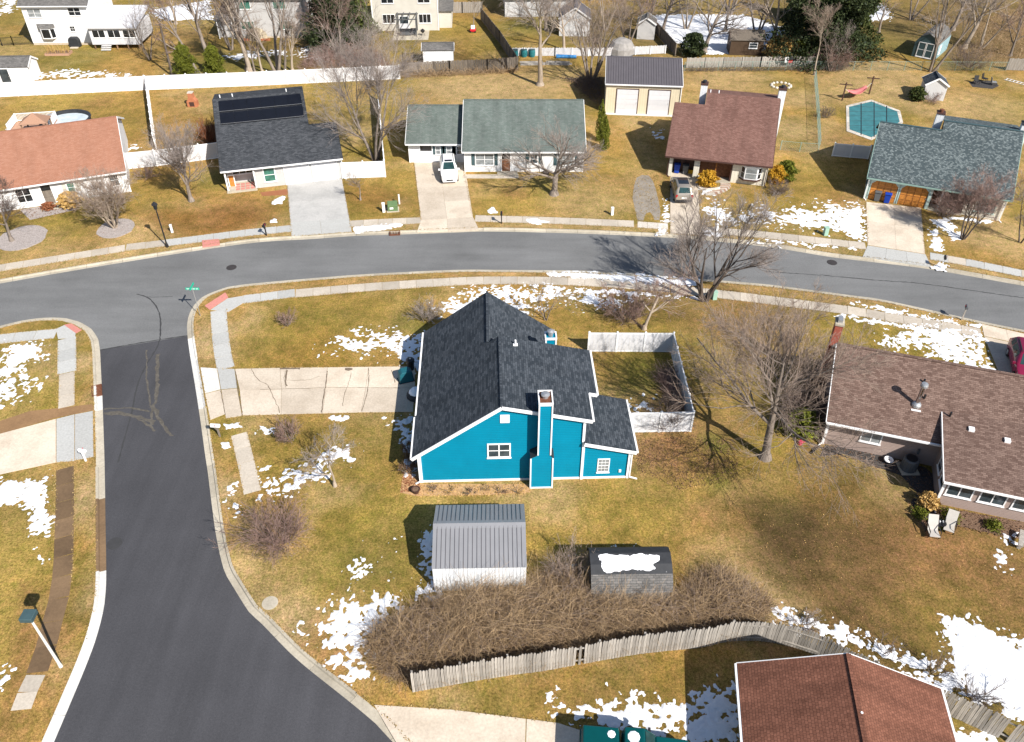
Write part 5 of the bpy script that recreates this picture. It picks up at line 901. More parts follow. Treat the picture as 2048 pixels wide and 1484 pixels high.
def bin_(px, lab, mat, lid, rot=0):
    c = G(*px); t = thing('wheelie_bin', lab, 'bin', c, rot); MB().ext('y', [(-.24, .06), (.24, .06), (.31, 1.0), (-.31, 1.0)], -.3, .32).build('body', mat, t, bevel=.03); MB().ext('x', [(-.38, 1.001), (.36, 1.001), (.36, 1.03), (-.1, 1.12), (-.38, 1.05)], -.33, .33).build('lid', lid, t, bevel=.02)
    MB().bar((-.28, .38, .95), (.28, .38, .95), .04).build('handle', mat, t)
    for x in (-.27, .27): MB().cyl((x - .03, .26, .12), (x + .03, .26, .12), .12, n=10).build('wheel', 'tyre', t)
bin_((1353, 345), 'blue wheelie bin before the dark garage of the mauve roofed house', 'blue_plastic', 'bin_lid_blue', R(-14)); bin_((1370, 347), 'grey wheelie bin beside the blue one at the mauve roofed house', 'grey_plastic', 'grey_plastic', R(-14)); bin_((1752, 401), 'grey wheelie bin before the orange garage door', 'grey_plastic', 'grey_plastic', R(-22)); bin_((1772, 405), 'blue wheelie bin before the orange garage door', 'blue_plastic', 'bin_lid_blue', R(-22))
c = G(1383, 346); t = thing('yellow_crate', 'yellow plastic crate beside the grey bin at the mauve roofed house', 'crate', c, R(-14)); m = MB().box((-.35, -.25, 0), (.35, .25, .05)).box((-.35, -.25, .05), (-.31, .25, .45)).box((.31, -.25, .05), (.35, .25, .45)).box((-.31, -.25, .05), (.31, -.21, .45)).box((-.31, .21, .05), (.31, .25, .45)); m.build('tub', 'yellow_plastic', t)
c = G(1217, 222); t = thing('garden_planter', 'bright green tub beside the left garage roller door', 'planter', c); MB().lathe([(.25, 0), (.36, .4), (.4, .5), (.34, .5), (.3, .3)], n=14).build('tub', 'bright_green', t); MB().lathe([(.3, .42), (.1, .46)], n=12).build('soil', 'bed_mulch', t)
# covered grill and bin by the teal house
c = G(812, 760); t = thing('covered_grill', 'dark teal covered box in the shade of the teal house by the driveway', 'grill', (c.x, c.y), R(20)); MB().ext('y', [(-.55, 0), (.55, 0), (.5, .8), (.3, 1.0), (-.3, 1.0), (-.5, .8)], -.35, .35).build('cover', 'teal_cover', t, bevel=.06); MB().box((-.6, -.4, 0), (.6, .4, .06)).build('hem', 'charcoal', t)
c = G(822, 738); t = thing('garbage_can', 'black garbage can beside the covered box at the teal house', 'bin', c); MB().lathe([(.25, 0), (.3, .85), (.33, .86), (.31, .95), (.1, 1.0)], n=14).build('can', 'black_metal', t); MB().lathe([(.04, 1.0), (.04, 1.06)], n=8).build('knob', 'white_trim', t)
c = G(833, 792); t = thing('snow_pile', 'snow capped tarp mound at the driveway end by the teal house', 'mound', c); MB().lathe([(.75, 0), (.7, .25), (.45, .5)], n=12).build('tarp', 'charcoal', t); MB().lathe([(.55, .42), (.42, .58), (.15, .7)], n=11).build('snow_cap', 'snow', t)
c = G(832, 985); t = thing('flower_pot', 'mauve flower pot at the corner of the teal house', 'pot', c); MB().lathe([(.18, 0), (.27, .32), (.29, .36), (.24, .36), (.2, .25)], n=14).build('pot', 'brown_trim', t); MB().lathe([(.23, .3), (.05, .31)], n=10).build('soil', 'bed_mulch', t)
c = G(2003, 1078)
def lounge(px, rot, lab):
    c = G(*px); t = thing('lawn_chair', lab, 'chair', c, rot)
    MB().slab([(-.3, -.55, .40), (.3, -.55, .40), (.3, .05, .36), (-.3, .05, .36)], .03).build('seat', 'sling_fabric', t); MB().slab([(-.3, .05, .36), (.3, .05, .36), (.3, .65, 1.1), (-.3, .65, 1.1)], .03).build('backrest', 'sling_fabric', t)
    for x in (-.32, .32):
        MB().bar((x, -.55, .4), (x, -.35, 0), .035).build('leg', 'black_metal', t); MB().bar((x, .35, .7), (x, .15, 0), .035).build('leg', 'black_metal', t); MB().bar((x, -.4, .62), (x, .25, .65), .05, .03).build('armrest', 'black_metal', t); MB().bar((x, -.45, .42), (x, -.4, .62), .03).build('arm_post', 'black_metal', t)
lounge((1862, 1068), R(-8), 'left grey sling lawn chair on the brown lawn'); lounge((1895, 1058), R(-28), 'right grey sling lawn chair nearer the rear wing'); c = G(1878, 1056); t = thing('side_table', 'small black round table between the two lawn chairs', 'table', c); MB().lathe([(.3, .46), (.3, .5)], n=16).build('top', 'black_metal', t); MB().lathe([(.2, 0), (.04, .04), (.03, .46)], n=8).build('pedestal', 'black_metal', t)
for x in (-.1, .1): MB().lathe([(.04, .501), (.045, .6)], (x, .05, 0), 8).build('cup', 'white_trim', t)
t = thing('log_bench', 'grey split log bench at the right edge of the brown lawn', 'bench', G(2038, 1085), R(60)); MB().bar((-.7, 0, .4), (.7, 0, .4), .28, .1).build('seat', 'grey_wood', t); MB().box((-.55, -.1, 0), (-.4, .1, .35)).build('leg', 'grey_wood', t); MB().box((.4, -.1, 0), (.55, .1, .35)).build('leg', 'grey_wood', t)
c = G(1600, 888); t = thing('garden_pot', 'magenta watering can in the dark bed beside the brown roofed house', 'watering can', c); MB().lathe([(.14, 0), (.16, .25), (.12, .3)], n=12).build('can', 'magenta_plastic', t); MB().bar((.1, 0, .1), (.38, 0, .32), .05).build('spout', 'magenta_plastic', t); MB().bar((-.05, 0, .3), (-.2, 0, .15), .03).build('handle', 'magenta_plastic', t)
# pool (covered, octagonal)
pp = PX([(1692, 212), (1742, 200), (1800, 222), (1806, 246), (1742, 281), (1693, 263)]); pc = Vector((sum(p[0] for p in pp) / 6, sum(p[1] for p in pp) / 6)); t = thing('covered_pool', 'in-ground pool under a teal safety cover with pale stone coping', 'pool', (pc.x, pc.y)); oc = [(Vector(p) - pc) for p in pp]
n = len(oc)
for i in range(n):
    a, b = oc[i], oc[(i + 1) % n]; k = max(1, int((b - a).length / .9))
    for j in range(k):
        p = a.lerp(b, (j + .02) / k); q = a.lerp(b, (j + .98) / k); MB().slab([(p.x, p.y, .06), (q.x, q.y, .06), (q.x * .88, q.y * .88, .06), (p.x * .88, p.y * .88, .06)], .08).build('coping_stone', 'pale_stone', t)
MB().slab([(p.x * .885, p.y * .885, .075) for p in oc], .02).build('cover', 'pool_cover', t)
for x, y0, y1 in ((1722, 207, 271), (1748, 205, 275), (1773, 213, 265)): a = G(x, y0) - Vector((pc.x, pc.y, 0)); b = G(x, y1) - Vector((pc.x, pc.y, 0)); MB().bar((a.x, a.y, .085), (b.x, b.y, .085), .09, .015).build('strap', 'black_metal', t)
for x0, x1, y in ((1708, 1783, 215), (1698, 1797, 224), (1698, 1799, 233), (1698, 1800, 243), (1698, 1795, 252), (1704, 1778, 262)): a = G(x0, y) - Vector((pc.x, pc.y, 0)); b = G(x1, y) - Vector((pc.x, pc.y, 0)); MB().bar((a.x, a.y, .083), (b.x, b.y, .083), .06, .014).build('strap', 'dark_teal_trim', t)
# above-ground pool, deck and gazebo
c = G(150, 218, 1.33) - Vector((0, 2.85, 1.33)); t = thing('round_pool', 'round above-ground pool with black wall behind the terracotta roof', 'pool', c); MB().lathe([(2.75, 0), (2.75, 1.25), (2.85, 1.26), (2.85, 1.33), (2.6, 1.33), (2.6, .8)], n=30).build('wall', 'charcoal', t); MB().lathe([(2.58, .95), (.1, .97)], n=30).build('ice', 'pool_ice', t)
c = G(27, 228, 1.95) - Vector((-.55, 3.1, 1.95)); t = thing('deck', 'raised deck with white railing behind the terracotta roof', 'deck', c, R(10)); MB().box((0, 0, .9), (4.6, 3.2, 1.02)).build('floor', 'deck_wood', t)
for x in (0.05, 2.3, 4.55):
    for y in (.05, 3.15): MB().box((x - .06, y - .06, 0), (x + .06, y + .06, 2.0)).build('post', 'white_trim', t)
def rail_(a, b):
    m = MB(); a = Vector(a); b = Vector(b); L = (b - a).length; m.bar((a.x, a.y, 1.95), (b.x, b.y, 1.95), .09, .06); m.bar((a.x, a.y, 1.15), (b.x, b.y, 1.15), .06, .06)
    for i in range(int(L / .14)): q = a.lerp(b, i * .14 / L); m.box((q.x - .02, q.y - .02, 1.17), (q.x + .02, q.y + .02, 1.93))
    m.build('railing', 'white_trim', t)
rail_((.05, 3.15), (4.55, 3.15)); rail_((.05, .05), (.05, 3.15)); rail_((4.55, .05), (4.55, 3.15))
c = G(64, 226, 3.5); t = thing('gazebo', 'brown pyramid roofed gazebo on the deck behind the terracotta roof', 'gazebo', (c.x, c.y, 1.02), R(10))
for x in (-1.3, 1.3):
    for y in (-.9, .9): MB().box((x - .06, y - .06, 0), (x + .06, y + .06, 1.6)).build('post', 'brown_wood', t)
for a, b in (((-1.5, -1.1), (1.5, -1.1)), ((1.5, -1.1), (1.5, 1.1)), ((1.5, 1.1), (-1.5, 1.1)), ((-1.5, 1.1), (-1.5, -1.1))): MB().slab([(a[0], a[1], 1.6), (b[0], b[1], 1.6), (0, 0, 2.5)], .05).build('roof_panel', 'deck_wood', t)
c = G(387, 212); t = thing('chiminea', 'small terracotta brick fire pit in the yard behind the solar house', 'fire pit', c); MB().ext('y', [(-.6, 0), (.6, 0), (.6, .7), (.3, 1.1), (.25, 1.7), (-.25, 1.7), (-.3, 1.1), (-.6, .7)], -.4, .4).build('body', 'terracotta', t); MB().box((-.3, -.41, .1), (.3, -.401, .65)).build('mouth', 'brown_trim', t); MB().box((-.32, -.32, 1.701), (.32, .32, 1.8)).build('cap', 'pale_stone', t)
# clothes posts with pink cloth
t = thing('hammock_stand', 'pink hammock strung between two brown cross posts', 'hammock', G(1684, 201)); e = G(1738, 188) - G(1684, 201)
for q in ((0, 0), (e.x, e.y)): MB().box((q[0] - .07, q[1] - .07, 0), (q[0] + .07, q[1] + .07, 2.3)).build('post', 'brown_trim', t); MB().bar((q[0] - .75, q[1] + .2, 2.05), (q[0] + .75, q[1] - .2, 2.05), .1, .1).build('crossbar', 'brown_trim', t)
V = []
for i in range(9):
    for j in range(5): s = i / 8; V.append((e.x * (.15 + .7 * s), e.y * (.15 + .7 * s) + (j - 2) * .35 * (.5 + math.sin(math.pi * s) * .6), .95 - .45 * math.sin(math.pi * s) + .05 * (j - 2) ** 2))
MB().poly(V, [(i * 5 + j, i * 5 + j + 1, i * 5 + j + 6, i * 5 + j + 5) for i in range(8) for j in range(4)]).build('cloth', 'pink_cloth', t, True).modifiers.new('s', 'SOLIDIFY').thickness = .02
for a, b in ((0, .17), (1, .83)): MB().bar((e.x * a, e.y * a, 1.5), (e.x * b, e.y * b, 1.0), .03).build('rope', 'offwhite', t)
# fire pit seats
for i, (px, lab, mat) in enumerate((((1952, 168), 'black mesh patio chair left of the fire circle', 'black_metal'), ((1968, 163), 'black patio chair behind the fire circle', 'black_metal'), ((1986, 170), 'silver patio chair at the right of the fire circle', 'galvanized'))):
    c = G(*px); t = thing('patio_chair', lab, 'chair', c, R(40 * i)); MB().box((-.3, -.3, .38), (.3, .3, .44)).build('seat', mat, t); MB().slab([(-.3, .3, .44), (.3, .3, .44), (.3, .42, 1.0), (-.3, .42, 1.0)], .04).build('backrest', mat, t)
    for x in (-.27, .27):
        for y in (-.27, .27): MB().box((x - .02, y - .02, 0), (x + .02, y + .02, .38)).build('leg', 'black_metal', t)
struct(flat('fire_circle', PX([(1938, 165), (1952, 160), (1990, 162), (1998, 172), (1985, 178), (1945, 174)]), .01, 'black_mulch'))
t = thing('trellis_frame', 'white ladder-like frame lying on the grass at the upper right', 'ladder', G(2008, 160), R(-48))
for y in (0, .7): MB().bar((0, y, .06), (4.6, y, .06), .06).build('side_rail', 'white_trim', t)
for i in range(10): MB().bar((.2 + i * .46, 0, .07), (.2 + i * .46, .7, .07), .05).build('rung', 'white_trim', t)
# picket yard clutter
for i, (px, lab) in enumerate((((1030, 114), 'left upright blue-green barrel before the picket fence'), ((1048, 113), 'middle blue-green barrel before the picket fence'), ((1064, 113), 'right blue-green barrel before the picket fence'))):
    t = thing('barrel', lab, 'barrel', G(*px)); MB().lathe([(.4, 0), (.46, .3), (.46, .7), (.4, 1.0)], n=14).build('drum', 'teal_tarp', t); MB().lathe([(.42, 1.001), (.42, 1.05)], n=14).build('lid', 'dark_teal_trim', t)
t = thing('tarp_roll', 'long blue tarp roll lying below the picket fence', 'tarp', G(1112, 116), R(-2)); MB().cyl((0, 0, .25), (2.9, -.1, .25), .28, .22, n=9).build('roll', 'blue_tarp', t); MB().bar((1, -.3, .28), (1, .25, .5), .05).build('tie', 'offwhite', t)
t = thing('covered_mound', 'rounded tarp covered heap above the picket fence', 'mound', G(1242, 106)); MB().lathe([(2.0, 0), (1.9, .9), (1.4, 1.7), (.5, 2.1)], n=13).build('tarp', 'grey_tarp', t); MB().lathe([(2.03, .02), (2.03, .12)], n=13).build('hem', 'grey_plastic', t)
t = thing('tarp_heap', 'tan tarp covered heap beside the grey two storey house', 'mound', G(515, 76)); MB().lathe([(1.6, 0), (1.4, .8), (.8, 1.3), (.2, 1.5)], n=11).build('tarp', 'tan_tarp', t); MB().box((-1.8, -1.3, 0), (2.2, -1.0, .25)).build('kerb_board', 'terracotta', t)
def lumber(px, lab, rot):
    t = thing('lumber_pile', lab, 'lumber', G(*px), rot)
    for i in range(5): MB().box((random.uniform(-.2, .2), i * .3, 0), (3.4 + random.uniform(-.4, .2), i * .3 + .2, .12 + .1 * (i % 2))).build('plank', 'grey_wood', t)
lumber((1042, 131), 'stack of grey planks behind the sage house fence', R(2)); lumber((1094, 130), 'second stack of pale planks right of the grey one', R(-4))
t = thing('covered_grill', 'black covered grill beside the white two storey house', 'grill', G(152, 93)); MB().ext('y', [(-.8, 0), (.8, 0), (.75, 1.0), (.5, 1.35), (-.5, 1.35), (-.75, 1.0)], -.4, .4).build('cover', 'charcoal', t, bevel=.08); MB().box((-.5, -.9, 0), (.6, -.45, .1)).build('paver', 'tan_drive', t)
t = thing('raised_bed', 'wooden raised bed with dry stalks beside the white two storey house', 'planter', G(90, 112), R(2)); MB().box((0, 0, 0), (3.4, .08, .3)).build('board', 'deck_wood', t); MB().box((0, 1.4, 0), (3.4, 1.48, .3)).build('board', 'deck_wood', t); MB().box((0, .08, 0), (.08, 1.4, .3)).build('board', 'deck_wood', t); MB().box((3.32, .08, 0), (3.4, 1.4, .3)).build('board', 'deck_wood', t); MB().box((.08, .08, 0), (3.32, 1.4, .25)).build('soil', 'bed_mulch', t)
m = MB()
for i in range(90): x = random.uniform(.1, 3.3); y = random.uniform(.1, 1.4); m.bar((x, y, .2), (x + random.gauss(0, .15), y + random.gauss(0, .15), random.uniform(.7, 1.4)), .02)
m.build('dry_stalks', 'dry_grass', t)['kind'] = 'stuff'
# patio with pergola
t = thing('patio', 'concrete patio behind the beige two storey house', 'patio', G(785, 78), R(2)); MB().box((0, -.6, 0), (5.4, 4.8, .06)).build('slab', 'curb_concrete', t)
t = thing('pergola', 'open grey pergola frame on the patio of the beige house', 'pergola', G(795, 74), R(2))
for x in (0, 2.9):
    for y in (0, 2.9): MB().box((x - .06, y - .06, .06), (x + .06, y + .06, 2.6)).build('post', 'grey_plastic', t)
for x in (0, .95, 1.9, 2.9): MB().box((x - .05, -.2, 2.6), (x + .05, 3.1, 2.72)).build('beam', 'grey_plastic', t)
for y in (0, 2.9): MB().box((-.2, y - .05, 2.48), (3.1, y + .05, 2.599)).build('crossbeam', 'grey_plastic', t)
for px, lab, wd in (((800, 72), 'grey outdoor sofa under the pergola', 1.7), ((822, 71), 'grey outdoor armchair right of the sofa', .9)):
    t = thing('patio_sofa', lab, 'sofa', G(*px, .06) , R(2)); t.location.z = .06; MB().box((0, 0, .1), (wd, .8, .42)).build('seat', 'grey_plastic', t, bevel=.04); MB().box((0, .62, .421), (wd, .8, .85)).build('backrest', 'charcoal', t); MB().box((0, 0, .421), (.12, .6, .6)).build('armrest', 'charcoal', t); MB().box((wd - .12, 0, .421), (wd, .6, .6)).build('armrest', 'charcoal', t)
t = thing('kettle_grill', 'round black grill at the edge of the beige house patio', 'grill', G(846, 72)); MB().lathe([(.15, .5), (.32, .7), (.33, .85), (.1, 1.05)], n=14).build('bowl', 'black_metal', t)
for a in (0, 2.1, 4.2): MB().bar((.1 * math.cos(a), .1 * math.sin(a), .6), (.35 * math.cos(a), .35 * math.sin(a), 0), .04).build('leg', 'black_metal', t)
t = thing('covered_barbecue', 'black covered barbecue against the beige house wall', 'grill', G(841, 57)); MB().ext('y', [(-.55, 0), (.55, 0), (.5, 1.0), (.2, 1.25), (-.4, 1.2)], -.35, .35).build('cover', 'charcoal', t, bevel=.06); MB().box((-.58, -.38, 0), (.58, .38, .05)).build('hem', 'black_metal', t)
t = thing('toy_car', 'small red and white toy car at the foot of the sapling', 'toy', G(946, 64)); MB().box((-.45, -.35, .12), (.45, .35, .5)).build('body', 'red_plastic', t, bevel=.06); MB().box((-.3, -.3, .5), (.3, .3, .95)).build('cab', 'white_trim', t, bevel=.05)
for x in (-.35, .35):
    for y in (-.36, .36): MB().cyl((x, y - .04, .13), (x, y + .04, .13), .13, n=10).build('wheel', 'tyre', t)
t = thing('fence_flag', 'red, black and white flag hung on the grey board fence', 'flag', G(1573, 135)); MB().box((-.5, -.25, .75), (0, -.22, 1.5)).build('pale_field', 'white_trim', t); MB().box((0, -.25, .75), (.55, -.22, 1.1)).build('red_field', 'red_plastic', t); MB().box((0, -.25, 1.1), (.55, -.22, 1.5)).build('dark_field', 'charcoal', t)
t = thing('rock_ring', 'ring of stones with a dead plant in the mauve roofed house yard', 'planter', G(1562, 172))
for i in range(14): a = i * 2 * math.pi / 14; MB().lathe([(.2, 0), (.22, .1), (.1, .22)], (math.cos(a) * 1.25, math.sin(a) * 1.1, 0), 7).build('stone', 'pale_stone', t)
# curved stone path by the mauve house
t = struct(thing('stone_path', None, None))
for i in range(16):
    s = i / 15; p = lerp2(lerp2((1447, 362), (1462, 378), s), lerp2((1462, 378), (1420, 388), s), s); c = G(*p); MB().box((c.x - .5, c.y - .28, -.05), (c.x + .5, c.y + .25, .04 + .002 * i)).build('paver', 'pale_stone' if i % 2 else 'deck_wood', t)
for i in range(14):
    s = i / 13; p = lerp2(lerp2((1398, 374), (1402, 384), s), lerp2((1402, 384), (1436, 378), s), s); c = G(*p); MB().lathe([(.22, -.05), (.22, .15), (.1, .2)], (c.x, c.y, 0), 6).build('border_stone', 'pale_stone', t)
t = thing('utility_pole', 'dark slim utility pole behind the long vinyl fence', 'pole', G(345, 152)); MB().cyl((0, 0, 0), (.15, 0, 7.2), .16, .11, n=10).build('shaft', 'dark_bark', t); MB().bar((-.6, 0, 6.7), (.9, 0, 6.7), .1).build('crossarm', 'dark_wood', t)
# ---------------------------------------------------------------- vegetation
def nrm(v): return v / np.maximum(np.linalg.norm(v, axis=-1, keepdims=True), 1e-9)
def strands(rng, start, d, L, K, wig, up, droop=0.0):
    n = len(start); pts = np.zeros((n, K, 3)); pts[:, 0] = start; d = nrm(d.copy())
    for k in range(1, K):
        d = d + rng.normal(0, wig, (n, 3)); d[:, 2] += up - droop * k / K; d = nrm(d); pts[:, k] = pts[:, k - 1] + d * (L / (K - 1))[:, None]
    return pts
def tubes(pts, r0, r1, sides):
    n, K, _ = pts.shape; t = np.gradient(pts, axis=1); t = nrm(t); ref = np.where(np.abs(t[..., 2:3]) > .9, np.array([1., 0, 0]), np.array([0, 0, 1.])); u = nrm(np.cross(t, ref)); v = np.cross(t, u)
    rad = r0[:, None] + (r1 - r0)[:, None] * np.linspace(0, 1, K)[None]; a = np.arange(sides) * 2 * np.pi / sides
    V = pts[:, :, None, :] + rad[:, :, None, None] * (np.cos(a)[None, None, :, None] * u[:, :, None, :] + np.sin(a)[None, None, :, None] * v[:, :, None, :])
    idx = np.arange(n * K * sides).reshape(n, K, sides); nx = np.roll(idx, -1, axis=2)
    F = np.stack([idx[:, :-1], nx[:, :-1], nx[:, 1:], idx[:, 1:]], -1).reshape(-1, 4); return V.reshape(-1, 3), F
def kids(rng, pts, r0, r1, L, per, t0, t1, ang, lr, rr, up=0.0):
    n, K, _ = pts.shape; idx = np.repeat(np.arange(n), per); m = len(idx); t = rng.uniform(t0, t1, m); f = t * (K - 1); k = np.minimum(f.astype(int), K - 2); w_ = (f - k)[:, None]
    p = pts[idx, k] * (1 - w_) + pts[idx, k + 1] * w_; tan = nrm(pts[idx, k + 1] - pts[idx, k]); ref = nrm(rng.normal(0, 1, (m, 3))); perp = nrm(np.cross(tan, ref)); a = ang * rng.uniform(.6, 1.35, m)[:, None]
    d = np.cos(a) * tan + np.sin(a) * perp; d[:, 2] += up; L2 = L[idx] * lr * (1.15 - .6 * t) * rng.uniform(.65, 1.25, m); rad = (r0[idx] * (1 - t) + r1[idx] * t) * rr; return p, nrm(d), L2, rad
def join(parts):
    V = []; F = []; b = 0
    for v, f in parts: V.append(v); F.append(f + b); b += len(v)
    return np.concatenate(V), np.concatenate(F)
def bare_tree(name, label, px, h, spread=.9, r=.18, seed=1, stems=1, lean=(0, 0), fork=.35, limbs=7, dens=1.0, bark='bark', twig='twig', up=.06, cat='tree', splay=.35, group=None, loc=None, twr=.0075, lv=3, flat_=0.0):
    rng = np.random.default_rng(seed); c = loc or G(*px); t = thing(name, label, cat, (c[0], c[1], 0), 0, group); trunk = []; crown = []
    n = stems; az = rng.uniform(0, 6.28) + np.arange(n) * 6.283 / n; off = .12 * (n > 1) * r * 6
    st = np.stack([np.cos(az) * off, np.sin(az) * off, np.full(n, -.1)], 1); sp_ = splay if n > 1 else 0.03
    d = np.stack([np.cos(az) * sp_ + lean[0], np.sin(az) * sp_ + lean[1], np.ones(n)], 1); L = np.full(n, h * (.78 if n > 1 else fork + .42)) * rng.uniform(.85, 1.1, n)
    P = strands(rng, st, d, L, 9, .05, .03); R0 = np.full(n, r * (1 if n == 1 else .62)); R1 = R0 * (.14 if n == 1 else .2); trunk.append(tubes(P, R0, R1, 9))
    if n == 1:
        fl = np.array([[(0, 0, -.1), (0, 0, .25), (0, 0, .5)]], float); trunk.append(tubes(fl, np.array([r * 1.7]), np.array([r * .9]), 9))
    per = limbs if n == 1 else max(3, int(limbs * .6)); p, d, L2, rad = kids(rng, P, R0, R1, L, per, fork, 1.0, .72 * spread + .1, .88 * spread ** .3, .6, up * 2 - flat_)
    B = strands(rng, p, d, L2, 8, .10, up); trunk.append(tubes(B, rad, rad * .3, 7))
    p, d, L3, rd = kids(rng, B, rad, rad * .3, L2, int(8 * dens) + 1, .12, 1, .68, .6, .55, up); D = strands(rng, p, d, L3, 6, .13, up); trunk.append(tubes(D, np.maximum(rd, .014), np.maximum(rd * .35, .008), 4))
    p, d, L4, re = kids(rng, D, rd, rd * .35, L3, int(7 * dens) + 1, .1, 1, .62, .62, .6, up); E_ = strands(rng, p, d, L4, 4, .14, up * .8); re = np.clip(re, .007, .016); crown.append(tubes(E_, re, re * .55, 3))
    if lv > 2:
        p, d, L5, rf = kids(rng, E_, re, re * .55, L4, int(4 * dens) + 1, .1, 1, .55, .62, .6, up); W = strands(rng, p, d, L5, 3, .15, up * .6); rf = np.full(len(p), twr); crown.append(tubes(W, rf, rf * .6, 3))
    V, F = join(trunk); npmesh('trunk', V, F, bark, t, True); V, F = join(crown); npmesh('crown', V, F, twig, t); return t
def shrub(name, label, px, h, w_, n, seed, mat='twig', cat='shrub', droop=0.0, bark='bark', r=.010, sub=3, base=.25, group=None, z=0):
    rng = np.random.default_rng(seed); c = G(*px); t = thing(name, label, cat, (c.x, c.y, z), 0, group); k = max(8, n // 10)
    a = rng.uniform(0, 6.28, k); q = rng.uniform(0, base, k) * w_; st = np.stack([np.cos(a) * q, np.sin(a) * q, np.full(k, -.03)], 1); d = np.stack([np.cos(a) * w_ * rng.uniform(.1, 1, k), np.sin(a) * w_ * rng.uniform(.1, 1, k), np.full(k, h)], 1)
    L = np.hypot(h, w_ * .5) * rng.uniform(.7, 1.05, k); P = strands(rng, st, d, L, 7, .12, .02, droop); r0 = np.full(k, r * 2.2); V, F = tubes(P, r0, r0 * .4, 5); npmesh('stems', V, F, bark, t, True)
    p, d, L2, rr = kids(rng, P, r0, r0 * .4, L, max(1, n // k), .15, 1, .7, .45, .6, .05); B = strands(rng, p, d, L2, 4, .16, .02, droop); rb = np.full(len(p), r); parts = [tubes(B, rb, rb * .6, 3)]
    p, d, L3, rr = kids(rng, B, rb, rb * .6, L2, sub, .1, 1, .7, .55, .7, .04); W = strands(rng, p, d, L3, 3, .18, .0, droop); rc = np.full(len(p), r * .75); parts.append(tubes(W, rc, rc * .6, 3)); V, F = join(parts); npmesh('twigs', V, F, mat, t); return t
def leaf_cloud(rng, pts, size, tilt=1.0):
    n = len(pts); a = nrm(rng.normal(0, 1, (n, 3))); b = nrm(np.cross(a, rng.normal(0, 1, (n, 3)))); s = (size * rng.uniform(.5, 1.4, n))[:, None]
    V = np.stack([pts - a * s, pts + b * s * .5, pts + a * s, pts - b * s * .5], 1).reshape(-1, 3); return V, np.arange(n * 4).reshape(n, 4)
def evergreen(name, label, px, h, w_, n, seed, mat='evergreen', shape='cone', size=.2, bark='dark_bark', cat='tree', trunk=True, group=None, lumps=14, loc=None):
    rng = np.random.default_rng(seed); c = loc or G(*px); t = thing(name, label, cat, (c[0], c[1], 0), 0, group)
    if trunk: P = strands(rng, np.array([[0, 0, -.1]]), np.array([[0, 0, 1.]]), np.array([h * .9]), 6, .02, .02); V, F = tubes(P, np.array([max(.05, w_ * .06)]), np.array([.02]), 7); npmesh('trunk', V, F, bark, t, True)
    z = rng.uniform(.02, 1, n) ** (1.15 if shape == 'cone' else .8); a = rng.uniform(0, 6.283, n); lump = 1 + .28 * np.sin(a * 3 + z * lumps) + .16 * np.sin(a * 7 - z * lumps * 1.7) + rng.normal(0, .05, n)
    rad = {'cone': (1 - z) ** .85 * .98 + .03, 'column': np.sqrt(np.maximum(1 - np.abs(2 * z - .85) ** 3.2, .01)) * (1 - z * .45), 'ball': np.sqrt(np.maximum(1 - (2 * z - 1) ** 2, .02)), 'irregular': np.sqrt(np.maximum(1 - np.abs(2 * z - .8) ** 2.5, .02)) * (1 + .25 * np.sin(z * 9))}[shape]
    q = rng.uniform(.55, 1.0, n) ** .6 * rad * lump * w_ / 2; pts = np.stack([np.cos(a) * q, np.sin(a) * q, z * h - .12 * q], 1); V, F = leaf_cloud(rng, pts, size); npmesh('crown', V, F, mat, t)
    if shape != 'cone' or True:
        m = n // 3; z = rng.uniform(.03, .9, m); a = rng.uniform(0, 6.283, m); rad = np.interp(z, [0, .5, 1], [.6, .5, .05]) if shape != 'ball' else .5; q = rng.uniform(0, .8, m) * rad * w_ / 2; pts = np.stack([np.cos(a) * q, np.sin(a) * q, z * h], 1); V, F = leaf_cloud(rng, pts, size * 1.5); npmesh('inner_foliage', V, F, mat, t)
    return t
# near and middle trees
bare_tree('bare_tree', 'huge spreading bare tree with pale trunk on the lawn between teal and brown houses', (1530, 915), 11.6, 1.3, .31, 29, 1, (-.06, .08), .32, 12, 1.3, 'bark', 'twig', .045, twr=.008)
bare_tree('bare_tree', 'dark multi-stem bare tree beside the street above the huge tree', (1408, 600), 9.2, .9, .3, 22, 4, (0, 0), .2, 9, 1.0, 'dark_bark', 'twig_grey', .07)
bare_tree('bare_tree', 'small pale trunked bare tree near the snow beside the street', (1288, 658), 5.2, 1.2, .16, 33, 1, (.15, 0), .3, 7, .9, 'pale_bark', 'twig_red', .04)
bare_tree('bare_tree', 'tall bare tree between the solar and sage roofed houses', (752, 322), 12.5, .85, .30, 44, 3, (-.02, .02), .2, 10, 1.15, 'bark', 'twig_grey', .06, splay=.28)
bare_tree('bare_tree', 'broad crooked bare tree on the lawn before the sage roofed house', (1108, 389), 8.6, 1.4, .34, 55, 1, (.06, .05), .18, 12, .95, 'bark', 'twig_grey', .04, flat_=.08)
bare_tree('bare_tree', 'tall forked bare tree behind the sage roof', (1080, 170), 13.5, .85, .38, 66, 1, (.02, 0), .32, 9, 1.1, 'pale_bark', 'twig_grey', .05)
bare_tree('bare_tree', 'bushy many stemmed bare tree left of the metal garage', (1182, 166), 11.0, .7, .30, 77, 6, (.04, 0), .15, 8, .72, 'bark', 'twig', .08, splay=.4)
bare_tree('bare_tree', 'bare tree on the lawn left of the solar roofed house', (383, 402), 9.6, .9, .22, 88, 1, (-.02, .02), .2, 11, 1.0, 'bark', 'twig_grey', .09)
bare_tree('bare_tree', 'vase shaped bare tree with pale stems in a stone ring', (230, 455), 5.0, 1.0, .16, 99, 9, (-.05, 0), .15, 9, .85, 'pale_bark', 'twig', .05, splay=.55)
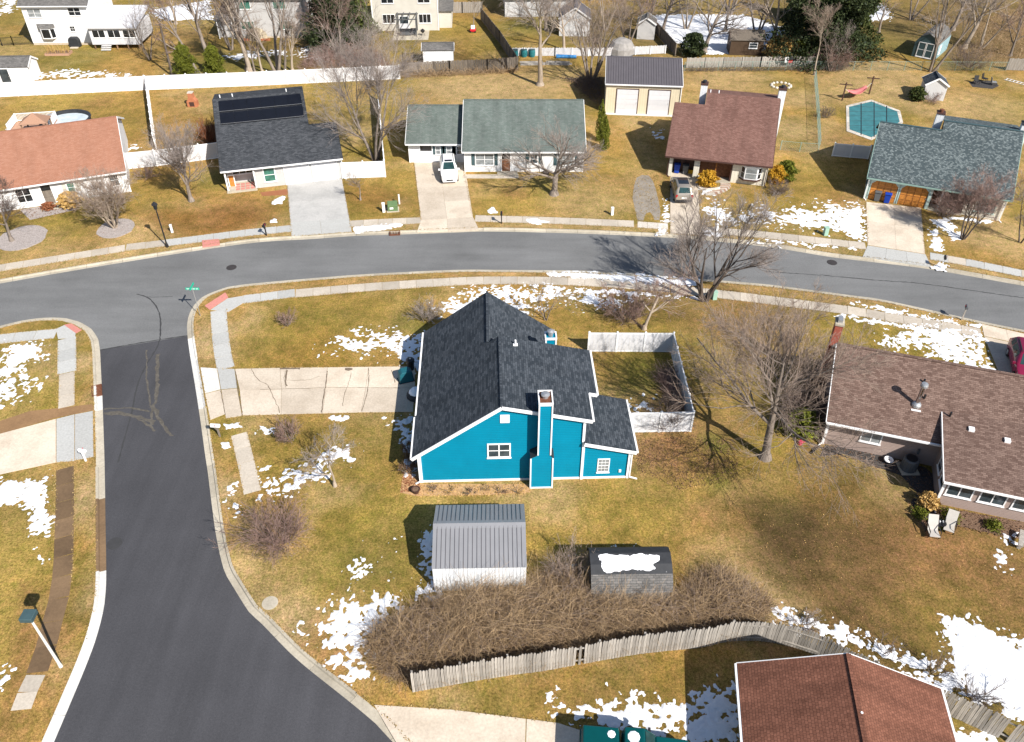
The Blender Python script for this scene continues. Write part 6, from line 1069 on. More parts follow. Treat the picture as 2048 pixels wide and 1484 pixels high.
bare_tree('bare_tree', 'bare tree in a stone bed at the left edge', (24, 482), 6.2, 1.1, .17, 101, 1, (-.1, .05), .25, 9, 1.0, 'bark', 'twig_dark', .04)
bare_tree('bare_tree', 'little bare tree beside the grey driveway', (721, 400), 3.0, 1.2, .08, 112, 1, (0, 0), .3, 6, .7, 'bark', 'twig', .05, lv=2)
bare_tree('bare_tree', 'slim bare tree in the snow before the slate roofed house', (1925, 478), 6.6, 1.0, .15, 123, 4, (.05, 0), .2, 8, 1.0, 'dark_bark', 'twig_red', .05)
bare_tree('bare_tree', 'bare tree at the right edge near the slate roofed house', (2040, 485), 5.2, .95, .13, 124, 2, (0, 0), .2, 8, .9, 'dark_bark', 'twig_grey', .05)
bare_tree('bare_tree', 'small bare tree with mossy trunk in the snow streak south of the driveway', (670, 972), 4.2, 1.2, .10, 134, 1, (.0, 0), .3, 7, .8, 'pale_bark', 'twig_grey', .03)
bare_tree('bare_tree', 'young bare tree with many thin stems by the far corner of the teal house', (1092, 640), 3.4, 1.0, .08, 145, 4, (0, 0), .2, 6, .6, 'bark', 'twig_grey', .03, lv=2)
bare_tree('bare_tree', 'thin sapling with pale trunk in the beige house yard', (948, 62), 6.5, .6, .09, 156, 1, (0, 0), .4, 6, .6, 'pale_bark', 'twig_dark', .06, lv=2)
bare_tree('bare_tree', 'slim bare tree in the fence line right of the mauve roofed house', (1628, 150), 7.5, .55, .13, 157, 1, (0, 0), .4, 7, .9, 'pale_bark', 'twig', .06)
# back row trees
back = [((425, 146), 15, .55, .34, 201, 1, (-.12, 0), 'thick bare tree leaning left above the vinyl fence'), ((500, 143), 15, .5, .32, 202, 1, (-.15, 0), 'bare tree leaning left of the twin trunks'), ((497, 140), 15, .5, .3, 203, 1, (-.02, 0), 'upright bare tree beside the leaning one'), ((554, 143), 15, .6, .34, 204, 2, (0, 0), 'forked bare tree before the grey two storey house'),
        ((525, 144), 8, .5, .10, 205, 1, (-.05, 0), 'slim pale sapling between the forked trees'), ((510, 145), 7, .5, .09, 206, 1, (0, 0), 'thinnest sapling along the vinyl fence'), ((570, 143), 9, .5, .12, 207, 1, (.1, 0), 'slender tree leaning right of the forked one'), ((585, 142), 9, .55, .12, 208, 1, (.12, 0), 'outer slender tree leaning toward the conifers'),
        ((396, 148), 12, .6, .26, 209, 1, (-.35, 0), 'strongly leaning bare tree by the two green shrubs'), ((1408, 105), 12, 1.0, .42, 210, 1, (.1, 0), 'stout wide bare tree in the snowy yard'), ((1540, 100), 13, .8, .34, 211, 1, (.1, 0), 'tall bare tree right of the brown board shed'), ((1757, 66), 8, 1.0, .22, 212, 1, (0, 0), 'round crowned bare tree on the upper right lawn'),
        ((1862, 143), 13, .6, .30, 213, 3, (.14, 0), 'leaning multi-trunk bare tree before the teal barn shed'), ((1928, 96), 14, .7, .34, 214, 1, (.25, 0), 'dark leaning bare tree behind the teal barn shed'), ((2035, 60), 9, .9, .2, 215, 1, (0, 0), 'bare tree at the top right corner'), ((1290, 55), 10, .8, .24, 216, 2, (0, 0), 'bare tree by the weathered grey shed'), ((1210, 60), 10, .8, .22, 217, 2, (0, 0), 'bare tree behind the metal roofed shed'),
        ((680, 118), 8.5, .8, .24, 218, 3, (0, 0), 'tangled grey bare tree before the dark conifers'), ((300, 120), 7.0, .8, .18, 219, 4, (.02, 0), 'pale twiggy tree by the sunroom'), ((780, 150), 6.5, .7, .15, 220, 3, (0, 0), 'reddish twiggy tree behind the end of the vinyl fence'), ((1460, 30), 12, .8, .28, 221, 2, (0, 0), 'bare tree at the top edge above the snowy yard'), ((1660, 142), 5.5, .8, .12, 222, 3, (0, 0), 'thicket-like small tree by the chain link fence'), ((1040, 30), 11, .7, .25, 223, 2, (0, 0), 'bare tree behind the dark diagonal fence'), ((1990, 20), 9, .9, .2, 224, 2, (0, 0), 'bare tree along the top right edge')]
PROTO = {}
def back_tree(lab, px, h, sp, r, sd, st, ln, group):
    key = (1 if st == 1 else 3, (0 if sp < .65 else 1), sd % 3); c = G(*px); s = h / 11.0
    if key not in PROTO:
        q = bare_tree('bare_tree', lab, px, 11.0, .55 if key[1] == 0 else .9, .28, 500 + sd, key[0], (0, 0), .3, 8, .74, ('bark', 'pale_bark', 'bark')[sd % 3], ('twig_grey', 'twig', 'twig_red')[sd % 3], .05, twr=.011, group=group); PROTO[key] = [(ch.name.split('.')[0], ch.data) for ch in q.children]
        t = q
    else:
        t = thing('bare_tree', lab, 'tree', c, 0, group)
        for nm, me in PROTO[key]: link(nm, me, None, t)
    k = max(.6, min(1.5, r / (.28 * s))) ** .3; t.scale = (s * k, s * k, s); t.rotation_mode = 'ZYX'; t.rotation_euler = (-math.atan(ln[1]), math.atan(ln[0]), random.uniform(0, 6.28))
for px, h, sp, r, sd, st, ln, lab in back: back_tree(lab, px, h, sp, r, sd, st, ln, 'bare trees in the back yards')
rng = np.random.default_rng(9)
extra = [((1128, 100), 9, 'bare tree left of the metal roofed shed'), ((1255, 92), 9, 'bare tree behind the tarp covered heap'), ((1325, 62), 11, 'bare tree at the upper corner of the snowy yard'), ((1372, 58), 11, 'bare tree standing in the upper left of the snowy yard'), ((1450, 62), 12, 'bare tree in the middle of the snowy yard'), ((1512, 78), 12, 'bare tree left of the large dark cedar'), ((1735, 28), 9, 'bare tree beside the far lawn snow'), ((1822, 40), 10, 'bare tree behind the teal barn shed to the left'), ((1905, 60), 12, 'bare tree in the pale brush at the upper right'), ((1962, 96), 10, 'bare tree right of the teal barn shed'), ((2020, 112), 8, 'bare tree above the short grey board fence'), ((616, 66), 10, 'bare tree left of the broad dark conifer'), ((352, 48), 9, 'bare tree behind the two green arborvitae'), ((462, 100), 11, 'bare tree close to the grey two storey house wall'), ((1092, 60), 10, 'bare tree before the grey gable house'), ((1640, 70), 9, 'bare tree showing pale against the dark cedar')]
for i, (px, h, lab) in enumerate(extra): back_tree(lab, px, h + rng.uniform(-.5, 1), .8, .22, 400 + i, 1 + i % 2, (rng.uniform(-.12, .12), rng.uniform(-.05, .05)), 'bare trees in the back yards')
for i, (x, y) in enumerate(((1120, 5), (1180, 2), (1340, 20), (1420, -15), (1500, -10), (1580, -25), (1700, -20), (1800, -15), (1880, -25), (1950, -15), (1230, -20), (1060, -25))):
    back_tree('bare tree of the wood cut off by the top edge', (x, y), 9 + rng.uniform(-1, 2), .85, .22, 300 + i, 1 + i % 2, (0, 0), 'trees of the wood along the top edge')
evergreen('conifer', 'broad dark conifer between the grey and beige two storey houses', (672, 92), 13, 9.0, 16000, 1, size=.2); evergreen('conifer', 'smaller yellow-green conifer beside the broad dark one', (712, 70), 13, 6.0, 11000, 2, 'holly', size=.2)
evergreen('conifer', 'very large dark cedar right of the snowy yard', (1636, 112), 12, 11.5, 30000, 3, shape='irregular', size=.2); evergreen('conifer', 'lighter green cedar on the right of the large dark one', (1690, 96), 11, 6.5, 14000, 4, 'holly', shape='irregular', size=.19); evergreen('conifer', 'dark conifer at the top edge above the snowy yard', (1610, 40), 11, 7, 10000, 5, size=.24)
evergreen('arborvitae', 'left rounded green arborvitae behind the vinyl fence', (375, 150), 4.4, 3.2, 12000, 6, 'arbor', 'column', .085, cat='shrub'); evergreen('arborvitae', 'right rounded green arborvitae behind the vinyl fence', (433, 148), 4.2, 2.7, 10000, 7, 'arbor', 'column', .085, cat='shrub')
evergreen('arborvitae', 'tall slim arborvitae right of the sage roof', (1200, 282), 4.9, 1.2, 6000, 8, 'arbor', 'column', .065, cat='shrub'); evergreen('arborvitae', 'shorter slim arborvitae nearest the street right of the sage roof', (1208, 300), 4.0, 1.2, 5000, 9, 'arbor', 'column', .065, cat='shrub')
evergreen('evergreen_shrub', 'dark rounded evergreens along the snowy yard fence', (1385, 112), 3.2, 3.2, 2500, 10, 'evergreen', 'ball', .2, cat='shrub'); evergreen('evergreen_shrub', 'golden green shrub beside the brown board shed', (1562, 112), 2.8, 4.5, 2800, 11, 'dry_grass', 'ball', .2, cat='shrub'); evergreen('evergreen_shrub', 'olive shrub under the large dark cedar', (1600, 113), 2.2, 3.0, 1800, 12, 'arbor', 'ball', .2, cat='shrub')
evergreen('evergreen_shrub', 'round yellow shrub in the stone bordered bed by the tan crossover', (1414, 372), 1.75, 1.9, 3500, 13, 'gold_leaf', 'ball', .10, cat='shrub', trunk=False); evergreen('evergreen_shrub', 'yellow shrub at the right corner of the mauve roofed house', (1552, 366), 2.0, 1.6, 2500, 14, 'gold_leaf', 'ball', .10, cat='shrub', trunk=False); evergreen('evergreen_shrub', 'green shrub beside the yellow one at the mauve roofed house corner', (1568, 362), 2.3, 2.0, 3200, 15, 'arbor', 'ball', .11, cat='shrub', trunk=False)
evergreen('evergreen_shrub', 'dark green bush left of the little pool shed', (1832, 200), 1.7, 1.8, 1800, 16, 'holly', 'ball', .14, cat='shrub', trunk=False); evergreen('evergreen_shrub', 'narrow dark shrub by the bay window of the mauve roofed house', (1474, 364), 1.9, .6, 900, 17, 'holly', 'column', .08, cat='shrub'); evergreen('evergreen_shrub', 'straw coloured grass clump before the terracotta house', (143, 412), 1.5, 1.9, 2600, 18, 'dry_grass', 'ball', .14, cat='shrub', trunk=False); evergreen('evergreen_shrub', 'orange low shrub by the terracotta house door', (98, 418), .7, 1.2, 900, 19, 'rust_leaf', 'ball', .10, cat='shrub', trunk=False)
evergreen('evergreen_shrub', 'dense yellow-green holly at the back of the brown roofed house', (1600, 865), 2.0, 2.2, 2200, 20, 'arbor', 'ball', .12, cat='shrub', trunk=False)
for px, lab, s in (((1880, 1052), 'green low plant left of the lawn chairs', .35), ((1838, 1030), 'mixed green plant at the corner of the rear wing', .4), ((1900, 1036), 'bright green clump behind the lawn chairs', .45), ((1985, 1055), 'yellow-green clump right of the lawn chairs', .4)): evergreen('bed_plant', lab, px, s * 1.3, s * 2.4, 700, int(px[0]), 'arbor', 'ball', .06, cat='plant', trunk=False)
evergreen('ornamental_grass', 'tan ornamental grass at the corner of the rear wing', (1852, 1012), 1.1, 1.1, 1200, 23, 'dry_grass', 'ball', .12, cat='plant', trunk=False)
# shrubs of bare twigs
shrub('bare_shrub', 'large reddish bare shrub over the sidewalk near the bending kerb', (565, 1085), 2.8, 3.4, 520, 1, 'twig_red', sub=5, r=.009, base=.2); shrub('bare_shrub', 'small reddish bare shrub just south of the cracked driveway', (578, 880), 1.5, 1.5, 240, 2, 'twig_red'); shrub('bare_shrub', 'little bare shrub with white stake on the corner lawn', (577, 650), 1.3, 1.0, 160, 3, 'twig_red'); shrub('bare_shrub', 'round grey bare shrub behind the teal roof edge', (853, 640), 1.7, 1.7, 260, 4, 'twig_grey')
shrub('bare_shrub', 'wide pale bare shrub left of the small street tree', (1250, 640), 2.6, 3.2, 420, 5, 'twig_red', sub=4); shrub('bare_shrub', 'low dark bare shrub at the mauve roofed house corner', (1555, 388), 1.3, 1.8, 260, 6, 'twig_dark'); shrub('bare_shrub', 'reddish bare shrub before the slate roofed house porch', (1888, 432), 2.3, 2.6, 420, 7, 'twig_red', sub=4); shrub('bare_shrub', 'bare shrub before the window of the slate roofed house', (1960, 430), 1.8, 2.0, 260, 8, 'twig_red')
shrub('bare_shrub', 'red-brown arching shrub at the left wall of the solar roofed house', (425, 295), 3.2, 2.2, 480, 9, 'rust_leaf', sub=4, r=.014); shrub('bare_shrub', 'dark bare shrub behind the vinyl enclosure', (1330, 850), 2.0, 2.4, 260, 10, 'twig_dark', sub=4); shrub('bare_shrub', 'dense dark bare shrub against the brown roofed house wall', (1600, 840), 3.0, 3.2, 420, 11, 'twig_dark', sub=4); shrub('bare_shrub', 'reddish dogwood before the terracotta house fence', (290, 355), 1.2, 2.2, 220, 12, 'twig_red')
shrub('bare_shrub', 'bare rose canes in snow behind the lower fence', (1862, 1345), 1.6, 1.0, 60, 13, 'twig_dark', sub=2); shrub('bare_shrub', 'round bare shrub in the snow at the lower right', (1955, 1395), 1.4, 1.6, 160, 14, 'twig_dark', sub=2); shrub('bare_shrub', 'small bare canes in snow beside the lower fence bend', (1770, 1308), 1.3, 1.1, 60, 15, 'twig_dark', sub=2); shrub('bare_shrub', 'frosted grey shrub at the start of the snow strip', (1600, 1250), .8, 1.6, 160, 16, 'twig_grey', sub=3)
shrub('bare_shrub', 'twiggy bush poking up beside the dark barrel shed', (1140, 1165), 2.4, 2.0, 300, 17, 'twig', sub=4); shrub('bare_shrub', 'brown shrubs along the garage fence line', (1650, 235), 1.3, 1.4, 160, 18, 'twig_dark'); shrub('bare_shrub', 'brown bush at the left of the board fence end', (1672, 138), 3.0, 4.0, 420, 19, 'twig_red', sub=4); shrub('bare_shrub', 'low bushes before the pool shed', (1862, 204), 1.0, 2.4, 220, 20, 'twig_red'); shrub('bare_shrub', 'dark twiggy mass behind the teal barn shed', (1935, 135), 2.2, 5.0, 420, 21, 'twig_dark', sub=4)
for i, x in enumerate((866, 900, 940, 975, 1000, 1035)): shrub('dead_perennial', ('brown withered clump nearest the flower pot', 'straw clump second from the flower pot', 'brown clump third from the flower pot', 'straw clump before the wall window', 'brown clump second from the chimney', 'straw clump nearest the tall chimney')[i], (x, 980 + (i % 3) * 3), .45, .6, 70, 30 + i, ('dead_brown', 'dry_grass')[i % 2], cat='plant', sub=2, r=.008, group='withered clumps along the teal wall')
for i, (x, y) in enumerate(((818, 905), (824, 925), (815, 945))): shrub('foundation_shrub', ('dark shrub in the snow at the steep eave of the teal house', 'middle dark shrub at the steep eave of the teal house', 'lowest dark shrub by the teal house corner')[i], (x, y), .9, 1.0, 160, 50 + i, 'dead_brown', sub=3)
# hedge-like vines on board fence
def canes(name, label, poly, n, hmin, hmax, seed, mat, r=.009, arch=.5, K=5, len_=(1.2, 2.6), fill=0):
    rng = np.random.default_rng(seed); P = np.array(poly); lo = P.min(0); hi = P.max(0); pts = []
    while len(pts) < n:
        q = rng.uniform(lo, hi, (n, 2)); k = inpoly(q[:, 0], q[:, 1], poly); pts += q[k].tolist()
    q = np.array(pts[:n]); e = np.clip(edist(q[:, 0], q[:, 1], poly) / 1.2, .25, 1); dn = fbm(q[:, 0], q[:, 1], 2.2, 3, seed); hh = (hmin + (hmax - hmin) * dn * 1.4) * e
    z0 = rng.uniform(-.05, .75, n) * hh * (rng.random(n) < .65); st = np.stack([q[:, 0], q[:, 1], z0], 1); a = rng.uniform(0, 6.28, n); fl = rng.uniform(.2, 1.4, n); d = np.stack([np.cos(a) * fl, np.sin(a) * fl, np.where(z0 > .1, rng.normal(.25, .5, n), 1.0)], 1)
    L = rng.uniform(*len_, n) * (.5 + .5 * hh / hmax); S = strands(rng, st, d, L, K, .16, .03, arch); S[..., 2] = np.clip(S[..., 2], -.02, None); r0 = r * rng.uniform(.7, 1.5, n); V, F = tubes(S, r0, r0 * .5, 3); o = npmesh(name, V, F, mat); return tag(o, label, None, None, 'stuff')
BR = PX([(732, 1300), (745, 1262), (800, 1235), (850, 1205), (900, 1200), (960, 1188), (1050, 1180), (1085, 1150), (1130, 1140), (1165, 1175), (1200, 1195), (1260, 1205), (1350, 1195), (1400, 1150), (1440, 1140), (1480, 1165), (1530, 1195), (1545, 1215), (1530, 1245), (1500, 1268), (1400, 1278), (1285, 1290), (1180, 1308), (1085, 1325), (1010, 1335), (925, 1350), (835, 1366), (790, 1365), (745, 1330)])
canes('bramble_thicket', 'dense tangle of brown bramble canes along the lower fence', BR, 15000, .6, 2.5, 5, 'cane', .0075, .42); canes('bramble_undergrowth', 'dark low undergrowth inside the bramble tangle', BR, 5000, .3, .9, 6, 'twig_dark', .012, .3, 4, (.6, 1.4))
canes('bramble_shoots', 'reddish thin shoots over the bramble tangle', BR, 4000, 1.2, 2.6, 8, 'twig', .007, .3, 4, (.9, 1.8))
canes('fence_vines', 'bare brown vines over the weathered board fence', PX([(800, 157), (900, 153), (1036, 146), (1036, 141), (900, 146), (800, 150)]), 1500, 1.2, 2.0, 11, 'cane', .014, .3, 6, (1.0, 2.0)); canes('fence_weeds', 'dry weeds along the garage yard fence', PX([(1372, 144), (1520, 143), (1690, 143), (1690, 137), (1520, 138), (1372, 140)]), 900, .5, 1.2, 12, 'twig_dark', .012)
canes('fence_row_weeds', 'dry weeds along the chain link fence line', PX([(1624, 165), (1630, 165), (1638, 300), (1628, 300)]), 260, .1, .6, 13, 'cane', .008, .3, 5, (.3, .8)); canes('conifer_scrub', 'twiggy undergrowth beneath the conifers', PX([(590, 140), (640, 105), (760, 110), (790, 145)]), 2200, .8, 2.6, 14, 'twig_red', .014, .2, 6, (1.2, 2.8))
canes('barn_scrub', 'dark scrub between the metal garage and tall bare tree', PX([(1120, 160), (1205, 160), (1205, 215), (1180, 200), (1140, 165)]), 900, .6, 1.6, 15, 'twig_dark', .013); canes('wall_scrub', 'dark twiggy scrub in the shade of the brown roofed house', PX([(1570, 830), (1655, 700), (1680, 720), (1640, 860), (1600, 880)]), 1500, .6, 1.8, 16, 'twig_dark', .010); canes('enclosure_scrub', 'thorny scrub beside the vinyl enclosure', PX([(1310, 750), (1345, 740), (1372, 815), (1345, 820)]), 900, .6, 1.6, 17, 'twig_red', .009); canes('right_field_scrub', 'pale brush in the field at the top right', PX([(1890, 110), (1960, 40), (2048, 20), (2060, 110), (1990, 135)]), 2000, .3, 1.2, 18, 'cane', .014, .3, 5, (.6, 1.5)); canes('wood_scrub', 'brush along the wood at the top edge', PX([(1090, 75), (1200, 85), (1280, 40), (1500, 15), (1700, 5), (2048, -10), (2048, -60), (1100, -60)]), 5000, .6, 2.2, 19, 'twig_grey', .016, .3, 4, (1.0, 2.4))
# fallen leaf litter and grass tufts
def tufts(name, label, poly, n, seed, mat, size):
    rng = np.random.default_rng(seed); P = np.array(poly); pts = np.zeros((0, 2))
    while len(pts) < n: q = rng.uniform(P.min(0), P.max(0), (n * 2, 2)); pts = np.concatenate([pts, q[inpoly(q[:, 0], q[:, 1], poly)]])
    pts = pts[:n]; c = np.stack([pts[:, 0], pts[:, 1], rng.uniform(.005, .04, n)], 1); V, F = leaf_cloud(rng, c, size); return tag(npmesh(name, V, F, mat), label, None, None, 'stuff')
tufts('leaf_litter', 'brown fallen leaves on the lawn right of the teal house', PX([(1270, 880), (1380, 870), (1470, 880), (1480, 960), (1360, 980), (1275, 940)]), 3500, 3, 'dead_brown', .05); tufts('leaf_litter', 'scattered pale leaves across the big rear lawn', PX([(1280, 970), (1500, 930), (1840, 960), (1850, 1080), (2048, 1100), (2048, 1260), (1820, 1290), (1550, 1200), (1440, 1150)]), 1800, 4, 'dry_grass', .035); tufts('leaf_litter', 'rusty leaves at the corner of the teal house', PX([(802, 985), (805, 945), (838, 955), (842, 985)]), 500, 5, 'rust_leaf', .06)
for i, (nm, lab, pl, n, mt, sz) in enumerate((('bed_litter', 'dead stems and leaves on the dark bed of the brown roofed house', [(1632, 918), (1650, 890), (1730, 900), (1850, 935), (1880, 960), (1868, 1045), (1848, 1052), (1818, 1008), (1830, 988), (1800, 955), (1740, 935), (1690, 914)], 900, 'dead_brown', .07), ('bed_litter', 'leaf litter on the planting bed under the wing windows', [(1840, 1030), (1885, 1012), (2048, 1045), (2048, 1084), (1960, 1066), (1900, 1052), (1850, 1064)], 1100, 'dead_brown', .06), ('bed_litter', 'straw litter along the teal wall', [(838, 968), (1065, 968), (1060, 988), (980, 993), (830, 995)], 1200, 'dry_grass', .05), ('gravel_weeds', 'weeds over the gravel strip', [(1264, 350), (1318, 350), (1326, 440), (1266, 442)], 1300, 'verge_grass', .06), ('bed_litter', 'dry leaves over the stone bed by the terracotta house', [(34, 424), (120, 402), (165, 402), (155, 424), (60, 444)], 500, 'dead_brown', .07), ('ring_litter', 'leaves over the stone ring of the vase shaped tree', [(196, 452), (232, 440), (268, 455), (250, 472), (205, 472)], 420, 'dead_brown', .06))): tufts(nm, lab, PX(pl), n, 90 + i, mt, sz)
# ragged grass over the edges of walks, drives and kerbs
def edge_grass():
    rng = np.random.default_rng(77); pts = []
    lines = list(EDGES) + [offset(nk, GUT + KW + .03), offset(ek, -GUT - KW - .03), offset(wk, -GUT - KW - .03)] + [[Vector(G2(*p)) for p in pl] for pl in ([(440, 738), (800, 732)], [(452, 838), (484, 832), (800, 826)], [(842, 440), (828, 326)], [(946, 434), (926, 330)], [(583, 470), (574, 368)], [(703, 462), (685, 360)], [(1735, 490), (1732, 406)], [(1850, 508), (1842, 418)], [(1340, 466), (1338, 355)], [(1401, 468), (1398, 358)], [(750, 1409), (900, 1418), (1052, 1437), (1116, 1445)], [(-40, 962), (112, 926), (187, 915)])]
    for L in lines:
        for a, b in zip(L, L[1:]):
            l = (b - a).length
            if l > 20 or abs(a.x) > a.y * .75 + 4: continue
            n = int(l / .035) + 1; t = rng.random(n)[:, None]; p = np.array(a)[None] * (1 - t) + np.array(b)[None] * t + rng.normal(0, .055, (n, 2)) * (.4 + 1.3 * fbm(np.full(n, a.x), np.full(n, a.y), 1.7, 2, 5))[:, None]; pts.append(p)
    p = np.concatenate(pts); c = np.stack([p[:, 0], p[:, 1], rng.uniform(.01, .06, len(p))], 1); V, F = leaf_cloud(rng, c, .05); tag(npmesh('edge_grass', V, F, 'verge_grass'), 'ragged dry grass along the edges of walks and kerbs', None, None, 'stuff')
edge_grass()
# ---------------------------------------------------------------- snow
def snow(label, poly, cover=.0, amp=1.2, sc_=.9, soft=.8, seed=0, step=.09, z=0.0, hmax=.07, rowdir=None):
    P = PX(poly, z); a = np.array(P); lo = a.min(0) - .5; hi = a.max(0) + .5; nx = int((hi[0] - lo[0]) / step) + 2; ny = int((hi[1] - lo[1]) / step) + 2
    X, Y = np.meshgrid(lo[0] + np.arange(nx) * step, lo[1] + np.arange(ny) * step); x = X.ravel(); y = Y.ravel()
    sd = edist(x, y, P) * np.where(inpoly(x, y, P), 1, -1); n = fbm(x, y, sc_ * 1.3, 4, seed); n2 = fbm(x, y, .42, 3, seed + 50); n3 = fbm(x, y, .19, 2, seed + 80)
    h = np.clip(sd / soft, -3, 1) + cover - amp * (n - .5) * 1.6 - (.7 + .8 * amp) * (n2 - .5) * 2 - (.6 + .9 * amp) * (n3 - .5) * 1.6 - .52; Z = z + np.clip(h * .05, -.03, hmax) + .012 * (n2 - .5) * (h > 0); I = np.arange(nx * ny).reshape(ny, nx)
    F = np.stack([I[:-1, :-1], I[:-1, 1:], I[1:, 1:], I[1:, :-1]], -1).reshape(-1, 4); k = (h[F] > -.05).any(1); F = F[k]
    if not len(F): return
    u, inv = np.unique(F, return_inverse=True); V = np.stack([x, y, Z], 1)[u]; o = npmesh('snow_patch', V, inv.reshape(-1, 4), 'snow_ground', None, True); tag(o, label, None, None, 'stuff')
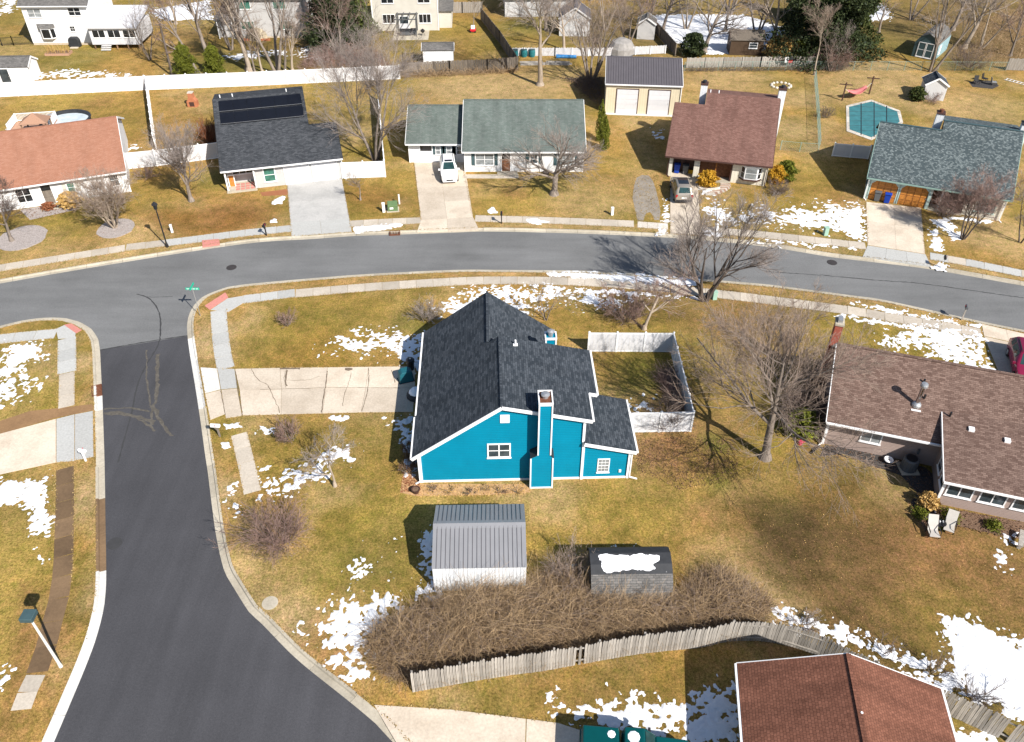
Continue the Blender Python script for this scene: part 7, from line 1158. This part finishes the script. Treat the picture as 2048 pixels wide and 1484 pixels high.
SN = [('speckled snow on the corner lawn left of the teal house', [(640, 690), (700, 665), (760, 655), (810, 665), (838, 672), (838, 735), (800, 712), (700, 705), (650, 700)], -.25, 1.5, .9, 1.2, 1), ('snow behind the ridge of the teal roof', [(870, 605), (920, 585), (985, 570), (1110, 570), (1230, 590), (1255, 600), (1180, 612), (1105, 605), (1060, 625), (990, 640), (880, 640)], .1, 1.3, .9, 1.2, 2), ('snow bank on the street verge behind the teal house', [(1095, 544), (1200, 547), (1395, 560), (1398, 570), (1300, 567), (1200, 560), (1100, 552)], .75, .6, .9, .35, 3), ('thin snow line along the walk behind the teal house', [(1110, 575), (1200, 578), (1400, 595), (1398, 600), (1200, 586), (1110, 580)], .2, 1.2, .8, .4, 4), ('snow beside the small street tree', [(1180, 590), (1245, 600), (1240, 618), (1190, 612)], 0, 1.3, .9, .8, 5),
      ('snow in the shade under the steep eave of the teal house', [(808, 672), (842, 668), (845, 748), (818, 738), (802, 700)], .25, 1.2, .7, .6, 6), ('snow along the steep eave near the teal house corner', [(776, 838), (800, 842), (825, 835), (842, 900), (838, 955), (822, 948), (812, 900), (805, 865)], .25, 1.1, .8, .6, 7), ('snow streak under the small bare tree', [(550, 965), (600, 935), (635, 905), (680, 895), (712, 905), (705, 925), (660, 930), (620, 975), (570, 985)], .1, 1.2, .8, .9, 8), ('snow specks along the sidewalk', [(522, 945), (535, 935), (545, 990), (528, 995)], .1, 1.2, .6, .5, 9), ('snow specks by the side street verge', [(458, 970), (468, 965), (482, 1030), (470, 1038)], .1, 1.1, .6, .5, 10),
      ('small snow heap on the lawn edge of the cracked driveway', [(656, 836), (672, 832), (694, 834), (690, 843), (660, 844)], .5, .7, .6, .25, 11), ('snow specks left of the small red shrub', [(510, 852), (538, 848), (540, 862), (515, 862)], 0, 1.2, .6, .4, 12), ('snow heap beside the corner mailbox', [(447, 848), (475, 845), (482, 853), (455, 857)], .5, .7, .6, .2, 13), ('snow blob on the verge below the corner mailbox', [(443, 886), (456, 884), (458, 893), (448, 898)], .8, .4, .6, .15, 14),
      ('broad snow drift left of the brambles', [(600, 1258), (640, 1240), (680, 1215), (780, 1195), (800, 1215), (760, 1250), (720, 1285), (715, 1320), (690, 1290), (640, 1270)], .35, 1.2, .8, .8, 15), ('round snow patch near the bending kerb', [(690, 1330), (730, 1325), (735, 1355), (700, 1362)], .6, .7, .7, .4, 16), ('small snow patch on the kerb lawn', [(645, 1312), (690, 1308), (680, 1330), (650, 1333)], .5, .8, .6, .3, 17), ('snow along the left wall of the grey metal shed', [(845, 1060), (868, 1060), (868, 1185), (890, 1215), (820, 1210), (850, 1170), (838, 1120)], .3, 1.1, .8, .5, 18), ('scattered snow bits left of the grey metal shed', [(690, 1100), (770, 1085), (780, 1150), (700, 1190)], -.55, 1.6, .9, 1.0, 19),
      ('snow around the green pickup', [(1090, 1400), (1125, 1395), (1160, 1420), (1240, 1405), (1340, 1398), (1420, 1385), (1470, 1365), (1470, 1410), (1440, 1440), (1440, 1480), (1400, 1484), (1160, 1450)], .3, 1.1, .8, .7, 20), ('snow shadowed by the rust roofed house wall', [(1440, 1400), (1475, 1395), (1478, 1484), (1380, 1484), (1400, 1440)], .3, 1.2, .8, .7, 40),
      ('long snow strip along the inside of the lower fence', [(1548, 1210), (1600, 1235), (1680, 1255), (1760, 1290), (1850, 1320), (1900, 1340), (1900, 1300), (1895, 1260), (1880, 1235), (1960, 1245), (2048, 1290), (2150, 1310), (2150, 1500), (2048, 1435), (1960, 1405), (1860, 1360), (1740, 1302), (1650, 1270), (1560, 1245)], .35, 1.0, .9, .7, 21), ('deep snow field at the lower right', [(1900, 1290), (1960, 1265), (2048, 1300), (2150, 1320), (2150, 1490), (2048, 1420), (1940, 1370)], .9, .6, 1.2, .6, 22), ('snow in the strip outside the lower fence', [(1905, 1452), (1960, 1465), (2048, 1495), (2048, 1530), (1910, 1500)], .3, 1.0, .8, .5, 23), ('snow spots by the log bench', [(1985, 1110), (2020, 1100), (2015, 1140), (1990, 1140)], .4, .9, .7, .4, 24), ('snow at the end of the rear wing bed', [(2000, 1065), (2035, 1055), (2045, 1080), (2010, 1090)], .2, 1.0, .7, .4, 41),
      ('snow lawn before the brown roofed house', [(1760, 680), (1800, 655), (1850, 655), (1960, 670), (1980, 735), (1960, 745), (1880, 720), (1840, 700)], .45, 1.2, 1.0, .9, 25), ('snow line along the walk before the brown roofed house', [(1680, 625), (1800, 648), (1850, 655), (1850, 662), (1780, 650), (1680, 634)], .3, 1.1, .7, .35, 26), ('snow line on the verge before the brown roofed house', [(1700, 602), (1780, 617), (1960, 650), (1960, 658), (1860, 640), (1700, 610)], .2, 1.2, .7, .4, 27),
      ('speckled snow lawn before the mauve roofed house', [(1405, 405), (1440, 400), (1470, 430), (1530, 410), (1560, 425), (1640, 410), (1700, 408), (1728, 412), (1725, 480), (1660, 462), (1560, 450), (1420, 445)], -.05, 1.5, 1.0, 1.2, 28), ('snow bank beside the double tan driveway', [(1680, 430), (1722, 410), (1730, 480), (1700, 475)], .55, 1.0, .9, .6, 29), ('snow verge before the mauve roofed house', [(1500, 474), (1560, 478), (1720, 495), (1725, 503), (1600, 492), (1500, 482)], .1, 1.3, .8, .5, 30), ('snow strip left of the narrow driveway', [(1322, 398), (1338, 396), (1340, 445), (1325, 450)], .1, 1.2, .7, .5, 31), ('snow at the foot of the narrow driveway', [(1320, 455), (1338, 458), (1330, 470), (1315, 468)], .5, .8, .6, .3, 42), ('snow on the verge right of the narrow driveway', [(1405, 460), (1445, 465), (1445, 474), (1410, 472)], .4, .9, .7, .3, 43),
      ('snow wedge before the slate roofed house', [(1862, 440), (1890, 438), (1930, 478), (1905, 478)], .7, .6, .8, .4, 32), ('snow line left of the slate house lawn tree', [(1858, 460), (1872, 460), (1885, 500), (1862, 505)], .2, 1.1, .7, .4, 33), ('snow under the eave of the slate roofed house', [(1900, 432), (1985, 440), (1985, 448), (1900, 438)], .4, .9, .7, .3, 34), ('snow by the mailbox of the slate roofed house', [(1868, 525), (1900, 530), (1890, 540), (1868, 535)], .2, 1.0, .7, .4, 35),
      ('long snow bank beside the storm drain', [(705, 455), (740, 450), (808, 446), (806, 451), (760, 460), (712, 466)], .9, .4, .7, .25, 36), ('snow heap on the verge before the sage roofed house', [(1050, 437), (1070, 437), (1096, 444), (1080, 448), (1055, 446)], .9, .4, .7, .2, 37), ('snow heap on the lawn of the solar roofed house', [(543, 405), (565, 391), (570, 395), (562, 407), (545, 408)], .8, .5, .7, .2, 38), ('small snow heap by the black mailbox', [(540, 440), (552, 437), (554, 445), (541, 446)], .7, .5, .7, .15, 44), ('small snow heap near the sage house mailbox', [(976, 422), (986, 413), (995, 425), (980, 428)], .8, .5, .7, .15, 45),
      ('snow on the west corner lawn', [(0, 700), (40, 682), (80, 690), (85, 715), (60, 730), (60, 790), (30, 800), (0, 820), (-40, 800), (-40, 710)], -.15, 1.5, .8, 1.2, 39), ('thick snow heap on the west corner lawn', [(15, 695), (50, 685), (75, 695), (72, 720), (40, 715), (18, 722)], .5, 1.0, .8, .6, 46), ('snow tongue beside the muddy sidewalk', [(-40, 965), (40, 960), (95, 950), (98, 1010), (90, 1065), (75, 1065), (65, 1020), (50, 995), (0, 1010), (-40, 1005)], .5, .9, .9, .6, 47), ('snow bits at the lower left lawn', [(-10, 1340), (20, 1342), (20, 1365), (-10, 1370)], .3, 1.0, .7, .4, 48), ('snow flecks below the snow tongue', [(72, 1085), (84, 1080), (82, 1125), (72, 1125)], .1, 1.1, .6, .4, 49),
      ('snow behind the vinyl fence at the left shed', [(62, 145), (120, 140), (200, 142), (270, 145), (260, 155), (70, 158)], -.3, 1.6, 1.2, 1.0, 50), ('snow beside the white two storey house', [(0, 0), (35, 0), (20, 25), (0, 30)], .2, 1.1, 1.2, 1.0, 51), ('snow around the sunroom yard', [(300, 20), (420, 0), (420, 38), (330, 40)], .6, .9, 1.5, 1.0, 52), ('snow below the conifers', [(590, 95), (650, 88), (655, 125), (600, 115)], .0, 1.4, 1.2, 1.2, 53), ('snow among the back yard trunks', [(440, 112), (560, 95), (580, 110), (470, 125)], -.35, 1.6, 1.2, 1.0, 54), ('large bright snow field behind the metal garage', [(1285, 35), (1330, 30), (1480, 30), (1560, 55), (1560, 90), (1470, 105), (1420, 108), (1370, 95), (1330, 70)], .8, .6, 1.5, 1.2, 55), ('snow on the far lawn at the top right', [(1700, 20), (1760, 8), (1780, 25), (1770, 40), (1710, 45)], .6, .8, 1.2, 1.0, 56), ('snow beside the terracotta roof gable', [(242, 300), (270, 285), (285, 300), (250, 303)], .1, 1.2, .9, .8, 57), ('snow specks in the enclosure', [(1255, 800), (1320, 795), (1320, 825), (1262, 822)], -.1, 1.4, .7, .6, 58), ('snow behind the dark barrel shed', [(1195, 1092), (1265, 1088), (1262, 1098), (1200, 1100)], .2, 1.0, .7, .4, 59), ('snow at the brush beside the barrel shed', [(1120, 1135), (1160, 1120), (1160, 1145), (1130, 1150)], .1, 1.1, .7, .5, 60), ('snow along the deck edge of the terracotta house', [(0, 262), (25, 250), (28, 258), (5, 270)], .2, 1.1, .9, .7, 61), ('snow in the shade left of the mauve roofed house', [(1300, 255), (1330, 262), (1325, 285), (1300, 280)], -.5, 1.5, .8, .8, 62), ('snow along the planting strip of the driveway', [(1390, 370), (1440, 380), (1430, 392), (1395, 384)], .1, 1.2, .6, .4, 63)]
for lab, pl, cv, am, sc2, sf, sd in SN: snow(lab, pl, cv, am, sc2, sf, sd, step=.07 if pl[0][1] > 560 else .11 if pl[0][1] > 350 else .2)
